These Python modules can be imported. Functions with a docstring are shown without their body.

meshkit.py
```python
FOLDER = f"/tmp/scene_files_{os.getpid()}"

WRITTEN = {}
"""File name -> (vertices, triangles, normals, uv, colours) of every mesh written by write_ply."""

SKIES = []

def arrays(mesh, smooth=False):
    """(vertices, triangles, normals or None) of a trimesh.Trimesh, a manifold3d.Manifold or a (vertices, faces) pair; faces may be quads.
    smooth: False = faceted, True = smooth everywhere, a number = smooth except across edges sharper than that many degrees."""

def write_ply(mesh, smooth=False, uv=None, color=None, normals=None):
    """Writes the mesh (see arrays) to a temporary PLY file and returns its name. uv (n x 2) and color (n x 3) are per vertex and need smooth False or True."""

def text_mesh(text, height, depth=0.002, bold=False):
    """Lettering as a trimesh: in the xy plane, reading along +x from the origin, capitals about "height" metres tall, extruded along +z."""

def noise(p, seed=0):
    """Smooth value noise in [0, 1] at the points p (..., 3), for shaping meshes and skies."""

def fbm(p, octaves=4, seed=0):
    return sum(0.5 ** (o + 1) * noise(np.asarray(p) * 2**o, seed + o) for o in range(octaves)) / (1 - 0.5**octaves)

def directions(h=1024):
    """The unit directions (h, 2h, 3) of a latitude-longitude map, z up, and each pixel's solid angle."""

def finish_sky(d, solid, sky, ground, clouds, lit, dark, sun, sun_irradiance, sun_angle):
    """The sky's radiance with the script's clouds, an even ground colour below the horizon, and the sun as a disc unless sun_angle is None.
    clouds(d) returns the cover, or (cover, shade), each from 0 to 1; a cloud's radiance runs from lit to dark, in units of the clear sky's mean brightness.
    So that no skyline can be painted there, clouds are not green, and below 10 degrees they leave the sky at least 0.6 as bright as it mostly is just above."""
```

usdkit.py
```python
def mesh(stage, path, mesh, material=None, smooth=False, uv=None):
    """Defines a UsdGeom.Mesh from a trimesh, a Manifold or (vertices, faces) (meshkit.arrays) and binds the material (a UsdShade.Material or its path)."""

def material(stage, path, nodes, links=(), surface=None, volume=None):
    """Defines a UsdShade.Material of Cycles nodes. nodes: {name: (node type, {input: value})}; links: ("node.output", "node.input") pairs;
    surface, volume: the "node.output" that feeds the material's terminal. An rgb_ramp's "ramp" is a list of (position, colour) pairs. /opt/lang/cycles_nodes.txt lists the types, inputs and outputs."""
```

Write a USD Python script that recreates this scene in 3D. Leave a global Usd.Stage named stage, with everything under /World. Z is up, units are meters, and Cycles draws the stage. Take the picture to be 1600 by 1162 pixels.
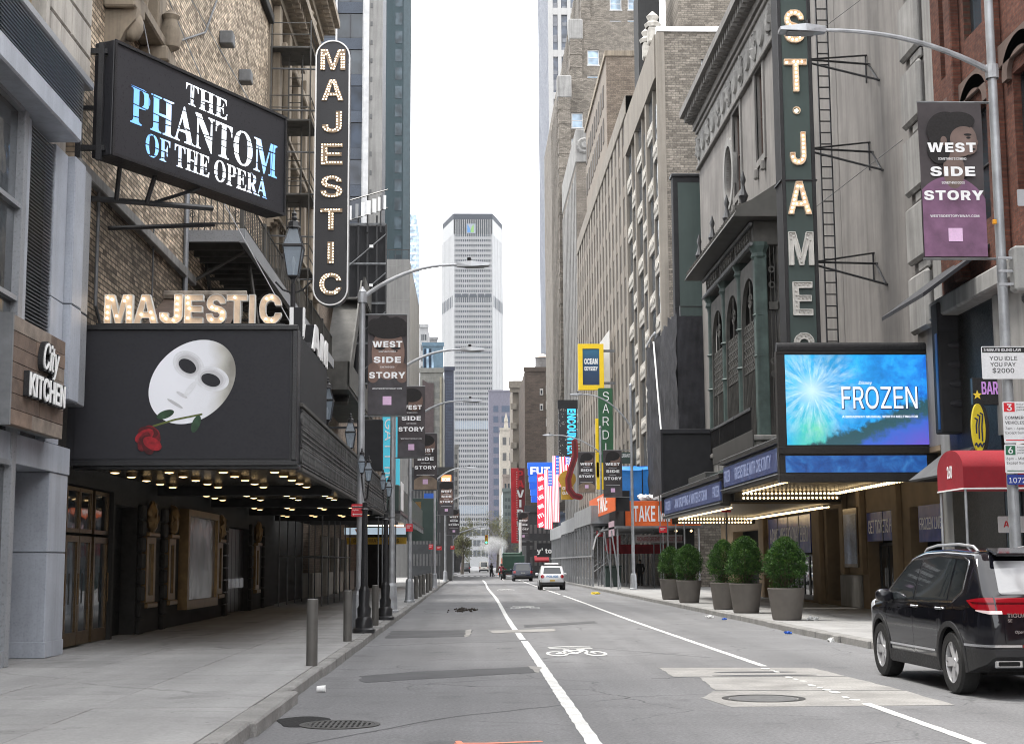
import math, random, glob
import numpy as np, trimesh, usdkit
from pxr import Usd, UsdGeom, UsdLux, UsdShade, Sdf, Gf, Vt
from manifold3d import Manifold, Mesh as MMesh
from PIL import Image, ImageDraw, ImageFont
from shapely import affinity, box as sbox, union_all, Polygon, Point
from shapely.geometry import LineString, MultiPolygon

stage = Usd.Stage.CreateInMemory()
UsdGeom.SetStageUpAxis(stage, UsdGeom.Tokens.z)
UsdGeom.SetStageMetersPerUnit(stage, 1.0)
UsdGeom.Xform.Define(stage, '/World')
UsdGeom.Scope.Define(stage, '/World/Looks')
rnd = random.Random(7)
nrs = np.random.RandomState(7)

# ------------------------------------------------------------------ camera, sky, sun, exposure
EXPOSURE = 1.62
HAZE = 0.00005
CAM = np.array([[0.99960818, -0.00155686, 0.0279475], [-0.02750523, 0.13054068, 0.99106135], [-0.00519122, -0.99144173, 0.13044671]])
cam = UsdGeom.Camera.Define(stage, '/World/camera')
right, up, back = CAM[:, 0], -CAM[:, 1], -CAM[:, 2]
mtx = Gf.Matrix4d(*[float(x) for x in (*right, 0, *up, 0, *back, 0, 0, 0, 1.7, 1)])
cam.AddTransformOp().Set(mtx)
cam.CreateHorizontalApertureAttr(36.0)
cam.CreateVerticalApertureAttr(36.0 * 743 / 1024)
cam.CreateFocalLengthAttr(36.0 * 2270 / 1600)
cam.CreateClippingRangeAttr(Gf.Vec2f(0.1, 20000))
cam.CreateExposureAttr(EXPOSURE)

SUN_EL, SUN_AZ = math.radians(70), math.radians(105)      # high over the right-hand roofs; veiled by cloud
dome = UsdLux.DomeLight.Define(stage, '/World/sky')
dome.GetPrim().SetCustomDataByKey('kind', 'structure')
usdkit.material(stage, '/World/Looks/overcast_sky', {
    'tc': ('texture_coordinate', {}),
    'sky': ('sky_texture', {'sky_type': 'single_scattering', 'sun_disc': False, 'sun_elevation': SUN_EL, 'sun_rotation': SUN_AZ, 'air_density': 1.0, 'aerosol_density': 2.0, 'ozone_density': 1.0}),
    'n': ('noise_texture', {'scale': 2.2, 'detail': 5, 'roughness': 0.55}),
    'r': ('map_range', {'from_min': 0.30, 'from_max': 0.62, 'to_min': 0.8, 'to_max': 0.97, 'clamp': True}),
    'mix': ('mix', {'color2': (9.4, 9.5, 9.7)}),
    'bg': ('background_shader', {'strength': 0.115})},
    [('tc.generated', 'n.vector'), ('n.fac', 'r.value'), ('r.result', 'mix.fac'), ('sky.color', 'mix.color1'), ('mix.color', 'bg.color')], surface='bg.background')
UsdShade.MaterialBindingAPI.Apply(dome.GetPrim()).Bind(UsdShade.Material.Get(stage, '/World/Looks/overcast_sky'))
sun = UsdLux.DistantLight.Define(stage, '/World/veiled_sun')
sun.CreateNormalizeAttr(True)
sun.CreateIntensityAttr(0.4)
sun.CreateAngleAttr(14.0)
sun.CreateColorAttr(Gf.Vec3f(1.0, 0.96, 0.9))
sun.AddRotateZOp().Set(-math.degrees(SUN_AZ) + 180.0)
sun.AddRotateXOp().Set(-(90 - math.degrees(SUN_EL)))

# ------------------------------------------------------------------ helpers
def P(px, py, X=None, Y=None, Z=None):
    """Where the sight line through a spot of the photograph meets the plane X=, Y= or Z=."""
    d = CAM @ np.array([px - 800.0, py - 581.0, 2270.0])
    t = X / d[0] if X is not None else Y / d[1] if Y is not None else (Z - 1.7) / d[2]
    return d * t + np.array([0, 0, 1.7])

_names = {}
def free(parent, name):
    k = parent + '/' + name
    n = _names.get(k, 0)
    _names[k] = n + 1
    return k if n == 0 else '%s_%03d' % (k, n)

BEV = None
class MB:
    def __init__(s): s.v, s.f, s.n = [], [], 0
    def add(s, v, f):
        v = np.asarray(v, float).reshape(-1, 3); f = np.asarray(f, int)
        if f.shape[1] == 4: f = np.vstack([f[:, [0, 1, 2]], f[:, [0, 2, 3]]])
        s.v.append(v); s.f.append(f + s.n); s.n += len(v); return s
    def tm(s, m): return s.add(m.vertices, m.faces)
    def man(s, m):
        k = m.to_mesh(); return s.add(k.vert_properties[:, :3], k.tri_verts)
    def box(s, x0, x1, y0, y1, z0, z1, bev=0.0):
        c = np.array([(x0 + x1) / 2, (y0 + y1) / 2, (z0 + z1) / 2]); h = np.abs(np.array([x1 - x0, y1 - y0, z1 - z0])) / 2
        return s.obb(c, np.eye(3), h, bev)
    def obb(s, c, axes, h, bev=0.0):
        global BEV
        if bev <= 0 or bev >= min(h):
            u = np.array([[a, b, d] for a in (-1, 1) for b in (-1, 1) for d in (-1, 1)], float) * h
            f = [[0, 1, 3, 2], [4, 6, 7, 5], [0, 4, 5, 1], [2, 3, 7, 6], [0, 2, 6, 4], [1, 5, 7, 3]]
            return s.add(np.asarray(c) + u @ np.asarray(axes), f)
        sg = np.array([[a, b, d] for a in (-1, 1) for b in (-1, 1) for d in (-1, 1)], float)
        full = np.vstack([sg * h - sg * bev * (1 - np.eye(3)[k]) for k in range(3)])
        if BEV is None:
            ref = np.vstack([sg * 1.0 - sg * 0.2 * (1 - np.eye(3)[k]) for k in range(3)])
            hull = trimesh.convex.convex_hull(ref)
            idx = [int(np.argmin(np.linalg.norm(ref - p, axis=1))) for p in hull.vertices]
            BEV = np.array(idx)[hull.faces]
        return s.add(np.asarray(c) + full @ np.asarray(axes), BEV)
    def quad(s, *p): return s.add(p, [[0, 1, 2, 3]])
    def tube(s, pts, r, n=8, cap=True):
        pts = np.asarray(pts, float); k = len(pts); r = np.broadcast_to(np.asarray(r, float), (k,))
        t = np.gradient(pts, axis=0) if k > 2 else np.repeat((pts[1] - pts[0])[None], 2, 0)
        t /= np.linalg.norm(t, axis=1)[:, None]
        a = np.array([0, 0, 1.0]) if abs(t[0][2]) < 0.9 else np.array([1.0, 0, 0])
        ring = []
        u = np.cross(t[0], a); u /= np.linalg.norm(u)
        for i in range(k):
            u = u - (u @ t[i]) * t[i]; u /= np.linalg.norm(u); w = np.cross(t[i], u)
            an = np.arange(n) * 2 * np.pi / n
            ring.append(pts[i] + r[i] * (np.cos(an)[:, None] * u + np.sin(an)[:, None] * w))
        v = np.vstack(ring); f = []
        for i in range(k - 1):
            for j in range(n):
                j2 = (j + 1) % n
                f.append([i * n + j, i * n + j2, (i + 1) * n + j2, (i + 1) * n + j])
        s.add(v, f)
        if cap:
            for i, o in ((0, 1), (k - 1, 0)):
                c = np.vstack([pts[i], ring[i]])
                s.add(c, [[0, 1 + (j + 1) % n, 1 + j] if o else [0, 1 + j, 1 + (j + 1) % n] for j in range(n)])
        return s
    def lathe(s, prof, c=(0, 0, 0), n=16, axis=2, rot=0.0):
        prof = np.asarray(prof, float); k = len(prof); an = np.arange(n) * 2 * np.pi / n + rot
        v = np.zeros((k, n, 3)); v[:, :, 0] = prof[:, :1] * np.cos(an); v[:, :, 1] = prof[:, :1] * np.sin(an); v[:, :, 2] = prof[:, 1:2]
        if axis == 0: v = v[..., [2, 0, 1]]
        if axis == 1: v = v[..., [1, 2, 0]]
        f = [[i * n + j, i * n + (j + 1) % n, (i + 1) * n + (j + 1) % n, (i + 1) * n + j] for i in range(k - 1) for j in range(n)]
        return s.add(v.reshape(-1, 3) + np.asarray(c), f)
    def ext(s, geom, O, u, v, depth):
        """Extrudes a flat outline: u right, v up, along u x v by depth."""
        O, u, v = (np.asarray(q, float) for q in (O, u, v)); w = np.cross(u, v)
        for g in getattr(geom, 'geoms', [geom]):
            if g.is_empty or g.geom_type != 'Polygon' or g.area < 1e-9: continue
            m = trimesh.creation.extrude_polygon(g, depth, engine='earcut')
            s.add(O + m.vertices[:, :1] * u + m.vertices[:, 1:2] * v + m.vertices[:, 2:] * w, m.faces)
        return s
    def arr(s):
        return (np.vstack(s.v), np.vstack(s.f)) if s.n else (np.zeros((0, 3)), np.zeros((0, 3), int))

class T:
    def __init__(s, path, base): s.path, s.base = path, np.asarray(base, float)

def tag(prim, label=None, cat=None, group=None, kind=None):
    for k, x in (('label', label), ('category', cat), ('group', group), ('kind', kind)):
        if x: prim.SetCustomDataByKey(k, x)

def thing(name, label, cat, base=(0, 0, 0), group=None, kind=None):
    path = free('/World', name)
    x = UsdGeom.Xform.Define(stage, path); x.AddTranslateOp().Set(Gf.Vec3d(*map(float, base)))
    tag(x.GetPrim(), label, cat, group, kind)
    return T(path, base)

def part(t, name, mb, mat, label=None, smooth=False, kind=None):
    if mb.n == 0: return t
    path = free(t.path, name)
    v, f = mb.arr()
    m = usdkit.mesh(stage, path, (v - t.base, f), mat, smooth=smooth)
    tag(m.GetPrim(), label, kind=kind)
    return T(path, t.base)

def solo(name, mb, mat, label=None, cat=None, group=None, kind=None, base=None, smooth=False):
    v, f = mb.arr()
    if base is None: base = np.array([v[:, 0].mean(), v[:, 1].mean(), v[:, 2].min()])
    path = free('/World', name)
    m = usdkit.mesh(stage, path, (v - np.asarray(base), f), mat, smooth=smooth)
    m.AddTranslateOp().Set(Gf.Vec3d(*map(float, base)))
    tag(m.GetPrim(), label, cat, group, kind)
    return T(path, base)

def copy(t, base, label=None, rot=0.0, group=None, scale=None):
    src = stage.GetPrimAtPath(t.path); was = src.GetCustomData()
    name = t.path.rsplit('/', 1)[1]
    while name[-1].isdigit() or name[-1] == '_': name = name[:-1]
    path = free('/World', name)
    x = UsdGeom.Xform.Define(stage, path)
    x.GetPrim().GetReferences().AddInternalReference(t.path)
    x.ClearXformOpOrder()
    x.AddTranslateOp().Set(Gf.Vec3d(*map(float, base))); x.AddRotateZOp().Set(float(rot))
    if scale: x.AddScaleOp().Set(Gf.Vec3f(*map(float, scale)))
    tag(x.GetPrim(), label or was.get('label'), was.get('category'), group or was.get('group'))
    x.GetPrim().SetInstanceable(True)
    return T(path, base)

# ---- lettering
FD = glob.glob('/opt/blender-*/*/datafiles/fonts/')[0]
_fonts, _glyphs = {}, {}
def _font(kind, wt):
    if (kind, wt) not in _fonts:
        f = ImageFont.truetype(FD + ('Inter.woff2' if kind == 'sans' else 'NotoSansMath-Regular.woff2'), 110)
        if kind == 'sans': f.set_variation_by_axes([20, wt])
        _fonts[kind, wt] = f
    return _fonts[kind, wt]

def glyph(ch, wt, kind):
    if (ch, wt, kind) in _glyphs: return _glyphs[ch, wt, kind]
    f = _font(kind, wt); c = ch
    if kind == 'serif' and 'A' <= ch <= 'Z': c = chr(0x1D400 + ord(ch) - 65)
    cap = -f.getbbox('H' if kind == 'sans' else chr(0x1D407), anchor='ls')[1]
    if ch == ' ': r = (Polygon(), 0.34)
    elif ch == 'I' and kind == 'sans':
        st = 0.10 + 0.20 * (wt - 300) / 600; r = (sbox(0.08, 0, 0.08 + st, 1), st + 0.16)
    else:
        x0, y0, x1, y1 = f.getbbox(c, anchor='ls')
        im = Image.new('L', (x1 - x0 + 8, y1 - y0 + 8)); ImageDraw.Draw(im).text((4 - x0, 4 - y0), c, 255, font=f, anchor='ls')
        on = np.pad(np.asarray(im) > 127, ((0, 0), (1, 1))).astype(np.int8)
        rows, st = np.nonzero(np.diff(on, axis=1) == 1); en = np.nonzero(np.diff(on, axis=1) == -1)[1]
        g = union_all(sbox(st, -rows - 1, en, -rows)).buffer(0.6).buffer(-0.6).simplify(0.75)
        g = affinity.affine_transform(g, [1 / cap, 0, 0, 1 / cap, (x0 - 4) / cap, (4 - y0) / cap])
        r = (g, f.getlength(c) / cap)
    _glyphs[ch, wt, kind] = r
    return r

def text(s, h, wt=700, kind='sans', sx=1.0, track=0.0, width=None, align='c'):
    """The outline of a line of lettering, capitals h tall, baseline at 0, centred on 0 (or starting there)."""
    x, out = 0.0, []
    for ch in s:
        g, a = glyph(ch, wt, kind)
        if not g.is_empty: out += list(getattr(affinity.translate(g, x, 0), 'geoms', [affinity.translate(g, x, 0)]))
        x += a + track
    g = union_all([q.buffer(0) for q in out if q.geom_type == 'Polygon'])
    x0, _, x1, _ = g.bounds
    k = (width / (x1 - x0) / h) if width else sx
    g = affinity.affine_transform(g, [k * h, 0, 0, h, -k * h * ((x0 + x1) / 2 if align == 'c' else x0), 0])
    return g

def bulbs_in(geom, inset, step, near):
    """Spots for bulbs along the strokes of a letter."""
    g = geom.buffer(-inset); pts = []
    for q in getattr(g, 'geoms', [g]):
        if q.is_empty or q.geom_type != 'Polygon': continue
        for ring in (q.exterior, *q.interiors):
            n = max(2, int(round(ring.length / step)))
            for i in range(n):
                p = ring.interpolate(i * ring.length / n)
                if all((p.x - a) ** 2 + (p.y - b) ** 2 > near * near for a, b in pts): pts.append((p.x, p.y))
    return pts

# ---- materials
_m = {}
def vec(axis, nodes, links):
    nodes['pos'] = ('geometry', {}); nodes['sep'] = ('separate_xyz', {}); nodes['cmb'] = ('combine_xyz', {})
    links += [('pos.position', 'sep.vector'), ('sep.%s' % ('y' if axis == 'x' else 'x'), 'cmb.x'), ('sep.z', 'cmb.y'), ('sep.%s' % ('x' if axis == 'x' else 'y'), 'cmb.z')]

def M(name, col, rough=0.75, var=0.18, scale=1.5, bump=0.0, bscale=40.0, metal=0.0, spec=0.4, streak=0.0, coat=0.0, fine=0.06, **kw):
    """A painted, stone or metal surface: broad tone drift, fine grain, optional rain streaks and relief."""
    if name in _m: return _m[name]
    col = np.array(col, float)
    N = {'pos': ('geometry', {}), 'n1': ('noise_texture', {'scale': scale, 'detail': 5, 'roughness': 0.6}), 'n2': ('noise_texture', {'scale': scale * 22, 'detail': 3}),
         'mr': ('map_range', {'from_min': 0.3, 'from_max': 0.7, 'to_min': 1 - var, 'to_max': 1 + var, 'clamp': True}),
         'mf': ('map_range', {'from_min': 0.3, 'from_max': 0.7, 'to_min': 1 - fine, 'to_max': 1 + fine, 'clamp': True}),
         'mm': ('math', {'math_type': 'multiply'}), 'hs': ('vector_math', {'math_type': 'scale', 'vector1': col}),
         'rr': ('map_range', {'from_min': 0.3, 'from_max': 0.7, 'to_min': max(0.02, rough - 0.12), 'to_max': min(1, rough + 0.1), 'clamp': True}),
         'p': ('principled_bsdf', {'metallic': metal, 'specular_ior_level': spec, 'coat_weight': coat, **kw})}
    L = [('pos.position', 'n1.vector'), ('pos.position', 'n2.vector'), ('n1.fac', 'mr.value'), ('n2.fac', 'mf.value'), ('mr.result', 'mm.value1'), ('mf.result', 'mm.value2'),
         ('n2.fac', 'rr.value'), ('rr.result', 'p.roughness'), ('hs.vector', 'p.base_color')]
    last = 'mm.value'
    if streak:
        N['mp'] = ('mapping', {'scale': (3.0, 3.0, 0.18)}); N['n3'] = ('noise_texture', {'scale': 1.0, 'detail': 4, 'roughness': 0.65})
        N['m3'] = ('map_range', {'from_min': 0.42, 'from_max': 0.68, 'to_min': 1.0, 'to_max': 1 - streak, 'clamp': True}); N['mm3'] = ('math', {'math_type': 'multiply'})
        L += [('pos.position', 'mp.vector'), ('mp.vector', 'n3.vector'), ('n3.fac', 'm3.value'), (last, 'mm3.value1'), ('m3.result', 'mm3.value2')]; last = 'mm3.value'
    L.append((last, 'hs.scale'))
    if bump:
        N['nb'] = ('noise_texture', {'scale': bscale, 'detail': 4, 'roughness': 0.6}); N['b'] = ('bump', {'strength': 1.0, 'distance': bump})
        L += [('pos.position', 'nb.vector'), ('nb.fac', 'b.height'), ('b.normal', 'p.normal')]
    _m[name] = usdkit.material(stage, '/World/Looks/' + name, N, L, surface='p.BSDF')
    return _m[name]

def BR(name, c1, c2, mortar, axis, bw=0.21, rh=0.075, ms=0.008, stain=0.35, bump=0.006):
    """Brickwork, courses running along the wall (axis: the wall's normal)."""
    if name in _m: return _m[name]
    N, L = {}, []
    vec(axis, N, L)
    N.update({'bt': ('brick_texture', {'scale': 1.0, 'brick_width': bw, 'row_height': rh, 'mortar_size': ms, 'mortar_smooth': 0.2, 'bias': -0.1, 'color1': c1, 'color2': c2, 'mortar': mortar}),
              'n': ('noise_texture', {'scale': 0.5, 'detail': 6, 'roughness': 0.62}), 'mr': ('map_range', {'from_min': 0.32, 'from_max': 0.68, 'to_min': 1 - stain, 'to_max': 1 + stain * 0.5, 'clamp': True}),
              'n2': ('noise_texture', {'scale': 9.0, 'detail': 3}), 'm2': ('map_range', {'from_min': 0.3, 'from_max': 0.7, 'to_min': 0.72, 'to_max': 1.25, 'clamp': True}),
              'mm': ('math', {'math_type': 'multiply'}), 'sc': ('vector_math', {'math_type': 'scale'}),
              'inv': ('invert', {}), 'b': ('bump', {'strength': 1.0, 'distance': bump}), 'p': ('principled_bsdf', {'roughness': 0.9, 'specular_ior_level': 0.25})})
    L += [('cmb.vector', 'bt.vector'), ('pos.position', 'n.vector'), ('pos.position', 'n2.vector'), ('n.fac', 'mr.value'), ('n2.fac', 'm2.value'), ('mr.result', 'mm.value1'), ('m2.result', 'mm.value2'),
          ('bt.color', 'sc.vector1'), ('mm.value', 'sc.scale'), ('sc.vector', 'p.base_color'), ('bt.fac', 'b.height'), ('b.normal', 'p.normal')]
    N['b'][1]['invert'] = True
    del N['inv']
    _m[name] = usdkit.material(stage, '/World/Looks/' + name, N, L, surface='p.BSDF')
    return _m[name]

def EM(name, col, s=1.0, base=None):
    """Something that gives off light: a bulb, a lit letter, a screen."""
    if name in _m: return _m[name]
    _m[name] = usdkit.material(stage, '/World/Looks/' + name, {'p': ('principled_bsdf', {'base_color': base or tuple(0.1 * c for c in col), 'roughness': 0.35, 'emission_color': col, 'emission_strength': s * 0.68})}, [], surface='p.BSDF')
    return _m[name]

def CP(name, col, rough, metal=0.0, spec=0.5, coat=0.0):
    """A clean lacquered or polished surface."""
    if name not in _m: _m[name] = usdkit.material(stage, '/World/Looks/' + name, {'p': ('principled_bsdf', {'base_color': col, 'roughness': rough, 'metallic': metal, 'specular_ior_level': spec, 'coat_weight': coat})}, [], surface='p.BSDF')
    return _m[name]

def GL(name, tint=(0.02, 0.025, 0.03), rough=0.04, spec=0.6, wob=0.004):
    """Window glass of a dark room: a dark, slightly wavy mirror."""
    if name in _m: return _m[name]
    _m[name] = usdkit.material(stage, '/World/Looks/' + name, {
        'pos': ('geometry', {}), 'n': ('noise_texture', {'scale': 1.4, 'detail': 2}), 'b': ('bump', {'strength': 1.0, 'distance': wob}),
        'w': ('noise_texture', {'scale': 0.7, 'detail': 1}), 'mr': ('map_range', {'from_min': 0.35, 'from_max': 0.65, 'to_min': 0.5, 'to_max': 1.6, 'clamp': True}),
        'sc': ('vector_math', {'math_type': 'scale', 'vector1': tint}),
        'p': ('principled_bsdf', {'roughness': rough, 'specular_ior_level': spec, 'ior': 1.5})},
        [('pos.position', 'n.vector'), ('pos.position', 'w.vector'), ('n.fac', 'b.height'), ('b.normal', 'p.normal'), ('w.fac', 'mr.value'), ('mr.result', 'sc.scale'), ('sc.vector', 'p.base_color')], surface='p.BSDF')
    return _m[name]
# ------------------------------------------------------------------ materials
def ground_mat(name, col, grain, crack_scale, crack, stains, gum):
    """Asphalt or paving: aggregate grain, wheel-worn drift, hairline cracks, oil stains, gum spots."""
    N = {'g': ('geometry', {}), 'n1': ('noise_texture', {'scale': 0.3, 'detail': 6, 'roughness': 0.6}), 'n2': ('noise_texture', {'scale': 24.0, 'detail': 6, 'roughness': 0.8}), 'n3': ('noise_texture', {'scale': 1.1, 'detail': 5, 'roughness': 0.65}),
         'mp': ('mapping', {'scale': (1.3, 0.05, 1.0)}), 'n4': ('noise_texture', {'scale': 1.0, 'detail': 3}), 'wd': ('vector_math', {'math_type': 'multiply_add', 'vector2': (0.5, 0.5, 0.5)}),
         'vo': ('voronoi_texture', {'feature': 'distance_to_edge', 'scale': crack_scale}), 'cr': ('map_range', {'from_min': 0.002, 'from_max': 0.012, 'to_min': 1 - crack, 'to_max': 1.0, 'clamp': True}), 'cm': ('map_range', {'from_min': 0.45, 'from_max': 0.6, 'to_min': 0, 'to_max': 1, 'clamp': True}), 'cx': ('mix', {'color1': (1, 1, 1)}),
         'gv': ('voronoi_texture', {'scale': 2.6}), 'gm': ('map_range', {'from_min': 0.035, 'from_max': 0.06, 'to_min': 1 - gum, 'to_max': 1.0, 'clamp': True}),
         'a': ('map_range', {'from_min': 0.3, 'from_max': 0.7, 'to_min': 0.86, 'to_max': 1.14, 'clamp': True}), 'b': ('map_range', {'from_min': 0.3, 'from_max': 0.7, 'to_min': 1 - grain, 'to_max': 1 + grain, 'clamp': True}), 'c': ('map_range', {'from_min': 0.56, 'from_max': 0.74, 'to_min': 1.0, 'to_max': 1 - stains, 'clamp': True}), 'd': ('map_range', {'from_min': 0.35, 'from_max': 0.65, 'to_min': 0.9, 'to_max': 1.09, 'clamp': True}),
         'm1': ('math', {'math_type': 'multiply'}), 'm2': ('math', {'math_type': 'multiply'}), 'm3': ('math', {'math_type': 'multiply'}), 'm4': ('math', {'math_type': 'multiply'}), 's': ('vector_math', {'math_type': 'scale', 'vector1': col}), 's2': ('vector_math', {'math_type': 'multiply'}), 'bp': ('bump', {'strength': 1.0, 'distance': 0.004}), 'p': ('principled_bsdf', {'roughness': 0.86, 'specular_ior_level': 0.28})}
    L = [('g.position', 'n%d.vector' % k) for k in (1, 2, 3)] + [('g.position', 'mp.vector'), ('mp.vector', 'n4.vector'), ('n3.color', 'wd.vector1'), ('g.position', 'wd.vector3'), ('wd.vector', 'vo.vector'), ('vo.distance', 'cr.value'), ('n1.fac', 'cm.value'), ('cm.result', 'cx.fac'), ('cr.result', 'cx.color2'), ('g.position', 'gv.vector'), ('gv.distance', 'gm.value'),
         ('n1.fac', 'a.value'), ('n2.fac', 'b.value'), ('n3.fac', 'c.value'), ('n4.fac', 'd.value'), ('a.result', 'm1.value1'), ('b.result', 'm1.value2'), ('m1.value', 'm2.value1'), ('c.result', 'm2.value2'), ('m2.value', 'm3.value1'), ('d.result', 'm3.value2'), ('m3.value', 'm4.value1'), ('gm.result', 'm4.value2'), ('m4.value', 's.scale'), ('s.vector', 's2.vector1'), ('cx.color', 's2.vector2'), ('s2.vector', 'p.base_color'), ('n2.fac', 'bp.height'), ('bp.normal', 'p.normal')]
    return usdkit.material(stage, '/World/Looks/' + name, N, L, surface='p.BSDF')
asphalt = ground_mat('asphalt', (0.158, 0.158, 0.161), 0.42, 0.42, 0.55, 0.30, 0.0)
asphalt_far = M('asphalt_far', (0.10, 0.10, 0.105), 0.9)
asphalt_new = M('asphalt_patch', (0.075, 0.075, 0.078), 0.85, var=0.2, scale=1.2, bump=0.004, bscale=60, fine=0.2)
conc_patch = M('concrete_patch', (0.27, 0.262, 0.248), 0.88, var=0.25, scale=1.3, bump=0.004, bscale=45, fine=0.2)
slabs = [ground_mat('paving_%s' % k, (c, c * 0.99, c * 0.97), 0.18, 0.22, 0.35, 0.34, 0.5) for k, c in (('mid', 0.285), ('pale', 0.298), ('dark', 0.27))]
kerb_m = M('kerb_granite', (0.22, 0.215, 0.205), 0.85, var=0.25, scale=1.8, bump=0.006, bscale=30, fine=0.25)
joint_m = M('joint_dirt', (0.11, 0.107, 0.10), 0.95)
white_paint = M('road_paint', (0.62, 0.62, 0.60), 0.7, var=0.14, scale=2.5, fine=0.28, bump=0.002, streak=0.25)
orange_paint = M('orange_paint', (0.75, 0.25, 0.16), 0.8, var=0.2, scale=6)
iron = M('cast_iron', (0.05, 0.048, 0.045), 0.6, var=0.3, scale=6, metal=0.4)
black_hole = M('drain_dark', (0.004, 0.004, 0.004), 0.9)
steel = M('galvanised_steel', (0.36, 0.37, 0.385), 0.5, var=0.2, scale=3, metal=0.55, streak=0.25)
steel_dark = M('weathered_steel', (0.16, 0.165, 0.17), 0.6, var=0.25, scale=3, metal=0.35, streak=0.2)
bollard_m = M('bollard_grey', (0.105, 0.10, 0.092), 0.55, var=0.15, scale=4, metal=0.3)
black_metal = M('black_paint', (0.012, 0.012, 0.013), 0.35, var=0.25, scale=4, spec=0.5)
black_matt = M('black_matt', (0.014, 0.014, 0.016), 0.7, var=0.3, scale=2)
board_black = M('board_black', (0.020, 0.020, 0.023), 0.42, var=0.1, scale=1, spec=0.4)
charcoal = M('charcoal_board', (0.015, 0.015, 0.019), 0.6, var=0.08, scale=1)
grey_panel = M('grey_metal_panel', (0.35, 0.375, 0.42), 0.42, var=0.12, scale=1.2, metal=0.15, streak=0.22)
grey_frame = M('grey_metal_frame', (0.25, 0.26, 0.275), 0.4, var=0.1, scale=1, metal=0.4)
louvre_m = M('louvre_dark', (0.06, 0.06, 0.062), 0.5, metal=0.3)
stone_pale = M('pale_limestone', (0.40, 0.375, 0.335), 0.88, var=0.16, scale=0.9, streak=0.35, bump=0.004, bscale=20)
stone_tan = M('tan_terracotta', (0.27, 0.225, 0.17), 0.88, var=0.25, scale=0.8, streak=0.4, bump=0.006, bscale=14)
stone_grey = M('grey_stone', (0.24, 0.235, 0.225), 0.88, var=0.2, scale=0.8, streak=0.35, bump=0.005, bscale=20)
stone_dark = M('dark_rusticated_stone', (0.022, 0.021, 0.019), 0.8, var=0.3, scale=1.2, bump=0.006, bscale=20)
stucco = M('pale_stucco', (0.185, 0.173, 0.162), 0.9, var=0.16, scale=0.6, streak=0.28, bump=0.004, bscale=22, fine=0.08)
stucco_trim = M('stucco_trim', (0.17, 0.162, 0.153), 0.9, var=0.16, scale=0.8, streak=0.25, bump=0.004)
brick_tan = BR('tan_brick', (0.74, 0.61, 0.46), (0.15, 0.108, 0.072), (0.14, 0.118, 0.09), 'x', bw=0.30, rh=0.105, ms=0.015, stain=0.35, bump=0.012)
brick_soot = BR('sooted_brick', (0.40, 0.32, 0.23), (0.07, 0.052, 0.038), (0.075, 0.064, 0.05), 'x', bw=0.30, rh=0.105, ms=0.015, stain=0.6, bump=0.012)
brick_buff_y = BR('buff_brick_side', (0.215, 0.19, 0.16), (0.105, 0.092, 0.076), (0.10, 0.09, 0.078), 'y', bw=0.5, rh=0.16, ms=0.018, stain=0.3)
brick_buff_x = BR('buff_brick_front', (0.215, 0.19, 0.16), (0.105, 0.092, 0.076), (0.10, 0.09, 0.078), 'x', bw=0.5, rh=0.16, ms=0.018, stain=0.3)
brick_pink_y = BR('tan_brick_side', (0.24, 0.195, 0.155), (0.15, 0.12, 0.095), (0.14, 0.118, 0.095), 'y', bw=0.5, rh=0.17, ms=0.018, stain=0.25)
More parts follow.
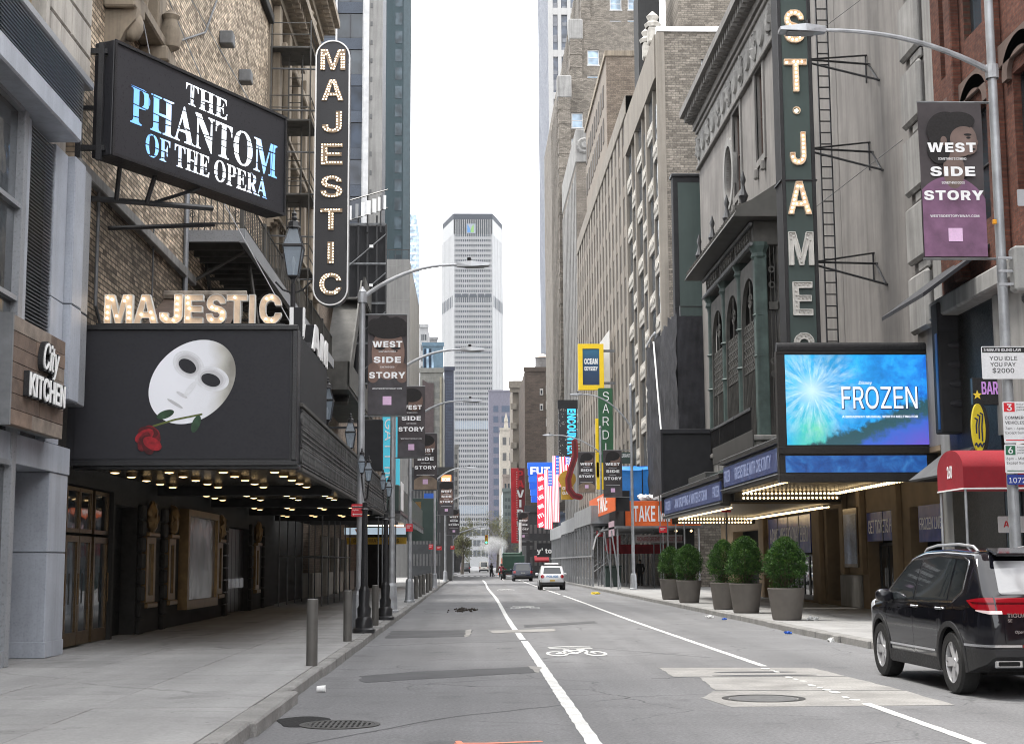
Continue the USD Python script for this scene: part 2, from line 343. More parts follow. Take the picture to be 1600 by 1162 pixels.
brick_brown_y = BR('brown_brick_side', (0.15, 0.115, 0.085), (0.10, 0.075, 0.055), (0.10, 0.085, 0.07), 'y', bw=0.5, rh=0.16, ms=0.018, stain=0.3)
brick_red_x = BR('brown_red_brick', (0.125, 0.046, 0.030), (0.075, 0.028, 0.02), (0.075, 0.05, 0.038), 'x', stain=0.35)
brown_stone = M('brownstone', (0.10, 0.068, 0.056), 0.88, var=0.2, scale=1, bump=0.005, bscale=18)
green_dark = M('dark_green_paint', (0.035, 0.055, 0.048), 0.5, var=0.15, scale=1)
green_sign = M('sign_green_enamel', (0.050, 0.072, 0.066), 0.5, var=0.10, scale=0.6, streak=0.12)
green_copper = M('verdigris_green', (0.055, 0.082, 0.075), 0.6, var=0.3, scale=2, streak=0.3)
iron_grey = M('weathered_ironwork', (0.085, 0.082, 0.075), 0.65, var=0.3, scale=2, metal=0.25, streak=0.2)
bronze = M('aged_bronze', (0.10, 0.066, 0.034), 0.35, var=0.3, scale=4, metal=0.7)
gold = M('gilt_frame', (0.19, 0.12, 0.05), 0.4, var=0.25, scale=4, metal=0.6)
letter_tan = M('letter_enamel_tan', (0.68, 0.51, 0.36), 0.55, var=0.16, scale=5)
letter_dim = M('letter_enamel_dull', (0.26, 0.19, 0.125), 0.6, var=0.2, scale=5)
letter_white = M('letter_enamel_white', (0.62, 0.60, 0.56), 0.5, var=0.15, scale=4)
white_m = M('white_enamel', (0.78, 0.78, 0.77), 0.45, var=0.05, scale=2)
text_white = M('print_white', (0.80, 0.80, 0.80), 0.6, var=0.03)
red_sign = M('sign_red', (0.55, 0.02, 0.03), 0.45, var=0.06)
red_cloth = M('red_canvas', (0.24, 0.009, 0.017), 0.75, var=0.15, scale=1.5, bump=0.01, bscale=5)
glass = GL('dark_glass')
glass_sky = GL('blue_glass', (0.02, 0.028, 0.042), 0.06, 0.3)
glass_pale = GL('pale_blue_glass', (0.22, 0.30, 0.38), 0.08, 0.8)
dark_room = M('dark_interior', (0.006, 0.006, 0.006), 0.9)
net_m = M('black_netting', (0.022, 0.022, 0.026), 0.85, var=0.5, scale=1.2, bump=0.03, bscale=3)
shed_grey = M('shed_grey_paint', (0.27, 0.275, 0.28), 0.6, var=0.12, scale=1, streak=0.2)
orange_m = M('orange_vinyl', (0.72, 0.13, 0.025), 0.55, var=0.06)
terracotta_tile = M('clay_roof_tile', (0.34, 0.30, 0.25), 0.85, var=0.4, scale=4)
wood_planks = [M('old_plank_%s' % n, c, 0.8, var=0.35, scale=3.5, bump=0.004, bscale=25) for n, c in (('brown', (0.17, 0.12, 0.09)), ('grey', (0.20, 0.165, 0.135)), ('dark', (0.12, 0.085, 0.065)))]
bulb_hot = EM('hot_bulb', (1.0, 0.68, 0.32), 1.7)
bulb_row_m = EM('row_bulb', (1.0, 0.74, 0.40), 2.6)
bulb_sign = EM('sign_bulb', (1.0, 0.86, 0.66), 2.2)
bulb_off = M('unlit_bulb', (0.55, 0.53, 0.50), 0.2)
rubber = M('tyre_rubber', (0.014, 0.014, 0.014), 0.75)
car_black = CP('black_car_paint', (0.003, 0.003, 0.0045), 0.07, spec=0.5, coat=0.3)
car_white = CP('white_car_paint', (0.55, 0.56, 0.57), 0.2, coat=0.5)
chrome = CP('chrome', (0.75, 0.76, 0.78), 0.14, 1.0)
alloy = CP('alloy_silver', (0.66, 0.66, 0.67), 0.3, 0.75)
plastic_black = M('black_plastic', (0.018, 0.018, 0.019), 0.6)
tail_red = CP('tail_lamp_red', (0.20, 0.003, 0.008), 0.1)
car_glass = GL('car_glass', (0.010, 0.012, 0.013), 0.03, 0.7, 0.0)
UX, UY, UZ = np.eye(3)

# ------------------------------------------------------------------ ground, road, pavements, kerbs
KL, KR, FL, FR = -2.25, 7.85, -7.5, 12.4      # kerb faces, building lines
solo('ground', MB().quad((-300, -140, -0.10), (300, -140, -0.10), (300, 1300, -0.10), (-300, 1300, -0.10)), asphalt_far, kind='structure')
solo('road', MB().quad((KL - 0.15, -130, 0), (KR + 0.6, -130, 0), (KR + 0.6, 1100, 0), (KL - 0.15, 1100, 0)), asphalt, kind='structure')
solo('cross_road', MB().quad((-90, 203, 0.004), (90, 203, 0.004), (90, 234, 0.004), (-90, 234, 0.004)), asphalt_far, kind='structure')

def pavement(x0, x1, notch, cols, y_far):
    t = thing('pavement', None, None, ((x0 + x1) / 2, 20, 0), kind='structure')
    part(t, 'paving_bed', MB().box(x0, x1, 26, y_far, -0.05, 0.138).box(notch or x0, x1, -120, 25.999, -0.05, 0.138), joint_m)
    part(t, 'far_paving', MB().box(min(x0, x1), max(x0, x1), y_far, 202, 0.0, 0.15), slabs[0])
    y = 2.0; k = 0
    while y < y_far - 0.1:
        ln = 1.55 if k % 3 else 1.7
        for i in range(len(cols) - 1):
            a, b = cols[i], cols[i + 1]
            if notch and i == 0 and y < 25: a = notch + 0.02
            dz = rnd.uniform(-0.003, 0.003)
            part(t, 'paving_slab', MB().box(a + 0.006, b - 0.006, y + 0.006, min(y + ln, y_far) - 0.006, 0.10, 0.150 + dz, 0.004), slabs[rnd.choice((0, 0, 1, 2))])
        y += ln; k += 1
pavement(-9.0, KL - 0.20, None, [-9.0, -7.35, -5.75, -4.15, -2.44], 62)
pavement(KR + 0.20, 16.5, 8.46, [8.04, 9.6, 11.2, 12.8, 14.4, 16.5], 66)

for side, x, w in ((0, KL, -0.19), (1, KR, 0.19)):
    t = thing('kerb', None, None, (x, 20, 0), kind='structure')
    y = 6.0
    while y < 200:
        ln = rnd.uniform(1.6, 2.3) if y < 80 else 6.0
        bul = 0.10 * math.exp(-((y - 15.5) / 2.6) ** 2) - 0.06 * math.exp(-((y - 19.5) / 2.0) ** 2) if side == 0 else 0.12 * math.exp(-((y - 33) / 4.0) ** 2) - 0.42 / (1 + math.exp((y - 25.6) / 0.5))
        s = 1 if side == 0 else -1
        o = x + s * bul + rnd.uniform(-0.012, 0.012)
        z = 0.152 + rnd.uniform(-0.006, 0.006)
        a = math.radians(rnd.uniform(-0.25, 0.25))
        ax = np.array([[math.cos(a), math.sin(a), 0], [-math.sin(a), math.cos(a), 0], [0, 0, 1]])
        i = x + w if side == 0 else max(x + w, o + 0.16)
        part(t, 'kerb_stone', MB().obb(((o + i) / 2, y + ln / 2, z / 2 - 0.05), ax, (abs(o - i) / 2 + 0.005, ln / 2 - 0.007, z / 2 + 0.05), 0.022), kerb_m)
        y += ln

# road markings: worn thermoplastic lines, bicycle symbols
def worn(x, y0, y1, w, name, lab, drift=0.0):
    t = thing(name, lab, 'road marking', (x, (y0 + y1) / 2, 0), kind='structure')
    y = y0; mb = MB(); L, R = [], []
    while y <= y1 + 1e-6:
        L.append((x + drift * math.sin(y * 0.11) - w / 2 + rnd.uniform(-0.008, 0.008), y)); R.append((x + drift * math.sin(y * 0.11) + w / 2 + rnd.uniform(-0.008, 0.008), y))
        y += 0.22 if y < 40 else 1.2
    v = [(a, b, 0.005) for a, b in L] + [(a, b, 0.005) for a, b in R]; n = len(L)
    mb.add(v, [[i, n + i, n + i + 1, i + 1] for i in range(n - 1)])
    part(t, 'paint_line', mb, white_paint)
    return t
worn(1.16, 9.0, 32.7, 0.15, 'lane_line', 'long white line down the middle of the road, nearest run')
worn(1.15, 33.1, 36.4, 0.14, 'lane_line', 'short white line run between two road repairs', 0.02)
worn(1.15, 37.0, 150.0, 0.14, 'lane_line', 'long thin white line down the middle of the road, far run', 0.04)
worn(4.74, 9.0, 18.0, 0.125, 'parking_line', 'white parking lane line nearest the dark parked car', 0.02)
worn(4.78, 24.2, 78.0, 0.125, 'parking_line', 'white parking lane line beyond the concrete repair', 0.05)
worn(4.8, 80.0, 150.0, 0.125, 'parking_line', 'far white parking lane line beside the small white car', 0.03)
worn(3.4, 150.5, 196.0, 0.125, 'parking_line', 'farthest white lane line near the crossing', 0.1)
t = thing('lane_line', 'faded white line fragments across the concrete repair', 'road marking', (4.7, 21, 0), kind='structure')
for k in range(16):
    y = 18.2 + k * 0.36
    if rnd.random() < 0.72:
        g = Point(0, 0).buffer(0.5, 3); g = affinity.scale(g, rnd.uniform(0.06, 0.14), rnd.uniform(0.12, 0.34))
        part(t, 'paint_fragment', MB().ext(affinity.translate(g, 4.72 + rnd.uniform(-0.03, 0.03), y), (0, 0, 0.0085), UX, UY, 0.002), white_paint)
t = thing('crosswalk', 'white ladder crosswalk at the far junction', 'road marking', (2.8, 197.5, 0), kind='structure')
for k in range(12): part(t, 'paint_bar', MB().quad(*[(KL + 0.4 + k * 0.83 + a, y, 0.006) for a, y in ((0, 194), (0.45, 194), (0.45, 202), (0, 202))]), white_paint)

def bike_symbol(x, y, lab, s=0.7):
    t = thing('bicycle_marking', lab, 'road marking', (x, y, 0), kind='structure')
    ring = lambda cx: Point(cx, 0).buffer(0.30, 12).difference(Point(cx, 0).buffer(0.22, 12))
    bar = lambda pts, w=0.045: LineString(pts).buffer(w, cap_style=2)
    k = 3.4                       # symbols are stretched along the road
    pl = lambda g: affinity.scale(affinity.translate(g, 0, 0), s, s * k, origin=(0, 0))
    def put(name, g):
        part(t, name, MB().ext(affinity.translate(pl(g), x, y), (0, 0, 0.004), UX, UY, 0.003), white_paint)
    put('paint_wheel', ring(-0.52)); put('paint_wheel', ring(0.52))
    put('paint_frame', union_all([bar([(-0.52, 0), (-0.18, 0.42), (0.30, 0.42), (0.0, 0.02), (-0.52, 0)]), bar([(0.52, 0), (0.26, 0.55)]), bar([(-0.18, 0.42), (0.0, 0.02)]), bar([(0.14, 0.58), (0.36, 0.56)]), bar([(-0.26, 0.5), (-0.08, 0.5)])]))
    for dy in (0.78, 0.98): put('paint_chevron', union_all([bar([(-0.62, dy - 0.1), (0.0, dy)], 0.035), bar([(0.0, dy), (0.62, dy - 0.1)], 0.035)]))
bike_symbol(1.98, 27.9, 'white bicycle symbol in the lane, nearest the camera')
bike_symbol(2.05, 56.5, 'white bicycle symbol in the lane level with the clipped shrubs')
bike_symbol(2.2, 95.0, 'small far white bicycle symbol level with the small white car')

# repairs, covers, drains, litter
def sheet(name, pts, z, mat, lab=None, cat=None, kind='structure'):
    g = Polygon(pts)
    return solo(name, MB().ext(g, (0, 0, z - 0.002), UX, UY, 0.002), mat, lab, cat, kind=kind)
def gp(*pp): return [tuple(P(a, b, Z=0)[:2]) for a, b in pp]
def rough_poly(pts, amp=0.03, step=0.25):
    out = []; n = len(pts)
    for i in range(n):
        a, b = np.array(pts[i]), np.array(pts[(i + 1) % n]); k = max(1, int(np.linalg.norm(b - a) / step))
        for j in range(k): out.append(tuple(a + (b - a) * j / k + nrs.uniform(-amp, amp, 2)))
    return out
t = thing('concrete_repair', 'pale concrete repair panels set into the asphalt beside the dark parked car', 'road repair', (*P(1240, 1070, Z=0)[:2], 0), kind='structure')
for a in (((1030, 1043), (1268, 1043), (1322, 1056), (1052, 1057)), ((1092, 1058), (1324, 1057), (1412, 1078), (1118, 1078)), ((1096, 1090), (1116, 1079), (1414, 1079), (1492, 1101), (1140, 1104))):
    part(t, 'concrete_panel', MB().ext(Polygon(rough_poly(gp(*a), 0.018)), (0, 0, 0.001), UX, UY, 0.0035), conc_patch)
part(t, 'worn_hollow', MB().ext(affinity.scale(Point(*P(1180, 1050, Z=0)[:2]).buffer(0.5, 10), 1.3, 0.35), (0, 0, 0.004), UX, UY, 0.002), asphalt_new)
part(t, 'worn_hollow', MB().ext(affinity.scale(Point(*P(1195, 1055, Z=0)[:2]).buffer(0.5, 10), 1.6, 0.3), (0, 0, 0.0045), UX, UY, 0.002), asphalt_new)
for k, pp in enumerate((((1024, 1060), (1060, 1058), (1112, 1059)), ((560, 1010), (700, 1004), (850, 1001)), ((330, 1190), (700, 1120), (905, 1098)), ((905, 1010), (1150, 1030)))):
    ln = [np.array(P(a, b, Z=0)[:2]) for a, b in pp]; q = []
    for a, b in zip(ln[:-1], ln[1:]): q += [tuple(a + (b - a) * i / 7 + nrs.normal(0, 0.025, 2)) for i in range(7)]
    solo('tar_seam', MB().ext(LineString(q).buffer(0.018), (0, 0, 0.0012), UX, UY, 0.001), asphalt_new, kind='structure')
c = P(1193, 1091, Z=0)
t = thing('manhole_cover', 'round manhole cover sunk in the concrete repair', 'manhole', (c[0], c[1], 0))
part(t, 'cover', MB().ext(Point(*c[:2]).buffer(0.42, 16), (0, 0, 0.004), UX, UY, 0.003), M('worn_cover', (0.12, 0.12, 0.118), 0.7, var=0.3, scale=5))
part(t, 'rim', MB().ext(Point(*c[:2]).buffer(0.52, 20).difference(Point(*c[:2]).buffer(0.44, 20)), (0, 0, 0.004), UX, UY, 0.005), iron)
c = P(531, 1132, Z=0)
t = thing('drain_grate', 'round slotted iron drain cover by the kerb', 'drain cover', (c[0], c[1], 0))
part(t, 'rim', MB().ext(Point(*c[:2]).buffer(0.43, 24).difference(Point(*c[:2]).buffer(0.375, 24)), (0, 0, 0.001), UX, UY, 0.009), iron)
g = Point(*c[:2]).buffer(0.372, 24)
slots = union_all([sbox(c[0] - 0.36 + i * 0.055, c[1] + dy - 0.105, c[0] - 0.332 + i * 0.055, c[1] + dy + 0.105) for i in range(14) for dy in (-0.25, 0, 0.25)]).intersection(Point(*c[:2]).buffer(0.34, 20))
part(t, 'slotted_plate', MB().ext(g.difference(slots), (0, 0, 0.004), UX, UY, 0.005), iron)
part(t, 'shaft', MB().ext(g, (0, 0, 0.0005), UX, UY, 0.002), black_hole)
c = P(472, 1127, Z=0)
solo('gutter_hole', MB().ext(affinity.scale(Polygon([(c[0] + 0.30 * math.cos(a) * (1 + 0.2 * math.sin(3 * a)), c[1] + 0.55 * math.sin(a)) for a in np.linspace(0, 6.2, 22)]), 0.9, 1), (0, 0, 0.003), UX, UY, 0.002), black_hole, kind='structure')
sheet('asphalt_repair', rough_poly(gp((612, 985), (738, 984), (730, 994), (600, 997)), 0.05), 0.004, asphalt_new)
sheet('asphalt_repair', rough_poly(gp((560, 1056), (650, 1049), (835, 1041), (842, 1050), (700, 1058), (570, 1066)), 0.05), 0.004, asphalt_new)
sheet('asphalt_repair', rough_poly(gp((820, 976), (930, 970), (932, 973), (820, 980)), 0.04), 0.004, asphalt_new)
pts = rough_poly(gp((728, 984), (738, 983), (734, 993), (726, 996)), 0.03)
sheet('repair_edge', pts, 0.008, conc_patch)
sheet('repair_edge', rough_poly(gp((765, 985), (866, 982), (868, 986), (770, 989)), 0.04), 0.008, conc_patch)
sheet('repair_edge', rough_poly(gp((824, 1040), (846, 1042), (842, 1051), (836, 1050)), 0.02), 0.008, conc_patch)
t = thing('survey_mark', 'orange spray paint marks on the asphalt at the near edge', 'road marking', (*P(775, 1160, Z=0)[:2], 0), kind='structure')
part(t, 'paint_stroke', MB().ext(LineString([tuple(P(x, y, Z=0)[:2]) for x, y in ((715, 1161), (760, 1161), (843, 1158))]).buffer(0.035), (0, 0, 0.003), UX, UY, 0.002), orange_paint)
part(t, 'paint_stroke', MB().ext(LineString([tuple(P(x, y, Z=0)[:2]) for x, y in ((716, 1158), (724, 1166))]).buffer(0.03), (0, 0, 0.0035), UX, UY, 0.002), orange_paint)
mb = MB()
for k in range(52):
    a = nrs.normal(0, 1, 2) * (0.30, 1.3); c = P(725, 953, Z=0)
    m = trimesh.creation.icosphere(1, 0.022 + 0.035 * nrs.rand()); m.vertices *= nrs.uniform(0.6, 1.3, 3); m.apply_translation((c[0] + a[0], c[1] + a[1], 0.015)); mb.tm(m)
solo('dirt_clumps', mb, M('manure_dark', (0.03, 0.024, 0.018), 0.95), kind='stuff')
def litter(name, px, py, z, mat, lab, s=0.1, cup=False):
    c = P(px, py, Z=z)
    if cup:
        mb = MB().lathe([(0.0, 0), (0.036, 0), (0.046, 0.11), (0.049, 0.115), (0.044, 0.118), (0.0, 0.10)], (0, 0, 0), 14, axis=0); mb.v = [v + np.array([c[0] - 0.06, c[1], z + 0.048]) for v in mb.v]
    else:
        m = trimesh.creation.icosphere(2, s); m.vertices *= (1.3, 0.9, 0.35); m.vertices += 0.25 * s * nrs.normal(0, 1, m.vertices.shape); m.apply_translation((c[0], c[1], z + 0.03)); mb = MB().tm(m)
    solo(name, mb, mat, lab, 'litter')
blue_m = M('blue_plastic', (0.03, 0.12, 0.5), 0.5)
litter('paper_cup', 502, 1081, 0.0, white_m, 'white paper cup lying against the kerb near the drain', cup=True)
litter('crumpled_paper', 1213, 976, 0.0, white_m, 'white scrap of litter in the gutter right of the big planter', 0.09)
litter('crumpled_paper', 1305, 1002, 0.0, white_m, 'crumpled white litter at the kerb nearest the dark car', 0.11)
litter('crumpled_paper', 1270, 968, 0.15, white_m, 'white crumpled cup on the pavement beside the big planter', 0.11)
litter('crumpled_paper', 1109, 965, 0.0, white_m, 'small white scrap in the gutter below the middle planters', 0.08)
litter('plastic_scrap', 1132, 968, 0.0, blue_m, 'blue plastic scrap in the gutter below the middle planters', 0.05)
litter('plastic_scrap', 1232, 990, 0.0, blue_m, 'blue plastic scrap in the gutter below the big planter', 0.06)
litter('plastic_scrap', 931, 928, 0.0, M('yellow_plastic', (0.6, 0.45, 0.02), 0.5), 'yellow scrap of litter by the far kerb near the small white car', 0.16)
# ------------------------------------------------------------------ LEFT SIDE: storefront building, theatre, its marquee and signs
def wall(t, name, plane, at, u0, u1, z0, z1, holes, mat, thick=0.3, out=1):
    """A wall slab pierced by real openings. plane 'x': faces +x (out=1) or -x (out=-1) at x=at; plane 'y': faces -y at y=at. holes: (u0,u1,z0,z1)."""
    g = sbox(u0, z0, u1, z1)
    if holes: g = g.difference(union_all([sbox(a, c, b, d) for a, b, c, d in holes]))
    mb = MB()
    if plane == 'y': mb.ext(g, (0, at + thick, 0), UX, UZ, thick)
    elif out > 0: mb.ext(g, (at - thick, 0, 0), UY, UZ, thick)
    else: mb.ext(affinity.scale(g, -1, 1, origin=(0, 0)), (at + thick, 0, 0), -UY, UZ, thick)
    return part(t, name, mb, mat)

def window(t, plane, at, hole, frame_m, pane_m, depth=0.2, fw=0.06, cols=1, rows=2, out=1, sill=None, name='window'):
    a, b, c, d = hole
    ring = sbox(a, c, b, d).difference(sbox(a + fw, c + fw, b - fw, d - fw))
    bars = [sbox(a + (b - a) * i / cols - fw / 3, c + fw, a + (b - a) * i / cols + fw / 3, d - fw) for i in range(1, cols)] + [sbox(a + fw, c + (d - c) * j / rows - fw / 3, b - fw, c + (d - c) * j / rows + fw / 3) for j in range(1, rows)]
    g = union_all([ring, *bars]); pane = sbox(a + fw * 0.5, c + fw * 0.5, b - fw * 0.5, d - fw * 0.5)
    f, p = MB(), MB()
    if plane == 'y':
        f.ext(g, (0, at + depth, 0), UX, UZ, 0.07); p.quad((a, at + depth - 0.02, c), (b, at + depth - 0.02, c), (b, at + depth - 0.02, d), (a, at + depth - 0.02, d))
        if sill: f.box(a - 0.1, b + 0.1, at - 0.08, at + depth, c - 0.12, c, 0)
    else:
        q = at - out * (depth - 0.02)
        if out > 0: f.ext(g, (at - depth, 0, 0), UY, UZ, 0.07)
        else: f.ext(affinity.scale(g, -1, 1, origin=(0, 0)), (at + depth, 0, 0), -UY, UZ, 0.07)
        p.quad((q, a, c), (q, b, c), (q, b, d), (q, a, d))
        if sill: f.box(min(at - out * depth, at + out * 0.08), max(at - out * depth, at + out * 0.08), a - 0.1, b + 0.1, c - 0.12, c)
    w = part(t, name, f, frame_m)
    part(w, 'pane', p, pane_m)
    return w

# --- grey metal and glass storefront
t = thing('storefront_building', 'grey metal and glass shopfront with louvred panel and pale stone storey above', 'building', (-10, 20, 0))
part(t, 'pier', MB().box(-8.1, -7.24, 25.2, 26.3, 0.15, 1.92, 0.015).box(-8.1, -7.24, 25.2, 26.3, 1.932, 3.3, 0.015), grey_panel)
part(t, 'pier_base', MB().box(-8.12, -7.225, 25.185, 26.31, 0.15, 0.42, 0.01), grey_panel)
part(t, 'beam', MB().box(-8.1, -7.22, 14, 26.32, 3.303, 3.78, 0.01), grey_panel)
part(t, 'soffit', MB().box(-11, -8.1, 14, 26.3, 3.35, 3.5), grey_frame)
for z0, z1 in ((3.79, 6.3), (6.31, 9.0)):
    part(t, 'metal_panel', MB().box(-7.6, -7.24, 24.86, 25.62, z0, z1, 0.01), grey_panel)
    part(t, 'corner_pilaster', MB().box(-7.6, -7.10, 25.64, 26.3, max(z0, 4.6), z1, 0.02), grey_panel)
    part(t, 'corner_pilaster', MB().box(-7.6, -7.16, 26.32, 26.94, max(z0, 4.6), z1, 0.02), grey_frame)
part(t, 'metal_panel', MB().box(-7.6, -7.24, 23.14, 23.46, 3.79, 9.0, 0.01), grey_panel)
part(t, 'louvre_recess', MB().box(-7.7, -7.42, 23.46, 24.86, 3.79, 9.0), louvre_m)
mb = MB()
z = 5.3
while z < 8.98:
    mb.obb((-7.31, 24.16, z), np.array([[0.8, 0, -0.6], [0, 1, 0], [0.6, 0, 0.8]]), (0.055, 0.69, 0.007)); z += 0.062
part(t, 'louvre_slats', mb, grey_frame, kind='stuff')
part(t, 'window_post', MB().box(-7.5, -7.18, 22.9, 23.12, 0.15, 9.0, 0.01), grey_frame)
for z in (3.3, 4.55, 5.9, 7.4, 9.0): part(t, 'transom', MB().box(-7.4, -7.2, 14, 22.9, z - 0.04, z + 0.04), grey_frame)
part(t, 'transom', MB().box(-7.4, -7.2, 14, 22.9, 0.15, 0.4), grey_frame)
for a, b in ((0.4, 3.26), (3.34, 4.51), (4.59, 5.86), (5.94, 7.36), (7.44, 8.96)):
    part(t, 'pane', MB().quad((-7.3, 14, a), (-7.3, 22.9, a), (-7.3, 22.9, b), (-7.3, 14, b)), GL('shop_glass', (0.03, 0.033, 0.036), 0.03, 0.6, 0.006))
part(t, 'shop_interior', MB().box(-14, -7.6, 14, 22.8, 0.1, 9.0), M('shop_inside', (0.03, 0.03, 0.032), 0.8))
part(t, 'doorway_back', MB().box(-11, -10.8, 23, 26.3, 0.15, 3.3), grey_panel)
part(t, 'canopy_fascia', MB().box(-7.6, -6.82, 14, 24.9, 9.03, 9.42, 0.03), grey_panel)
part(t, 'canopy_top', MB().box(-7.6, -6.94, 14, 25.2, 9.43, 9.55, 0.01), grey_frame)
mb = MB()
for k in range(13): mb.obb((-7.03, 19.8, 9.60 + k * 0.062), np.array([[0.8, 0, -0.6], [0, 1, 0], [0.6, 0, 0.8]]), (0.05, 5.75, 0.009))
part(t, 'ribbed_band', mb, grey_frame, kind='stuff')
part(t, 'ribbed_backing', MB().box(-7.6, -7.12, 14, 25.55, 9.56, 10.42), louvre_m)
part(t, 'ledge', MB().box(-7.9, -7.0, 14, 26.3, 10.425, 10.6, 0.03), grey_frame)
wall(t, 'upper_wall', 'x', -7.34, 14, 26.9, 10.6, 17, [(22.3, 23.9, 10.9, 13.6)], stone_pale)
window(t, 'x', -7.34, (22.3, 23.9, 10.9, 13.6), M('timber_sash', (0.30, 0.23, 0.14), 0.6), glass, rows=2)
for k in range(8):
    z = 10.62 + k * 0.62
    for a, b in ((24.25, 25.55), (25.57, 26.88)) if k % 2 else ((24.25, 24.9), (24.92, 26.88)):
        part(t, 'stone_block', MB().box(-7.345, -7.24, a, b, z, z + 0.60, 0.03), stone_pale)
    part(t, 'stone_block', MB().box(-7.345, -7.24, 20.2, 21.9, z, z + 0.60, 0.03), stone_pale)
for a in (22.1, 23.92): part(t, 'window_jamb', MB().box(-7.4, -7.22, a, a + 0.2, 10.6, 14), stone_pale)
part(t, 'core', MB().box(-24, -7.66, 14, 26.9, 9.1, 30).box(-24, -7.6, -45, 13.99, 0, 16), stone_pale)
part(t, 'party_wall', MB().box(-24, -8.12, 26.32, 26.9, 0.1, 9.1), stone_dark)

# --- kitchen sign: planks with raised letters
t = thing('plank_sign', 'weathered plank sign with raised script and capital letters beside the louvred panel', 'sign', (-6.95, 23.2, 3.8))
y0, y1 = 21.9, 24.75
z = 3.82
for k in range(7):
    x = y0; 
    cut = sorted([y0, y1, y0 + rnd.uniform(0.6, 2.2)])
    for a, b in zip(cut[:-1], cut[1:]):
        part(t, 'plank', MB().box(-7.05, -6.93 + rnd.uniform(-0.004, 0.004), a + 0.004, b - 0.004, z, z + 0.232, 0.006), wood_planks[rnd.randrange(3)])
    z += 0.238
part(t, 'side_frame', MB().box(-7.12, -6.91, y0 - 0.07, y0 - 0.003, 3.8, 5.5), steel_dark)
part(t, 'back_frame', MB().box(-7.2, -7.055, y0, y1, 3.83, 5.46), steel_dark)
mb = MB(); mb.ext(text('KITCHEN', 0.36, 620, width=1.95), (-6.84, 23.50, 4.32), UY, UZ, 0.02); part(t, 'lettering', mb, white_m)
mb = MB(); mb.ext(text('KITCHEN', 0.36, 620, width=1.95).buffer(0.022), (-6.925, 23.50, 4.32), UY, UZ, 0.082); part(t, 'letter_body', mb, black_metal)
mb = MB(); mb.ext(affinity.skew(text('City', 0.42, 330, width=0.82), 14), (-6.84, 23.62, 4.83), UY, UZ, 0.02); part(t, 'lettering', mb, white_m)
mb = MB(); mb.ext(affinity.skew(text('City', 0.42, 330, width=0.82), 14).buffer(0.03), (-6.925, 23.62, 4.83), UY, UZ, 0.082); part(t, 'letter_body', mb, black_metal)

# --- brick theatre
t = thing('brick_theatre', 'tall tan brick theatre wall behind the black signs and lit marquee', 'building', (-16, 40, 0))
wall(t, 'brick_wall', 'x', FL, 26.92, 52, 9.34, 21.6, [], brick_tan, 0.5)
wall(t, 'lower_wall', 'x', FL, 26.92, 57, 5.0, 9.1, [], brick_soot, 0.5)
part(t, 'string_course', MB().box(-8, -7.36, 26.92, 38.5, 9.1, 9.34, 0.02), stone_grey)
part(t, 'core', MB().box(-28, -8.0, 26.92, 57, 0, 21.5), stone_dark)
part(t, 'coping', MB().box(-8.2, -7.3, 45, 52.1, 21.6, 21.95, 0.03), stone_dark)
# carved stone bay high on the wall
for y in (28.7, 31.9):
    part(t, 'carved_pilaster', MB().box(-7.5, -7.08, y, y + 0.75, 13.0, 19, 0.04), stone_tan)
    part(t, 'console', MB().ext(Polygon([(0, 0), (0.25, 0.1), (0.42, 0.5), (0.62, 0.75), (0.66, 1.0), (0, 1.0)]), (-7.5, y + 0.68, 12.05), UX, UZ, 0.6), stone_tan)
    m = trimesh.creation.icosphere(2, 0.26); m.vertices *= (0.9, 0.85, 1.3); m.vertices += 0.012 * nrs.normal(0, 1, m.vertices.shape); m.apply_translation((-7.0, y + 0.37, 12.75))
    part(t, 'carved_head', MB().tm(m), stone_tan, smooth=40)
    part(t, 'pedestal', MB().box(-7.5, -6.85, y - 0.1, y + 0.85, 13.0, 13.35, 0.04), stone_tan)
    part(t, 'urn', MB().lathe([(0.05, 0), (0.22, 0.1), (0.3, 0.4), (0.16, 0.75), (0.22, 0.85), (0.05, 1.0)], (-6.9, y + 0.38, 13.35), 12), stone_tan, smooth=40)
part(t, 'carved_sill', MB().box(-7.5, -6.95, 28.5, 32.85, 13.36, 13.62, 0.04), stone_tan)
part(t, 'carved_lintel', MB().box(-7.5, -6.8, 28.4, 32.95, 15.6, 16.1, 0.05), stone_tan)
for y in np.arange(29.6, 31.9, 0.46): part(t, 'baluster', MB().lathe([(0.06, 0), (0.12, 0.15), (0.06, 0.5), (0.1, 0.8), (0.1, 0.9)], (-7.3, y, 13.62), 8), stone_tan, smooth=40)
part(t, 'bay_window', MB().box(-7.49, -7.44, 29.5, 31.8, 14.5, 15.6), glass)
# box flood lamps, conduit
for px, py in ((355, 62), (384, 121)):
    c = P(px, py, X=-7.3); part(t, 'wall_lamp', MB().box(-7.5, -7.1, c[1] - 0.25, c[1] + 0.25, c[2] - 0.2, c[2] + 0.2, 0.03), steel_dark)
part(t, 'conduit', MB().tube([(-7.45, 28.6, 9.1), (-7.45, 28.6, 6.8), (-7.45, 29.1, 6.45), (-7.45, 31.0, 6.42)], 0.035), steel_dark)
part(t, 'conduit', MB().tube([(-7.45, 34.2, 14.2), (-7.45, 39.4, 16.5), (-7.45, 43.2, 20.2)], 0.03), steel_dark)
part(t, 'downpipe', MB().tube([(-7.42, 37.3, 12.4), (-7.42, 37.3, 6.5)], 0.07), grey_frame)
part(t, 'downpipe', MB().tube([(-7.45, 33.6, 9.6), (-7.45, 33.6, 6.5)], 0.02), steel_dark)
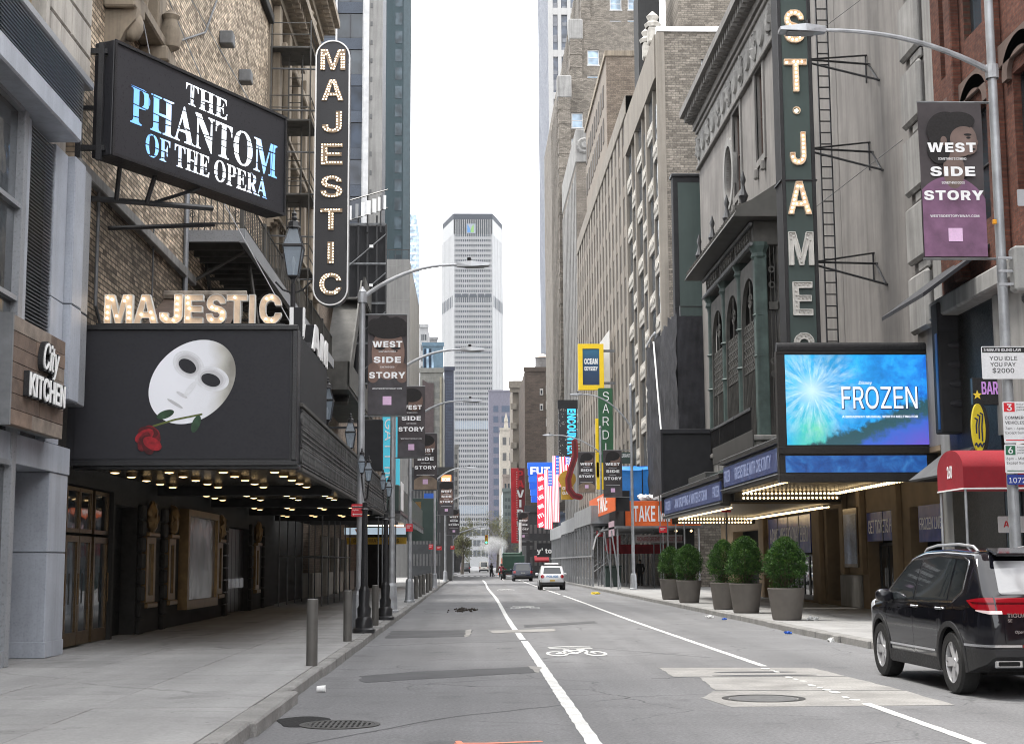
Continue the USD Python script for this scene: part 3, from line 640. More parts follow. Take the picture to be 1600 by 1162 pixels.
# ground floor under the marquee
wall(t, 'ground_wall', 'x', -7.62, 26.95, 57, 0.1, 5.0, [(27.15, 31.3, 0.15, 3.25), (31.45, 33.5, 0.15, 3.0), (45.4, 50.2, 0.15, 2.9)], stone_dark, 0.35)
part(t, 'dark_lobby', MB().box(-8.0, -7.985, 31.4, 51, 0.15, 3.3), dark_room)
for k, (a, b) in enumerate(((27.15, 28.0), (28.03, 28.95), (28.98, 29.9), (30.1, 31.27))):
    g = sbox(a, 0.17, b, 2.28).difference(sbox(a + 0.11, 0.42, b - 0.11, 2.16)); d = part(t, 'door', MB().ext(g, (-7.80, 0, 0), UY, UZ, 0.09), bronze)
    part(d, 'pane', MB().quad((-7.75, a + 0.1, 0.4), (-7.75, b - 0.1, 0.4), (-7.75, b - 0.1, 2.2), (-7.75, a + 0.1, 2.2)), glass)
    part(d, 'pull_handle', MB().tube([(-7.66, b - 0.16, 0.95), (-7.66, b - 0.16, 1.55)], 0.018), bronze)
    g = sbox(a, 2.34, b, 3.22).difference(sbox(a + 0.06, 2.42, b - 0.06, 3.14)); w = part(t, 'transom_light', MB().ext(g, (-7.80, 0, 0), UY, UZ, 0.09), bronze)
    part(w, 'pane', MB().quad((-7.75, a, 2.36), (-7.75, b, 2.36), (-7.75, b, 3.2), (-7.75, a, 3.2)), glass)
z = 0.15
for k in range(8):
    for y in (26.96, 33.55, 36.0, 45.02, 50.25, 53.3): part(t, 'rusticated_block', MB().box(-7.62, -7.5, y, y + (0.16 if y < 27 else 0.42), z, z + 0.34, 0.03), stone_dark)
    z += 0.37
def niche(y, w):
    f = part(t, 'display_frame', MB().ext(sbox(y, 0.85, y + w, 2.35).difference(sbox(y + 0.2, 1.0, y + w - 0.2, 2.2)), (-7.62, 0, 0), UY, UZ, 0.12).box(-7.62, -7.42, y - 0.1, y + w + 0.1, 2.36, 2.46, 0.02).box(-7.62, -7.44, y - 0.08, y + w + 0.08, 0.72, 0.84, 0.02), gold)
    part(f, 'pane', MB().quad((-7.56, y + 0.18, 1.0), (-7.56, y + w - 0.18, 1.0), (-7.56, y + w - 0.18, 2.2), (-7.56, y + 0.18, 2.2)), GL('case_glass', (0.12, 0.12, 0.12), 0.1))
    m = trimesh.creation.icosphere(2, 0.2); m.vertices *= (0.7, 0.9, 1.9); m.vertices += 0.02 * nrs.normal(0, 1, m.vertices.shape); m.apply_translation((-7.5, y + w / 2, 2.82)); part(t, 'carved_figure', MB().tm(m), gold, smooth=40)
for y, w in ((34.05, 0.95), (36.55, 0.8), (43.6, 0.8), (51.2, 0.85)): niche(y, w)
f = part(t, 'poster_case', MB().ext(sbox(38.3, 0.55, 42.9, 3.15).difference(sbox(38.5, 0.78, 42.7, 2.98)), (-7.62, 0, 0), UY, UZ, 0.25), gold)
part(f, 'pane', MB().quad((-7.45, 38.5, 0.78), (-7.45, 42.7, 0.78), (-7.45, 42.7, 2.98), (-7.45, 38.5, 2.98)), GL('poster_glass', (0.14, 0.145, 0.16), 0.16, 0.7, 0.03))
for y in np.arange(45.5, 50.2, 0.78):
    part(t, 'dark_door', MB().box(-7.9, -7.8, y, y + 0.74, 0.17, 2.88, 0.02), black_metal)
    part(t, 'door_handle', MB().box(-7.8, -7.74, y + 0.6, y + 0.63, 0.95, 1.25), chrome)

# clay tile hood
ridge, eave = np.array([0, 35.2, 8.15]), np.array([0, 33.2, 7.2])
t = thing('tiled_hood', 'small hood of barrel clay tiles sloping off the brick wall above the bulb letters', 'roof', (-6.7, 34, 7))
d = (eave - ridge) / 4.0; dn = d / np.linalg.norm(d); nm = np.array([0, dn[2], -dn[1]])
for i in range(7):
    for j in range(4):
        o = ridge + d * j + np.array([-7.4 + i * 0.27, 0, 0]) - nm * 0.0
        pr = [(math.cos(a) * 0.135, math.sin(a) * 0.135) for a in np.linspace(0, math.pi, 7)]; ins = [(x * 0.86, z * 0.86) for x, z in pr]
        v = []
        for q, s, lift in ((o, 1.0, 0.0), (o + d * 1.12, 0.86, 0.035)):
            v += [q + np.array([x * s, 0, 0]) - nm * (z * s + lift) for x, z in pr]
        f = [[k, k + 1, 8 + k, 7 + k] for k in range(6)] + [[7 + k, 8 + k, k + 1, k] for k in range(6)]
        part(t, 'tile', MB().add(v, f), terracotta_tile)
mb = MB(); a, b = ridge + np.array([-7.5, 0, 0]), eave + np.array([-7.5, 0, 0]); k = np.array([1.95, 0, 0])
mb.add([a, b, b + k, a + k], [[0, 1, 2, 3]]); part(t, 'deck', mb, wood_planks[2])
part(t, 'ridge_roll', MB().tube([ridge + np.array([-7.5, 0, 0.08]), ridge + np.array([-5.5, 0, 0.08])], 0.12, 8), terracotta_tile)
part(t, 'bracket', MB().box(-7.5, -5.6, 35.1, 35.3, 7.7, 8.1), black_metal)

# fire escape gallery
t = thing('fire_gallery', 'iron fire escape gallery with balustrade running along the brick theatre', 'fire escape', (-6.8, 45, 10))
part(t, 'deck', MB().box(-7.5, -6.0, 37.4, 62, 10.2, 10.34), iron_grey)
part(t, 'end_beam', MB().box(-7.5, -6.0, 37.32, 37.44, 10.05, 10.36), grey_frame)
part(t, 'side_beam', MB().box(-6.04, -5.9, 37.3, 62, 10.02, 10.40), grey_frame)
mb = MB()
for y in np.arange(38, 62, 0.8): mb.box(-7.5, -6.05, y, y + 0.12, 9.98, 10.2)
part(t, 'joists', mb, iron_grey, kind='stuff')
for z in (10.55, 11.38): part(t, 'rail', MB().tube([(-7.5, 37.4, z), (-6.0, 37.4, z), (-6.0, 62, z)], 0.03, 6), iron_grey)
for x in np.arange(-7.45, -6.0, 0.16): part(t, 'baluster', MB().tube([(x, 37.4, 10.36), (x, 37.4, 11.38)], 0.016, 6), iron_grey)
for x in (-7.3, -6.15):
    for s in (1, -1): part(t, 'scroll', MB().tube([(x + 0.09 * s * math.cos(a) * (1 - a / 14), 37.38, 10.95 + s * 0.16 + 0.11 * math.sin(a) * (1 - a / 14)) for a in np.linspace(0, 9, 20)], 0.012, 5), iron_grey)
for y in np.arange(37.6, 62, 0.32): part(t, 'baluster', MB().tube([(-6.0, y, 10.40), (-6.0, y, 11.38)], 0.016, 4), iron_grey)
for y in (37.4, 41.5, 45.6, 49.7, 53.8, 57.9): part(t, 'post', MB().box(-6.05, -5.95, y - 0.05, y + 0.05, 10.3, 11.5), iron_grey)
for k in range(14): part(t, 'stair_tread', MB().box(-7.35, -6.2, 40 + k * 0.32, 40.3 + k * 0.32, 9.9 - k * 0.24, 9.94 - k * 0.24), iron_grey)
for x in (-7.38, -6.18): part(t, 'stringer', MB().obb((x, 42.2, 8.25), np.array([[1, 0, 0], [0, 0.8, -0.6], [0, 0.6, 0.8]]), (0.03, 2.8, 0.12)), iron_grey)
for y in (38.5, 44, 50, 56, 61): part(t, 'bracket', MB().tube([(-7.5, y, 9.2), (-6.1, y, 10.05)], 0.05, 6), iron_grey)
part(t, 'tie_rod', MB().tube([(-7.45, 38, 12.8), (-3.7, 31, 6.5)], 0.012, 5), steel)

# --- projecting illuminated sign
A, B = np.array([-6.83, 27.0, 9.42]), np.array([-4.17, 31.9, 9.42]); H0 = 2.28
u = (B - A) / np.linalg.norm(B - A); W0 = np.linalg.norm(B - A); nrm = np.cross(u, UZ)
if nrm[1] > 0: nrm = -nrm
def on(mb, g, cx, cz, off, depth=0.004): return mb.ext(g, A + u * cx + UZ * cz + nrm * off, u, UZ, depth)
t = thing('projecting_sign', 'large black projecting sign with shattered blue and white serif title', 'sign', A)
c = (A + B) / 2 + UZ * H0 / 2 - nrm * 0.25
ax = np.array([u, nrm, UZ])
part(t, 'sign_box', MB().obb(c, ax, (W0 / 2, 0.25, H0 / 2), 0.02), board_black)
mb = MB()
for g in (sbox(0, 0, W0, 0.06), sbox(0, H0 - 0.06, W0, H0), sbox(0, 0.06, 0.06, H0 - 0.06), sbox(W0 - 0.06, 0.06, W0, H0 - 0.06)): on(mb, g, 0, 0, 0.002, 0.03)
part(t, 'edge_frame', mb, black_metal)
blue_lit = usdkit.material(stage, '/World/Looks/title_glow', {
    'tc': ('geometry', {}), 'sep': ('separate_xyz', {}), 'mr': ('map_range', {'from_min': A[1] + 0.5, 'from_max': B[1] - 0.4, 'to_min': 0, 'to_max': 1, 'clamp': True}),
    'rp': ('rgb_ramp', {'ramp': [(0.0, (0.16, 0.40, 0.85)), (0.16, (0.22, 0.47, 0.86)), (0.33, (0.82, 0.88, 0.95)), (0.78, (0.92, 0.95, 0.98)), (0.93, (0.28, 0.52, 0.88)), (1.0, (0.2, 0.44, 0.86))]}),
    'n': ('noise_texture', {'scale': 3.0, 'detail': 2}), 'mm': ('map_range', {'from_min': 0.35, 'from_max': 0.65, 'to_min': 0.24, 'to_max': 0.37, 'clamp': True}),
    'p': ('principled_bsdf', {'roughness': 0.5})},
    [('tc.position', 'sep.vector'), ('tc.position', 'n.vector'), ('n.fac', 'mm.value'), ('mm.result', 'p.emission_strength'), ('sep.y', 'mr.value'), ('mr.result', 'rp.fac'), ('rp.color', 'p.emission_color'), ('rp.color', 'p.base_color')], surface='p.BSDF')
cracks = union_all([LineString([(x0, -3), (x1, 3)]).buffer(0.012) for x0, x1 in ((-2.3, -1.3), (-1.7, -2.0), (-0.9, -0.1), (-0.2, -0.7), (0.5, 1.2), (1.3, 0.9), (1.9, 2.5))] + [LineString([(-3, y0), (3, y1)]).buffer(0.012) for y0, y1 in ((0.05, -0.25), (-0.3, 0.25), (0.38, 0.15))])
for s, h, wd, cx, cz in (('THE', 0.44, 1.35, 0.50, 1.62), ('PHANTOM', 0.74, 4.75, 0.515, 0.78), ('OF THE OPERA', 0.45, 3.95, 0.525, 0.24)):
    g = text(s, h, kind='serif', width=wd)
    mb = MB(); on(mb, g.difference(affinity.translate(cracks, 0, h / 2)), cx * W0, cz, 0.002, 0.006); part(t, 'title_lettering', mb, blue_lit)
part(t, 'wall_frame', MB().box(-7.5, -6.95, 26.95, 27.05, 9.5, 9.6).box(-7.5, -6.95, 26.95, 27.05, 11.4, 11.5).box(-7.5, -7.4, 26.94, 27.06, 9.3, 11.6).box(-7.1, -7.0, 26.9, 27.0, 9.3, 11.6).box(-7.5, -7.0, 27.3, 27.38, 10.4, 10.48), black_metal)
part(t, 'support_bracket', MB().tube([(-7.5, 28.1, 8.85), (-5.3, 29.3, 8.95)], 0.06, 6).tube([(-7.5, 29.6, 8.6), (-5.4, 30.1, 8.8)], 0.05, 6).tube([(-7.0, 28.2, 8.85), (-6.9, 28.0, 9.5)], 0.05, 6).tube([(-6.5, 28.6, 8.88), (-6.3, 28.5, 9.5)], 0.05, 6).tube([(-6.5, 28.7, 8.88), (-5.6, 29.4, 9.4)], 0.04, 6), black_metal)
for k in range(3): part(t, 'guy_wire', MB().tube([tuple(A + u * (1.4 + 1.7 * k) + UZ * H0 - nrm * 0.3), (-7.45, 31 + 2.8 * k, 14.6 + k)], 0.012, 5), steel_dark)

# --- marquee
MX, MY0, MY1, MZ = -3.3, 27.6, 56.5, 3.55
lattice_m = M('lattice_grey', (0.10, 0.10, 0.098), 0.6, var=0.3, scale=2, metal=0.2, streak=0.2)
t = thing('theatre_marquee', 'black theatre marquee canopy with warm bulbs under it and a masked poster on its end', 'marquee', (-5.4, 42, 3.55))
part(t, 'soffit', MB().box(-7.5, MX - 0.03, MY0 + 0.1, MY1, MZ + 0.02, MZ + 0.22), M('glossy_soffit', (0.06, 0.055, 0.047), 0.25, var=0.25, scale=1.5, spec=0.6, fine=0.02))
for y in (35.0, 42.2, 49.4, 55.9): part(t, 'soffit_beam', MB().box(-7.5, MX - 0.05, y, y + 0.45, MZ - 0.2, MZ + 0.018, 0.01), black_matt)
part(t, 'end_board', MB().box(-7.86, MX - 0.02, 27.5, 28.05, 3.6, 6.2, 0.02), board_black)
part(t, 'board_print', MB().box(-7.48, MX - 0.14, 27.485, 27.498, 3.68, 6.12), charcoal)
mb = MB()
for a, b, c, d in ((-7.86, MX, 3.55, 3.64), (-7.86, MX, 6.13, 6.23), (MX - 0.1, MX, 3.65, 6.12), (-7.86, -7.78, 3.65, 6.12)): mb.box(a, b, 27.44, 27.56, c, d, 0.01)
part(t, 'board_frame', mb, black_metal)
part(t, 'return_board', MB().box(-3.9, MX - 0.025, 28.06, 33.3, 4.78, 6.15, 0.02), black_matt)
part(t, 'board_prop', MB().box(-5.5, -5.3, 28.06, 33, 5.6, 5.8).box(-4.4, -4.2, 28.06, 30, 4.8, 6.0), black_metal)
part(t, 'roof', MB().box(-7.5, MX - 0.06, 28.06, MY1 - 0.02, MZ + 0.24, MZ + 0.55), black_matt)
# street fascia: ornamental metal lattice panels
y = 28.1
while y < MY1 - 0.1:
    p = part(t, 'fascia_panel', MB().box(MX - 0.06, MX, y, min(y + 1.16, MY1), MZ, 4.72, 0.012), black_matt)
    mb = MB()
    for zz in (MZ + 0.04, MZ + 0.40, MZ + 0.44, MZ + 0.54, MZ + 0.64, MZ + 0.74, MZ + 0.78, MZ + 1.10): mb.box(MX, MX + 0.03, y + 0.02, y + 1.15, zz, zz + 0.028)
    for yy in np.arange(y + 0.05, y + 1.12, 0.20):
        mb.box(MX + 0.002, MX + 0.022, yy, yy + 0.04, MZ + 0.45, MZ + 0.76)
        for zc in (MZ + 0.235, MZ + 0.955): mb.lathe([(0.155, -0.01), (0.155, 0.03), (0.105, 0.03), (0.105, -0.01)], (MX, yy + 0.08, zc), 8, axis=0).box(MX, MX + 0.035, yy + 0.065, yy + 0.095, zc - 0.15, zc + 0.15)
    part(p, 'relief', mb, lattice_m)
    y += 1.18
for z0, z1 in ((MZ - 0.07, MZ - 0.003), (4.723, 4.80)): part(t, 'fascia_trim', MB().box(MX - 0.08, MX + 0.05, MY0 + 0.45, MY1, z0, z1, 0.01), iron_grey)
part(t, 'end_trim', MB().box(-7.5, MX + 0.03, 27.55, 27.9, MZ - 0.06, MZ + 0.018, 0.01), black_metal)
# bulbs in the soffit
blb = lambda x, y: MB().lathe([(0.0, -0.055), (0.075, -0.045), (0.10, -0.01), (0.10, 0.0)], (x, y, MZ - 0.03), 10)
cup = lambda x, y: MB().lathe([(0.10, -0.03), (0.115, -0.02), (0.115, 0.05)], (x, y, MZ - 0.03), 10)
for y0 in (28.55, 35.9, 43.1, 50.2):
    for iy in range(5):
        for ix, x in enumerate((-6.95, -5.9, -4.85, -3.85)):
            if iy == 4 and ix == 3 and y0 > 40: continue
            yy = y0 + iy * (1.38 if y0 < 30 else 1.25)
            c = part(t, 'lamp_cup', cup(x, yy), gold); part(c, 'bulb', blb(x, yy), bulb_hot)
# generic white theatre mask and red flower: flat print on the end board
def pr(t, name, g, mat, off): 
    return part(t, name, MB().ext(g, (0, 27.484 - off, 0), UX, UZ, 0.0015), mat)
cx, cz = -5.29, 5.14
mask = affinity.rotate(affinity.scale(Point(0, 0).buffer(1, 32), 0.66, 0.86), -34, origin=(0, 0))
eyes = [affinity.rotate(affinity.scale(Point(x, 0.2).buffer(1, 20), 0.17, 0.115, origin=(x, 0.2)), a, origin=(x, 0.2)) for x, a in ((-0.24, -8), (0.24, 8))]
feat = union_all([affinity.rotate(e, -34, origin=(0, 0)) for e in eyes])
mask_m = usdkit.material(stage, '/World/Looks/mask_print', {
    'g': ('geometry', {}), 's': ('separate_xyz', {}), 'a': ('map_range', {'from_min': cx - 0.35, 'from_max': cx + 0.72, 'to_min': 0, 'to_max': 1, 'clamp': True}), 'n': ('noise_texture', {'scale': 2.2, 'detail': 3}), 'ad': ('math', {'math_type': 'multiply_add', 'value2': 0.3, 'value3': -0.15}), 'sm': ('math', {'math_type': 'add'}),
    'r': ('rgb_ramp', {'ramp': [(0, (0.84, 0.85, 0.89)), (0.6, (0.76, 0.77, 0.80)), (0.85, (0.50, 0.49, 0.45)), (1, (0.24, 0.23, 0.20))]}), 'p': ('principled_bsdf', {'roughness': 0.6})},
    [('g.position', 's.vector'), ('g.position', 'n.vector'), ('s.x', 'a.value'), ('n.fac', 'ad.value1'), ('a.result', 'sm.value1'), ('ad.value', 'sm.value2'), ('sm.value', 'r.fac'), ('r.color', 'p.base_color')], surface='p.BSDF')
pr(t, 'mask_print', affinity.translate(affinity.scale(mask.difference(feat), 1.12, 1.0, origin=(0, 0)), cx, cz), mask_m, 0.0)
tone = lambda k: M('mask_tone_%d' % k, ((0.70, 0.71, 0.73), (0.62, 0.62, 0.64), (0.50, 0.50, 0.51))[k], 0.6, var=0.1, scale=4)
put_ = lambda g: affinity.translate(affinity.scale(affinity.rotate(g, -34, origin=(0, 0)), 1.12, 1.0, origin=(0, 0)), cx, cz)
for k, q in enumerate((1.75, 1.45, 1.2)):
    pr(t, 'mask_shade', put_(union_all([affinity.translate(affinity.scale(e, q, q * 1.15), 0, 0.03) for e in eyes]).difference(union_all(eyes))), tone(k), 0.002 + 0.001 * k)
pr(t, 'mask_shade', put_(affinity.scale(Point(0.05, -0.12).buffer(1, 14), 0.05, 0.17)), tone(0), 0.0055)
pr(t, 'mask_shade', put_(affinity.scale(Point(0.0, -0.30).buffer(1, 14), 0.11, 0.03)), tone(1), 0.002)
pr(t, 'mask_shade', put_(affinity.scale(Point(0.0, -0.50).buffer(1, 14), 0.16, 0.028)), tone(2), 0.002)
stem = LineString([(-6.0, 4.30), (-5.6, 4.42), (-5.1, 4.52)]).buffer(0.018)
pr(t, 'stem_print', stem, M('print_stem', (0.10, 0.12, 0.03), 0.6), 0.002)
for x, z, a in ((-5.78, 4.52, 20), (-5.2, 4.34, 70)): pr(t, 'leaf_print', affinity.rotate(affinity.scale(Point(x, z).buffer(1, 12), 0.17, 0.075), a), M('print_leaf', (0.025, 0.06, 0.03), 0.6, var=0.4, scale=8), 0.004)
for k in range(7):
    a = k * 0.9; g = affinity.rotate(affinity.scale(Point(-6.07 + 0.10 * math.cos(a), 4.06 + 0.12 * math.sin(a)).buffer(1, 10), 0.11, 0.19), 40 * k)
    pr(t, 'petal_print', g, M('print_petal_' + ('bright', 'mid', 'deep')[k % 3], ((0.24, 0.008, 0.014), (0.13, 0.004, 0.008), (0.06, 0.002, 0.004))[k % 3], 0.6, var=0.6, scale=7), 0.004 + 0.002 * (k + 1))
# bulb letters standing on the board
t = thing('bulb_letters', 'row of tan marquee letters studded with lit bulbs on top of the poster board', 'sign letters', (-5.4, 27.7, 6.25))
for ch, a, b in zip('MAJESTIC', (163, 209, 249, 288, 322, 354, 389, 405), (208, 247, 286, 318, 354, 387, 399, 440)):
    x0, x1 = P(a, 480, Y=27.75)[0], P(b, 480, Y=27.75)[0]
    g = text(ch, 0.56, 820, width=x1 - x0 - 0.02); O = np.array([(x0 + x1) / 2, 27.86, 6.30])
    L = part(t, 'letter', MB().ext(g.buffer(0.008).difference(g.buffer(-0.004)), O, UX, UZ, 0.13), letter_white)
    part(L, 'letter_face', MB().ext(g, O, UX, UZ, 0.11), letter_tan)
    mb = MB()
    for q in bulbs_in(g, 0.058, 0.115, 0.085): mb.lathe([(0, -0.05), (0.018, -0.045), (0.026, -0.02), (0.02, 0.02)], (O[0] + q[0], 27.72, O[2] + q[1]), 6, axis=1)
    part(L, 'letter_bulbs', mb, bulb_sign)
part(t, 'base_rail', MB().box(-7.2, -3.6, 27.72, 27.95, 6.22, 6.30), black_metal)
t = thing('white_block_letters', 'thick white letters standing along the street edge behind the bulb letters', 'sign letters', (-3.4, 31, 6.2))
for ch, y, w in (('I', 28.6, 0.5), ('A', 30.9, 1.5), ('M', 32.6, 1.5)):
    g = text(ch, 0.58, 850, width=w if ch != 'I' else None)
    L = part(t, 'letter', MB().ext(g, (MX - 0.22, y, 6.17), UY, UZ, 0.18), black_matt); mb = MB()
    mb.ext(g.buffer(0.004), (MX - 0.04, y, 6.17), UY, UZ, 0.03).ext(g.buffer(0.004), (MX - 0.30, y, 6.17), UY, UZ, 0.08); part(L, 'letter_face', mb, white_m)

# lanterns on the marquee and lamp posts on the pavement
def lantern(t, x, y, z, s=1.0, post=0.0):
    """A four-sided street lantern, its foot at z."""
    f = MB(); n = 4; r45 = math.pi / 4
    f.lathe([(0.04, -0.12), (0.08, -0.02), (0.16, 0.02), (0.19, 0.05), (0.0, 0.06)], (0, 0, 0), n, rot=r45)
    f.lathe([(0.33, 0.56), (0.37, 0.59), (0.37, 0.62), (0.30, 0.63)], (0, 0, 0), n, rot=r45)
    f.lathe([(0.16, 0.93), (0.19, 0.95), (0.17, 0.98), (0.15, 1.06), (0.05, 1.10), (0.08, 1.14), (0.05, 1.18), (0.07, 1.22), (0.02, 1.27), (0, 1.36)], (0, 0, 0), 8)
    for k in range(4):
        a = k * math.pi / 2 + r45; ca, sa = math.cos(a), math.sin(a)
        f.tube([(0.19 * ca, 0.19 * sa, 0.04), (0.35 * ca, 0.35 * sa, 0.58)], 0.016, 5).tube([(0.34 * ca, 0.34 * sa, 0.61), (0.15 * ca, 0.15 * sa, 0.95)], 0.016, 5)
    g = MB().lathe([(0.18, 0.05), (0.335, 0.57)], (0, 0, 0), n, rot=r45).lathe([(0.33, 0.62), (0.15, 0.94)], (0, 0, 0), n, rot=r45)
    b = MB().lathe([(0.02, 0.06), (0.03, 0.2), (0.05, 0.3), (0.02, 0.4), (0, 0.42)], (0, 0, 0), 8)
    for m in (f, g, b): m.v = [q * (s * 0.72, s * 0.72, s) + np.array([x, y, z]) for q in m.v]
    F = part(t, 'lantern_frame', f, black_metal); part(F, 'lantern_glass', g, lantern_glass); part(F, 'lantern_burner', b, M('burner_white', (0.6, 0.6, 0.58), 0.4))
lantern_glass = usdkit.material(stage, '/World/Looks/lantern_glass', {'a': ('transparent_bsdf', {'color': (0.62, 0.66, 0.7)}), 'b': ('principled_bsdf', {'base_color': (0.25, 0.29, 0.33), 'roughness': 0.15}), 'm': ('mix_closure', {'fac': 0.45})}, [('a.BSDF', 'm.closure1'), ('b.BSDF', 'm.closure2')], surface='m.closure')
for (x, y, z, s), lab in zip(((-3.55, 28.6, 7.35, 1.08), (-3.42, 34.4, 5.05, 0.84), (-3.42, 41.1, 4.92, 0.80)), ('big black lantern rising above the right end of the bulb letters', 'black glass lantern on the marquee edge behind the first street pole', 'black glass lantern on the marquee edge below the large portrait banner')):
    t = thing('marquee_lantern', lab, 'lantern', (x, y, 4.8))
    part(t, 'post', MB().tube([(x, y, 4.75), (x, y, z - 0.1 * s)], 0.05, 8), black_metal)
    if z > 6: part(t, 'scroll_arm', MB().tube([(x - 0.35, y, 7.28), (x - 0.2, y, 7.12), (x, y, 7.05), (x + 0.2, y, 7.12), (x + 0.35, y, 7.28)], 0.02, 5), black_metal)
    lantern(t, x, y, z, s)
for (x, y), lab in zip(((-2.45, 33.6), (-2.42, 41.3)), ('black cast iron lamp post beside the first steel street pole', 'black cast iron lamp post between the second and third bollards')):
    t = thing('lamp_post', lab, 'lamp post', (x, y, 0.15))
    part(t, 'base', MB().lathe([(0.26, 0), (0.26, 0.08), (0.2, 0.12), (0.2, 0.3), (0.15, 0.36), (0.16, 0.55), (0.12, 0.62), (0.13, 0.95), (0.10, 1.0), (0.09, 1.05)], (x, y, 0.15), 12), black_metal, smooth=40)
    part(t, 'post', MB().tube([(x, y, 1.15), (x, y, 3.1)], [0.085, 0.06], 10).lathe([(0.06, 0), (0.1, 0.04), (0.06, 0.08)], (x, y, 2.9), 10), black_metal)
    part(t, 'ladder_bar', MB().tube([(x - 0.3, y, 3.0), (x + 0.3, y, 3.0)], 0.016, 6), black_metal)
    for s, dz in ((1, 0.0), (-1, 0.22)):
        part(t, 'scroll_arm', MB().tube([(x, y, 3.15), (x + 0.06 * s, y - 0.16 * s, 3.2 + dz), (x + 0.10 * s, y - 0.28 * s, 3.5 + dz)], 0.022, 6), black_metal)
        lantern(t, x + 0.10 * s, y - 0.28 * s, 3.56 + dz, 0.47)

# --- tall blade sign with eight letters
YB = 52.0
x0, x1 = P(491.5, 270, Y=YB)[0], P(545, 270, Y=YB)[0]; zt, zb = P(518, 64, Y=YB)[2], P(518, 477, Y=YB)[2]
xc, rr = (x0 + x1) / 2, (x1 - x0) / 2
t = thing('blade_sign', 'tall black round-ended blade sign with eight bulb-lit letters', 'sign', (xc, YB, zb))
g = union_all([Point(xc, zt - rr).buffer(rr, 24), Point(xc, zb + rr).buffer(rr, 24), sbox(x0, zb + rr, x1, zt - rr)])
part(t, 'sign_body', MB().ext(g, (0, YB + 0.55, 0), UX, UZ, 0.55), board_black)
part(t, 'white_edge', MB().ext(g.buffer(0.012).difference(g.buffer(-0.035)), (0, YB - 0.002, 0), UX, UZ, 0.04), white_m)
for k, (ch, py) in enumerate(zip('MAJESTIC', (94, 141.5, 191, 241.5, 292, 343, 395, 444))):
    c = P(518, py, Y=YB); hh = 0.80
    w = {'I': None, 'M': 0.92, 'J': 0.72}.get(ch, 0.80)
    G = text(ch, hh, 720, width=w) if w else text(ch, hh, 900)
    O = (xc, YB - 0.001, c[2] - hh / 2)
    L = part(t, 'letter', MB().ext(G, O, UX, UZ, 0.05), letter_dim)
    mb = MB()
    for q in bulbs_in(G, 0.045, 0.10, 0.075): mb.lathe([(0, -0.035), (0.022, -0.028), (0.030, 0.0)], (O[0] + q[0], YB - 0.05, O[2] + q[1]), 6, axis=1)
    part(L, 'letter_bulbs', mb, bulb_sign)
for z in np.linspace(zb + 1.0, zt - 1.0, 6): part(t, 'wall_tie', MB().tube([(x0 + 0.1, YB + 0.3, z), (-7.5, YB + 0.5, z + 0.1)], 0.035, 6), steel_dark)
t = thing('fire_ladder', 'iron fire ladder and landings between the blade sign and the brick theatre', 'fire escape', (-6.6, 53, 12))
for x in (-6.85, -6.35): part(t, 'ladder_rail', MB().tube([(x, 53, 11), (x, 53, 20.8)], 0.03, 5), iron_grey)
for z in np.arange(11.2, 20.7, 0.32): part(t, 'rung', MB().tube([(-6.85, 53, z), (-6.35, 53, z)], 0.018, 4), iron_grey)
for z in (12.4, 15.2, 18.0, 20.8):
    part(t, 'landing', MB().box(-7.5, -5.9, 52.2, 54.2, z - 0.06, z), iron_grey)
    for q in (0.45, 0.9): part(t, 'rail', MB().tube([(-7.5, 52.2, z + q), (-5.95, 52.2, z + q), (-5.95, 54.2, z + q)], 0.022, 5), iron_grey)
for x in (-7.4, -5.95): part(t, 'stile', MB().tube([(x, 52.2, 11), (x, 52.2, 21.8)], 0.03, 5), iron_grey)
# --- ornate facade beyond the brick wall
def cornice(t, x, y0, y1, z, d=0.7, h=0.8, out=1, mat=None, name='cornice'):
    mb = MB()
    for k, (dd, z0, z1) in enumerate(((0.30, 0, 0.3), (0.55, 0.3, 0.55), (1.0, 0.55, 0.85), (0.85, 0.85, 1.0))):
        xx = sorted((x, x + out * d * dd)); mb.box(xx[0], xx[1], y0, y1, z + h * z0, z + h * z1 - 0.002)
    c = part(t, name, mb, mat or stone_tan); mb = MB()
    for y in np.arange(y0 + 0.2, y1 - 0.1, 0.55):
        xx = sorted((x, x + out * d * 0.8)); mb.box(xx[0], xx[1], y, y + 0.22, z + h * 0.28, z + h * 0.54)
    part(c, 'modillions', mb, mat or stone_tan, kind='stuff')
t = thing('ornate_building', 'narrow ornate stone facade with cornices beyond the brick theatre', 'building', (-16, 60, 0))
holes = [(y, y + 1.2, z, z + 2.4) for y in (54.2, 57.0, 59.8, 62.6, 65.4) for z in (7.2, 11.2, 15.0, 18.8)]
wall(t, 'stone_wall', 'x', -7.45, 52.05, 68, 5.0, 34, holes, stone_tan, 0.4)
for h in holes: window(t, 'x', -7.45, h, black_metal, glass, rows=2, depth=0.25)
part(t, 'core', MB().box(-26, -7.86, 57.02, 68, 0, 34), stone_dark)
for y0, y1, z in ((52, 60.5, 22.6), (60.5, 68, 26.8), (52, 68, 17.6), (52, 68, 13.9), (52, 68, 10.0)): cornice(t, -7.45, y0, y1, z, 1.1 if z > 20 else 0.45, 1.2 if z > 20 else 0.5)
for y in (53.0, 56.0, 58.9, 61.6, 64.5, 67.3): part(t, 'pilaster', MB().box(-7.45, -7.15, y - 0.28, y + 0.28, 10.5, 22.6, 0.04), stone_tan)
for y in (53.0, 56.0, 58.9): part(t, 'urn', MB().lathe([(0.05, 0), (0.25, 0.1), (0.33, 0.45), (0.15, 0.8), (0.22, 0.9), (0.04, 1.1)], (-6.8, y, 23.8), 10), stone_tan, smooth=40)
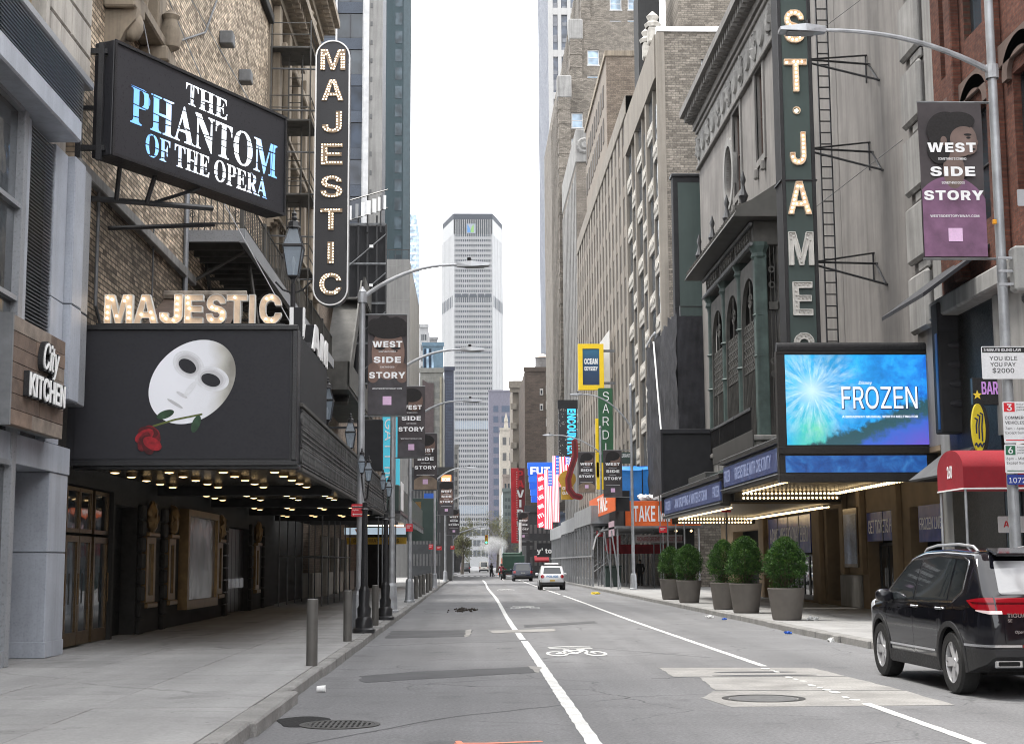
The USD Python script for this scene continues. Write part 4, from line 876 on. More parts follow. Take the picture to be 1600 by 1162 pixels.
for h in holes:
    if h[2] > 10: part(t, 'window_hood', MB().box(-7.45, -7.05, h[0] - 0.25, h[1] + 0.25, h[3] + 0.1, h[3] + 0.4, 0.05), stone_tan)

# --- dark theatre frontage further on, its second marquee
t = thing('brick_frontage', 'long low dark brick theatre frontage behind the street poles', 'building', (-14, 95, 0))
wall(t, 'brick_wall', 'x', FL, 68.02, 121, 1.3, 16, [(y, y + 1.4, z, z + 2.2) for y in np.arange(92, 118, 4.2) for z in (8, 12)], BR('grey_brown_brick', (0.26, 0.20, 0.155), (0.18, 0.14, 0.105), (0.15, 0.13, 0.11), 'x', bw=0.25, rh=0.085, ms=0.01), 0.4)
for y in np.arange(92, 118, 4.2):
    for z in (8, 12): window(t, 'x', FL, (y, y + 1.4, z, z + 2.2), black_metal, glass)
for y in np.arange(68.05, 92, 3.0): part(t, 'plinth_stone', MB().box(-7.9, -7.34, y, y + 2.97, 0.15, 1.3, 0.03), stone_pale)
for y in (72.5, 78.0, 84.0): part(t, 'buttress', MB().box(-7.49, -7.1, y, y + 0.7, 0.15, 3.1, 0.04), stone_pale)
part(t, 'core', MB().box(-22, -7.95, 68.02, 121, 0, 15.9), stone_dark)
part(t, 'parapet', MB().box(-8, -7.3, 68.02, 121, 16, 16.3), stone_grey)
part(t, 'stair_balcony', MB().box(-7.48, -5.6, 66, 82, 9.6, 9.75).box(-5.65, -5.55, 66, 82, 9.75, 10.9).box(-7.48, -5.6, 66, 66.1, 9.75, 10.9), iron_grey)
part(t, 'stair_flight', MB().obb((-6.5, 72, 12.4), np.array([[1, 0, 0], [0, 0.78, 0.62], [0, -0.62, 0.78]]), (0.7, 5.2, 0.1)).obb((-5.8, 72, 13.0), np.array([[1, 0, 0], [0, 0.78, 0.62], [0, -0.62, 0.78]]), (0.04, 5.2, 0.45)), iron_grey)
part(t, 'stair_balcony', MB().box(-7.48, -5.6, 75, 84, 15.4, 15.5).box(-5.65, -5.55, 75, 84, 15.5, 16.6), iron_grey)

Y0 = 80.0
t = thing('billboard_frame', 'black scaffold billboard with a row of pale letters along its top', 'billboard', (-5.8, Y0, 11))
xa, xb = P(545, 470, Y=Y0)[0], P(603, 470, Y=Y0)[0]; za, zb2 = P(575, 600, Y=Y0)[2], P(575, 352, Y=Y0)[2]
part(t, 'panel', MB().box(xa - 1.0, xb, Y0, Y0 + 0.5, za, zb2, 0.02), black_matt)
for k in range(5): part(t, 'frame_post', MB().box(xa + (xb - xa) * k / 4 - 0.05, xa + (xb - xa) * k / 4 + 0.05, Y0 - 0.25, Y0 - 0.15, za - 1, zb2 + (0.5 if k % 2 else 0)), black_metal)
for z in np.linspace(za, zb2, 5): part(t, 'frame_beam', MB().box(xa - 0.5, xb, Y0 - 0.3, Y0 - 0.26, z - 0.06, z + 0.06), steel_dark)
for k in range(4): part(t, 'brace', MB().tube([(xa, Y0 - 0.3, za + k * 2.2), (xb, Y0 - 0.3, za + k * 2.2 + 1.8)], 0.04, 5), steel_dark)
for k in range(3): part(t, 'flood_lamp', MB().box(xb - 0.9, xb - 0.7, Y0 - 0.6, Y0 - 0.4, zb2 - 1.4 - k * 2.2, zb2 - 1.25 - k * 2.2), white_m)
t2 = thing('rooftop_panels', 'row of pale sunlit panels in a rail frame above the black billboard', 'sign', (-5.8, Y0 - 0.4, zb2))
for k in range(7):
    xk = xa + 0.05 + (xb - xa) * k / 6.6; w = (0.10, 0.16, 0.2, 0.22, 0.22, 0.14, 0.14)[k]
    part(t2, 'pale_panel', MB().box(xk, xk + w, Y0 - 0.5, Y0 - 0.45, zb2 + 0.2 + 0.1 * k, zb2 + 1.0 + 0.1 * k), white_m if k != 1 else shed_grey)
part(t2, 'rail', MB().tube([(xa - 0.2, Y0 - 0.4, zb2 + 1.25), (xb + 0.1, Y0 - 0.4, zb2 + 1.95)], 0.04, 5).tube([(xa - 0.2, Y0 - 0.4, zb2 + 0.1), (xb + 0.1, Y0 - 0.4, zb2 + 0.9)], 0.04, 5), black_metal)
for x in (xa, (xa + xb) / 2, xb - 0.3): part(t2, 'rail_post', MB().box(x - 0.04, x + 0.04, Y0 - 0.4, Y0 - 0.32, zb2 - 0.5, zb2 + 1.6), black_metal)

# --- scaffold poles along the pavement and second canopy
t = thing('scaffold_bridge', 'dark pipe scaffold standing over the pavement beyond the lit marquee', 'scaffold', (-5.5, 63, 0.15))
for y in (55.0, 57.5, 60, 62.5, 65, 67.5):
    for x in (-7.2, -5.6, -3.5): part(t, 'standard', MB().tube([(x, y, 0.15), (x, y, 3.5)], 0.03, 6), steel_dark)
    part(t, 'transom', MB().tube([(-7.2, y, 2.0), (-5.6, y, 2.0)], 0.025, 5), steel_dark)
for x in (-7.2, -5.6): part(t, 'ledger', MB().tube([(x, 55, 2.0), (x, 67.5, 2.0)], 0.025, 5), steel_dark)
for y in (57.5, 62.5): part(t, 'brace', MB().tube([(-3.5, y, 0.2), (-3.5, y + 2.2, 3.4)], 0.025, 5), white_m)
part(t, 'deck', MB().box(-7.4, -3.4, 56.9, 67.7, 3.5, 3.62), black_matt)

t = thing('green_canopy', 'dark green theatre canopy with white scalloped edge further down the pavement', 'marquee', (-5.4, 80, 3.8))
part(t, 'canopy_box', MB().box(-7.5, -3.38, 67.8, 101, 4.15, 5.35, 0.02), green_dark)
part(t, 'canopy_lip', MB().box(-7.5, -3.3, 67.75, 101.1, 4.02, 4.145), black_metal)
for y in np.arange(68.2, 101, 0.75): part(t, 'valance_tab', MB().box(-3.36, -3.33, y, y + 0.3, 3.75, 4.02), shed_grey)
part(t, 'poster_panel', MB().box(-3.375, -3.355, 69.5, 72, 4.25, 5.6), white_m)
part(t, 'lit_soffit_strip', MB().box(-6.6, -4.0, 86, 86.15, 3.9, 3.98), EM('warm_strip', (1.0, 0.72, 0.45), 3.0))
part(t, 'lit_soffit_strip', MB().box(-5.6, -3.8, 94, 94.15, 3.9, 3.98), EM('red_strip', (1.0, 0.5, 0.35), 2.0))
part(t, 'back_wall', MB().box(-7.5, -5.0, 96, 96.2, 0.15, 4.0), dark_room)
t = thing('yellow_sign', 'yellow lettered sign board hanging under the green canopy', 'sign', (-5.6, 84, 3.0))
ya = 84.0; a, b = P(541, 850, Y=ya), P(635, 839, Y=ya)
part(t, 'board', MB().box(a[0], b[0], ya, ya + 0.1, a[2], b[2], 0.01), M('sign_yellow', (0.62, 0.38, 0.035), 0.5, var=0.08))
part(t, 'lettering', MB().ext(text('BROADWAY TICKETS', 0.2, 600, width=2.6), ((a[0] + b[0]) / 2, ya - 0.002, (a[2] + b[2]) / 2 - 0.1), UX, UZ, 0.008), M('sign_ink', (0.2, 0.12, 0.02), 0.6))
a, b = P(538, 835, Y=ya), P(634, 825, Y=ya)
t = thing('pale_sign', 'pale blue sign board above the yellow sign under the canopy', 'sign', (-5.6, 84, 3.6))
part(t, 'board', MB().box(a[0], b[0], ya, ya + 0.1, a[2], b[2] + 0.05, 0.01), EM('lit_pale_blue', (0.5, 0.62, 0.72), 0.35, (0.4, 0.5, 0.6)))
part(t, 'emblem', MB().ext(Polygon([(0, 0), (0.16, 0.3), (-0.16, 0.3)]), (a[0] + 0.75, ya - 0.002, a[2] + 0.02), UX, UZ, 0.006), orange_m)
t = thing('black_blade_box', 'black blade sign box hanging beside the teal banner', 'sign', (-4.7, 66, 5.4))
a, b = P(578, 735, Y=66), P(598, 655, Y=66)
part(t, 'box', MB().box(a[0] - 0.6, b[0], 66, 66.5, a[2], b[2], 0.02), black_matt)
part(t, 'hanger', MB().box(-7.5, a[0], 66.2, 66.3, b[2] - 0.4, b[2] - 0.3), black_metal)
t = thing('teal_banner', 'tall teal vertical sign lettered sideways behind the black box', 'sign', (-4.6, 74, 5.0))
a, b = P(597, 770, Y=74), P(625, 640, Y=74)
part(t, 'panel', MB().box(a[0], b[0] - 0.33, 74, 74.2, a[2], b[2], 0.01).box(b[0] - 0.20, b[0], 74.0, 74.2, a[2], b[2], 0.01), EM('teal_panel', (0.05, 0.42, 0.55), 0.30, (0.05, 0.3, 0.38)))
part(t, 'spine', MB().box(b[0] - 0.33, b[0] - 0.20, 74.05, 74.25, a[2], b[2] + 0.2), steel)
mb = MB(); g = text('GATT ng', 0.42, 420, width=3.3); part(t, 'lettering', mb.ext(g, ((a[0] + b[0]) / 2 - 0.32, 73.998, (a[2] + b[2]) / 2), -UZ, UX, 0.01), text_white)
t = thing('green_hoarding', 'dark green hoarding with a gold patch beyond the green canopy', 'hoarding', (-4.2, 103, 3.6))
a, b = P(640, 838, Y=103), P(683, 778, Y=103)
part(t, 'panel', MB().box(a[0] - 2.0, b[0], 103, 103.3, a[2] - 0.3, b[2], 0.01), green_dark)
part(t, 'gold_patch', MB().box(a[0] + 0.4, a[0] + 0.8, 102.985, 103, b[2] - 0.85, b[2] - 0.25), gold)
part(t, 'blue_cap', MB().box(a[0] + 1.0, b[0] - 0.1, 103.1, 103.3, b[2] + 0.003, b[2] + 0.35), blue_m)

# --- buildings far along the left side
def grid(a0, a1, n, frac): 
    s = (a1 - a0) / n; return [(a0 + (i + 0.5 - frac / 2) * s, a0 + (i + 0.5 + frac / 2) * s) for i in range(n)]
def pane_mesh(plane, at, cells):
    mb = MB()
    for a, b, c, d in cells:
        if plane == 'y': mb.quad((a, at, c), (b, at, c), (b, at, d), (a, at, d))
        else: mb.quad((at, a, c), (at, b, c), (at, b, d), (at, a, d))
    return mb

YT = 121.0
xl, xm, xr = -24.0, P(568, 200, Y=YT)[0], P(597, 200, Y=YT)[0]
t = thing('glass_tower', 'dark blue glass office tower with white mullions behind the tall blade sign', 'building', (-15, YT + 12, 0))
part(t, 'core', MB().box(xl, xr, YT + 0.3, YT + 5, 0, 75), M('tower_core', (0.10, 0.105, 0.115), 0.6))
part(t, 'stone_strip', MB().box(xm, xr, YT - 0.25, YT + 0.29, 0, 75), M('precast_grey', (0.21, 0.205, 0.195), 0.8, var=0.15, scale=0.4, streak=0.3))
mb = MB()
for z in np.arange(18, 74, 1.65): mb.box(xr - 1.02, xr - 0.85, YT - 0.30, YT - 0.251, z, z + 0.4)
part(t, 'strip_slots', mb, M('slot_dark', (0.09, 0.09, 0.09), 0.7), kind='stuff')
part(t, 'strip_edge', MB().box(xm - 0.003, xm + 0.45, YT - 0.4, YT - 0.26, 0, 75), M('white_fin', (0.42, 0.42, 0.42), 0.5))
vp = [xm - 0.05 - k * 2.35 for k in range(8)]
for x in vp: part(t, 'white_mullion', MB().box(x - 0.08, x + 0.08, YT - 0.12, YT + 0.29, 4, 75), M('white_fin', (0.42, 0.42, 0.42), 0.5))
fl = np.arange(10, 74, 3.25)
for k in range(5):
    for z in fl:
        if z < 18: continue
        p = part(t, 'window', MB().quad((vp[k + 1] + 0.09, YT + 0.2, z + 1.05), (vp[k] - 0.09, YT + 0.2, z + 1.05), (vp[k] - 0.09, YT + 0.2, z + 3.2), (vp[k + 1] + 0.09, YT + 0.2, z + 3.2)), rnd.choice((glass_sky, glass, GL('grey_glass', (0.035, 0.04, 0.05), 0.06, 0.35))))
        part(t, 'spandrel', MB().box(vp[k + 1] + 0.09, vp[k] - 0.09, YT + 0.1, YT + 0.25, z, z + 1.0), M('spandrel_blue', (0.04, 0.05, 0.068), 0.35, var=0.2, scale=0.5, spec=0.3))
        part(p, 'sash_bar', MB().box((vp[k] + vp[k + 1]) / 2 - 0.04, (vp[k] + vp[k + 1]) / 2 + 0.04, YT + 0.12, YT + 0.19, z + 1.05, z + 3.2), M('sash_dark', (0.03, 0.03, 0.035), 0.5))

YC = 172.0; xr = P(640.5, 300, Y=YC)[0]
t = thing('concrete_block', 'plain pale concrete building below the teal tower', 'building', (-14, YC + 15, 0))
part(t, 'front', MB().box(-26, xr, YC, YC + 34, 0, P(620, 405, Y=YC)[2]), M('pale_concrete', (0.18, 0.176, 0.168), 0.85, var=0.12, scale=0.15, streak=0.25))
mb = MB()
for z in np.arange(12, 38, 4.2): mb.box(-25, xr - 0.1, YC - 0.012, YC, z, z + 0.08)
for x in np.arange(-22, xr, 2.6): mb.box(x, x + 0.08, YC - 0.014, YC, 10, 38)
part(t, 'panel_joints', mb, M('joint_grey', (0.18, 0.18, 0.17), 0.9), kind='stuff')
zz = P(620, 405, Y=YC)[2]
for x in np.arange(-14, xr, 0.8): part(t, 'railing_post', MB().box(x, x + 0.06, YC + 0.2, YC + 0.26, zz, zz + 1.2), black_metal)
part(t, 'railing', MB().box(-14, xr, YC + 0.2, YC + 0.25, zz + 1.15, zz + 1.25), black_metal)
part(t, 'side_face', MB().box(xr - 0.3, xr + 0.012, YC + 0.5, YC + 33.9, 0, zz - 0.4), M('side_cream', (0.30, 0.285, 0.255), 0.85, var=0.08, scale=0.2, streak=0.2))
t = thing('teal_tower', 'tall teal clad tower with a single column of small windows', 'building', (-16, 215, 0))
YX = 210.0; xr2 = P(639.5, 200, Y=YX)[0]
part(t, 'shaft', MB().box(-32, xr2, YX, YX + 5, 0, 110), M('teal_cladding', (0.026, 0.042, 0.048), 0.7, spec=0.2, var=0.10, scale=0.12, streak=0.12))
xw0, xw1 = P(617, 200, Y=YX)[0], P(628, 200, Y=YX)[0]
part(t, 'dark_edge', MB().box(P(630, 200, Y=YX)[0], xr2 + 0.1, YX - 0.06, YX, 30, 109), M('teal_dark', (0.025, 0.042, 0.05), 0.4))
for k, z in enumerate(np.arange(42, 106, 2.85)): part(t, 'window', MB().box(xw0, xw1, YX - 0.05, YX + 0.2, z, z + 1.9), GL('teal_window', (0.03, 0.042, 0.05), 0.2, 0.3))
t = thing('hazy_tower', 'pale glass tower glimpsed behind the teal tower', 'building', (-24, 560, 0))
part(t, 'shaft', MB().box(-40, P(650, 400, Y=540)[0], 540, 580, 0, P(645, 335, Y=540)[2]), glass_pale)
mb = MB()
for z in np.arange(60, 132, 3.6): mb.box(-40, P(650, 400, Y=540)[0] + 0.1, 539.9, 540, z, z + 0.9)
part(t, 'floor_bands', mb, M('pale_band', (0.5, 0.52, 0.55), 0.6), kind='stuff')

# smaller far pieces: (px0, px1, py top, py bottom(ground), Y, material)
def far_block(name, label, px0, px1, py, Y, depth, mat, wins=None, roofs=(), wmat=None, cat='building', frac=(0.55, 0.55)):
    x0, x1, z = P(px0, 800, Y=Y)[0], P(px1, 800, Y=Y)[0], P((px0 + px1) / 2, py, Y=Y)[2]
    t = thing(name, label, cat, ((x0 + x1) / 2, Y, 0))
    part(t, 'wall', MB().box(x0, x1, Y, Y + depth, 0, z), mat)
    part(t, 'parapet', MB().box(x0 - 0.2, x1 + 0.2, Y - 0.2, Y + 0.3, z, z + 0.8), mat)
    if wins:
        nc, nr, zlo = wins
        big = (px1 - px0) / nc * frac[0] > 3.0
        cells = [(a, b, c, d) for a, b in grid(x0 + 0.3, x1 - 0.3, nc, frac[0]) for c, d in grid(zlo, z - 1, nr, frac[1])]
        if big:
            for c in cells: part(t, 'window', MB().box(c[0], c[1], Y - 0.04, Y + 0.1, c[2], c[3]), wmat or glass)
        else: part(t, 'windows', pane_mesh('y', Y - 0.03, cells), wmat or glass, kind='stuff')
    return t, x0, x1, z
far_block('white_block', 'small white rooftop block far down the left side', 655, 668, 512, 330, 14, M('far_white', (0.32, 0.32, 0.32), 0.8), (3, 10, 30))
far_block('grey_rooftop', 'grey stepped rooftop block beside the tower of glass', 664, 683, 531, 360, 14, M('far_grey', (0.21, 0.21, 0.21), 0.8), (4, 12, 30))
t, x0, x1, z = far_block('blue_glass_block', 'blue mirrored glass block far down the left side', 660, 692, 541, 300, 12, M('far_blue', (0.08, 0.13, 0.17), 0.3), None)
for k, (a, b) in enumerate(grid(x0 + 0.2, x0 + (x1 - x0) * 0.55, 4, 0.8)): part(t, 'glass_strip', MB().box(a, b, 299.9, 300, z * 0.55, z - 0.5), glass_pale if k % 2 else glass_sky)
t, x0, x1, z = far_block('cream_block', 'cream panelled building with a brown painted side', 656, 692, 582, 250, 16, M('far_cream', (0.25, 0.247, 0.225), 0.8), (9, 14, 6), wmat=M('vent_grey', (0.20, 0.20, 0.19), 0.8), frac=(0.9, 0.5))
part(t, 'brown_panel', MB().ext(Polygon([(x0 + 0.4, 3), (x0 + 0.4, z - 1.2), (x0 + 1.3, z - 1.8), (x1 - 1.6, z - 1.8), (x1 - 1.6, z * 0.62), (x1 - 1.0, z * 0.52), (x1 - 1.0, 3)]), (0, 249.9, 0), UX, UZ, 0.05), M('far_brown', (0.10, 0.075, 0.075), 0.7))
part(t, 'downpipe', MB().box(x1 - 0.55, x1 - 0.25, 249.7, 249.9, 3, z - 0.8), M('pipe_cream', (0.35, 0.32, 0.24), 0.7))
t, x0, x1, z = far_block('navy_tower', 'slim dark navy tower in front of the pale octagonal skyscraper', 694, 709, 579, 290, 10, M('navy_clad', (0.022, 0.027, 0.045), 0.4), (4, 26, 24), wmat=M('navy_pane', (0.05, 0.06, 0.085), 0.25), frac=(0.7, 0.5))
t, x0, x1, z = far_block('grey_pier_block', 'thin grey building slice below the navy tower', 708, 716, 700, 345, 14, M('far_stone', (0.28, 0.27, 0.25), 0.8), (2, 12, 3))
far_block('dark_shopfronts', 'dark run of shopfronts along the far left pavement', 640, 700, 742, 150, 42, M('far_dark', (0.04, 0.042, 0.045), 0.7), (10, 4, 1.0), wmat=M('far_pane', (0.10, 0.10, 0.10), 0.4))
t, *_ = far_block('lit_billboard', 'small orange and white lit billboard far down the left side', 688, 706, 742, 145, 0.6, M('board_back', (0.03, 0.03, 0.03), 0.6), None, cat='billboard')
a, b = P(689, 757, Y=144.9), P(705, 742, Y=144.9)
part(t, 'lit_panel', MB().box(a[0], b[0], 144.85, 144.9, a[2], b[2]), EM('orange_lit', (1.0, 0.33, 0.12), 0.9))
part(t, 'lettering', MB().ext(text('NOW', 0.35, 800, width=0.8), ((a[0] + b[0]) / 2, 144.84, (a[2] + b[2]) / 2 - 0.15), UX, UZ, 0.01), EM('white_lit', (1, 1, 1), 0.8))
# --- skyscraper closing the street
YM = 1040.0
xm0, xm1, xm2, xm3 = P(690.5, 500, Y=YM)[0], P(709, 500, Y=YM)[0], P(769.5, 500, Y=YM)[0], P(786, 500, Y=YM)[0]
zt = P(740, 343, Y=YM)[2]
precast = M('precast_pale', (0.235, 0.238, 0.24), 0.85, var=0.05, scale=0.02)
t = thing('octagonal_skyscraper', 'huge pale octagonal office skyscraper closing the end of the street', 'building', (0, YM + 20, 0))
ds = 34.0
oct_ = Polygon([(xm0, ds), (xm1, 0), (xm2, 0), (xm3, ds), (xm3, ds + 14), (xm2, 2 * ds + 14), (xm1, 2 * ds + 14), (xm0, ds + 14)])
part(t, 'shaft', MB().ext(affinity.translate(oct_.buffer(-0.6, join_style=2), 0, YM), (0, 0, 0), UX, UY, zt - 11), M('shaft_glass', (0.05, 0.06, 0.075), 0.6, var=0.3, scale=0.05, spec=0.1))
part(t, 'crown', MB().ext(affinity.translate(oct_.buffer(0.4, join_style=2), 0, YM), (0, 0, zt), UX, UY, 4.4), M('crown_grey', (0.02, 0.024, 0.032), 0.8, spec=0.1))
part(t, 'crown_recess', MB().ext(affinity.translate(oct_.buffer(-1.4, join_style=2), 0, YM), (0, 0, zt - 11), UX, UY, 11), M('crown_dark', (0.04, 0.046, 0.055), 0.7, spec=0.1))
pts = [np.array(p) + (0, YM) for p in oct_.exterior.coords[:-1]]
edges = [(pts[1], pts[2], 18), (pts[0], pts[1], 13), (pts[2], pts[3], 13)]
fh = 3.75
levels = np.arange(4, zt - 11, fh)
mech = {int((P(740, y, Y=YM)[2] - 4) / fh) for y in (462,)}
for k, z in enumerate(levels):
    if k in mech: continue
    mb = MB()
    for a, b, n in edges:
        d = (b - a) / np.linalg.norm(b - a); nn = np.array([d[1], -d[0]]); c = (a + b) / 2
        mb.obb((*(c - nn * 0.35), z + fh * 0.22), np.array([[d[0], d[1], 0], [nn[0], nn[1], 0], [0, 0, 1]]), (np.linalg.norm(b - a) / 2, 0.4, fh * (0.25 if n == 18 else 0.44)))
    part(t, 'spandrel_band', mb, precast)
mb = MB(); mb2 = MB()
for a, b, n in edges:
    d = (b - a) / np.linalg.norm(b - a); nn = np.array([d[1], -d[0]]); w = np.linalg.norm(b - a)
    for i in range(n + 1):
        p = a + d * w * i / n
        h = 0.24 if n == 18 else 0.95
        mb.obb((*(p + nn * 0.12), (zt - 11) / 2), np.array([[d[0], d[1], 0], [nn[0], nn[1], 0], [0, 0, 1]]), (h, 0.5, (zt - 11) / 2))
        if n == 18: mb2.obb((*(p + nn * 0.1), zt - 5.5), np.array([[d[0], d[1], 0], [nn[0], nn[1], 0], [0, 0, 1]]), (0.2, 0.5, 5.5))
part(t, 'facade_ribs', mb, precast, kind='stuff'); part(t, 'crown_fins', mb2, precast, kind='stuff')
for a, b, n in edges[1:]:
    d = (b - a) / np.linalg.norm(b - a); nn = np.array([d[1], -d[0]])
    part(t, 'crown_side', MB().obb((*((a + b) / 2 + nn * 0.2), zt - 5.6), np.array([[d[0], d[1], 0], [nn[0], nn[1], 0], [0, 0, 1]]), (np.linalg.norm(b - a) / 2, 0.4, 5.5)), precast)
cx, cz = (P(732, 358, Y=YM)[0], P(740, 358, Y=YM)[2]); q = 3.9
part(t, 'emblem_panel', MB().box(cx - 1.2, cx + q * 1.35, YM - 1.3, YM - 0.9, cz - q * 0.9, cz + q * 0.95), M('emblem_back', (0.16, 0.18, 0.21), 0.6))
for s, m in ((-1, CP('emblem_blue', (0.015, 0.11, 0.27), 0.5)), (1, CP('emblem_green', (0.10, 0.21, 0.035), 0.5))):
    g = Polygon([(0, -0.72), (s * 0.85, -0.72), (s * 0.85, 0.8), (s * 0.5, 0.55), (s * 0.2, 0.1), (0, -0.45)])
    part(t, 'emblem_leaf', MB().ext(affinity.scale(g, q * 0.72, q, origin=(0, 0)), (cx + q * 0.38, YM - 1.32, cz), UX, UZ, 0.3), m)
for z in (P(740, 796, Y=YM)[2], P(740, 664, Y=YM)[2]): part(t, 'plant_band', MB().box(xm1, xm2, YM - 0.5, YM - 0.2, z - 3, z + 3), M('plant_blue', (0.14, 0.17, 0.20), 0.5))
zz = P(740, 462, Y=YM)[2]
for a, b, n in edges:
    d = (b - a) / np.linalg.norm(b - a); nn = np.array([d[1], -d[0]]); w = np.linalg.norm(b - a)
    m = 5 if n == 18 else 7
    for i in range(m):
        p = a + d * w * (i + 0.5) / m
        part(t, 'mechanical_opening', MB().obb((*(p + nn * 0.75), zz - (0 if n == 18 else 4)), np.array([[d[0], d[1], 0], [nn[0], nn[1], 0], [0, 0, 1]]), (w / m * (0.42 if n == 18 else 0.25), 0.05, 1.3 if n == 18 else 4.2)), M('crown_dark', (0.04, 0.046, 0.055), 0.7, spec=0.1))
# low wide base in front of it
YB2 = 860.0
a, b = P(711, 800, Y=YB2), P(766, 800, Y=YB2); ztop = P(740, 822, Y=YB2)[2]
t = thing('grid_building', 'pale grid fronted low building at the foot of the skyscraper', 'building', (0, YB2, 0))
part(t, 'wall', MB().box(a[0], b[0], YB2, YB2 + 30, 0, ztop), precast)
for k, z0 in enumerate(np.arange(5.2, ztop - 3, 6.0)):
    for (u0, u1) in grid(a[0] + 0.5, b[0] - 0.5, 4, 0.86):
        w = part(t, 'window', MB().box(u0, u1, YB2 - 0.05, YB2 + 0.1, z0 + 0.6, z0 + 4.2), M('far_window_grey', (0.05, 0.055, 0.06), 0.6, spec=0.15))
        part(w, 'mullion', MB().box((u0 + u1) / 2 - 0.12, (u0 + u1) / 2 + 0.12, YB2 - 0.12, YB2 - 0.051, z0 + 0.6, z0 + 4.2), precast)

# --- far right: purple grey tower, beige block, dark brown blocks with a water tank
t, x0, x1, z = far_block('purple_grey_tower', 'hazy purple grey office tower right of the skyscraper', 764, 812, 612, 640, 30, M('purple_grey', (0.095, 0.09, 0.115), 0.6), None)
for a, b in ((771, 779), (784, 799), (800, 811)):
    for k in range(12): part(t, 'window', MB().box(P(a, 700, Y=640)[0], P(b, 700, Y=640)[0], 639.9, 640.1, z - 9 - k * 4.6, z - 6.2 - k * 4.6), M('far_blue_pane', (0.035, 0.05, 0.08), 0.6))
t, x0, x1, z = far_block('beige_block', 'narrow beige stone building with paired windows far down the right side', 782, 806, 672, 470, 20, M('far_beige', (0.28, 0.255, 0.215), 0.85), (2, 7, 8), wmat=M('far_window_dark', (0.05, 0.05, 0.05), 0.4), frac=(0.55, 0.5))
part(t, 'finial', MB().lathe([(0.8, 0), (0.5, 2), (0.7, 2.4), (0.1, 5)], ((x0 + x1) / 2 - 0.5, 472, z + 0.8), 8), M('far_beige', (0.44, 0.40, 0.34), 0.85))
far_block('brown_corner_block', 'brown brick block low on the far right side', 786, 804, 745, 420, 20, M('far_brownbrick', (0.17, 0.14, 0.12), 0.85), (3, 5, 6))
far_block('glass_front_block', 'small green glass fronted building beside the red vertical sign', 786, 800, 768, 330, 20, M('far_greenglass', (0.16, 0.19, 0.18), 0.35), (2, 8, 4), wmat=M('far_green_pane', (0.09, 0.11, 0.11), 0.2), frac=(0.8, 0.5))
t, x0, x1, z = far_block('carved_block', 'dark tan building with carved cornice on the far right side', 802, 822, 600, 340, 26, M('far_tan', (0.17, 0.145, 0.115), 0.85, var=0.3, scale=0.2), None)
part(t, 'cornice', MB().box(x0 - 1.0, x1, 338.8, 340, z - 1.0, z + 0.6).box(x0 - 0.7, x1, 339.2, 340, z - 2.0, z - 1.0), M('far_tan_trim', (0.24, 0.21, 0.17), 0.85))
for k in range(9): part(t, 'carved_band', MB().box(x0 - 0.5, x0 + 0.9, 339.4, 340.01, z - 6 - k * 4.6, z - 4.6 - k * 4.6), M('far_tan_trim', (0.24, 0.21, 0.17), 0.85))
t, x0, x1, z = far_block('brown_block', 'dark brown brick building with a water tank on its roof', 821, 862, 580, 270, 34, BR('dark_brown_brick', (0.105, 0.08, 0.065), (0.075, 0.058, 0.048), (0.07, 0.06, 0.05), 'y', bw=0.8, rh=0.3, ms=0.03, stain=0.25), None)
for px, py, w, h in ((857, 583, 8, 9), (857, 609, 8, 13), (857, 633, 8, 13), (857, 660, 8, 12), (846, 612, 5, 10), (846, 636, 5, 10)):
    a, b = P(px - w / 2, py + h / 2, Y=270), P(px + w / 2, py - h / 2, Y=270)
    f = part(t, 'window', MB().box(a[0], b[0], 269.85, 270.05, a[2], b[2]), M('far_frame', (0.40, 0.38, 0.36), 0.7)); part(f, 'pane', MB().box(a[0] + 0.15, b[0] - 0.15, 269.8, 269.86, a[2] + 0.15, b[2] - 0.3), glass)
cw = P(849, 565, Y=276)
t = thing('water_tank', 'round timber water tank with conical roof on the dark brown building', 'water tank', (cw[0], 278, cw[2] - 2))
part(t, 'tank', MB().lathe([(1.5, -1.9), (1.45, 1.0)], (cw[0], 278, cw[2]), 16), M('tank_grey', (0.16, 0.15, 0.145), 0.8), smooth=40)
part(t, 'conical_roof', MB().lathe([(1.65, 1.0), (0.0, 1.9)], (cw[0], 278, cw[2]), 16), M('tank_roof', (0.42, 0.34, 0.28), 0.8))
for a in range(4): part(t, 'leg', MB().box(cw[0] + (1.1 if a % 2 else -1.3), cw[0] + (1.3 if a % 2 else -1.1), 277.2 + (a // 2) * 1.4, 277.4 + (a // 2) * 1.4, cw[2] - 4.2, cw[2] - 1.9), steel_dark)
for k in range(6): part(t, 'hoop', MB().lathe([(1.53, -0.03), (1.56, 0), (1.53, 0.03)], (cw[0], 278, cw[2] - 1.6 + k * 0.45), 16), steel_dark)

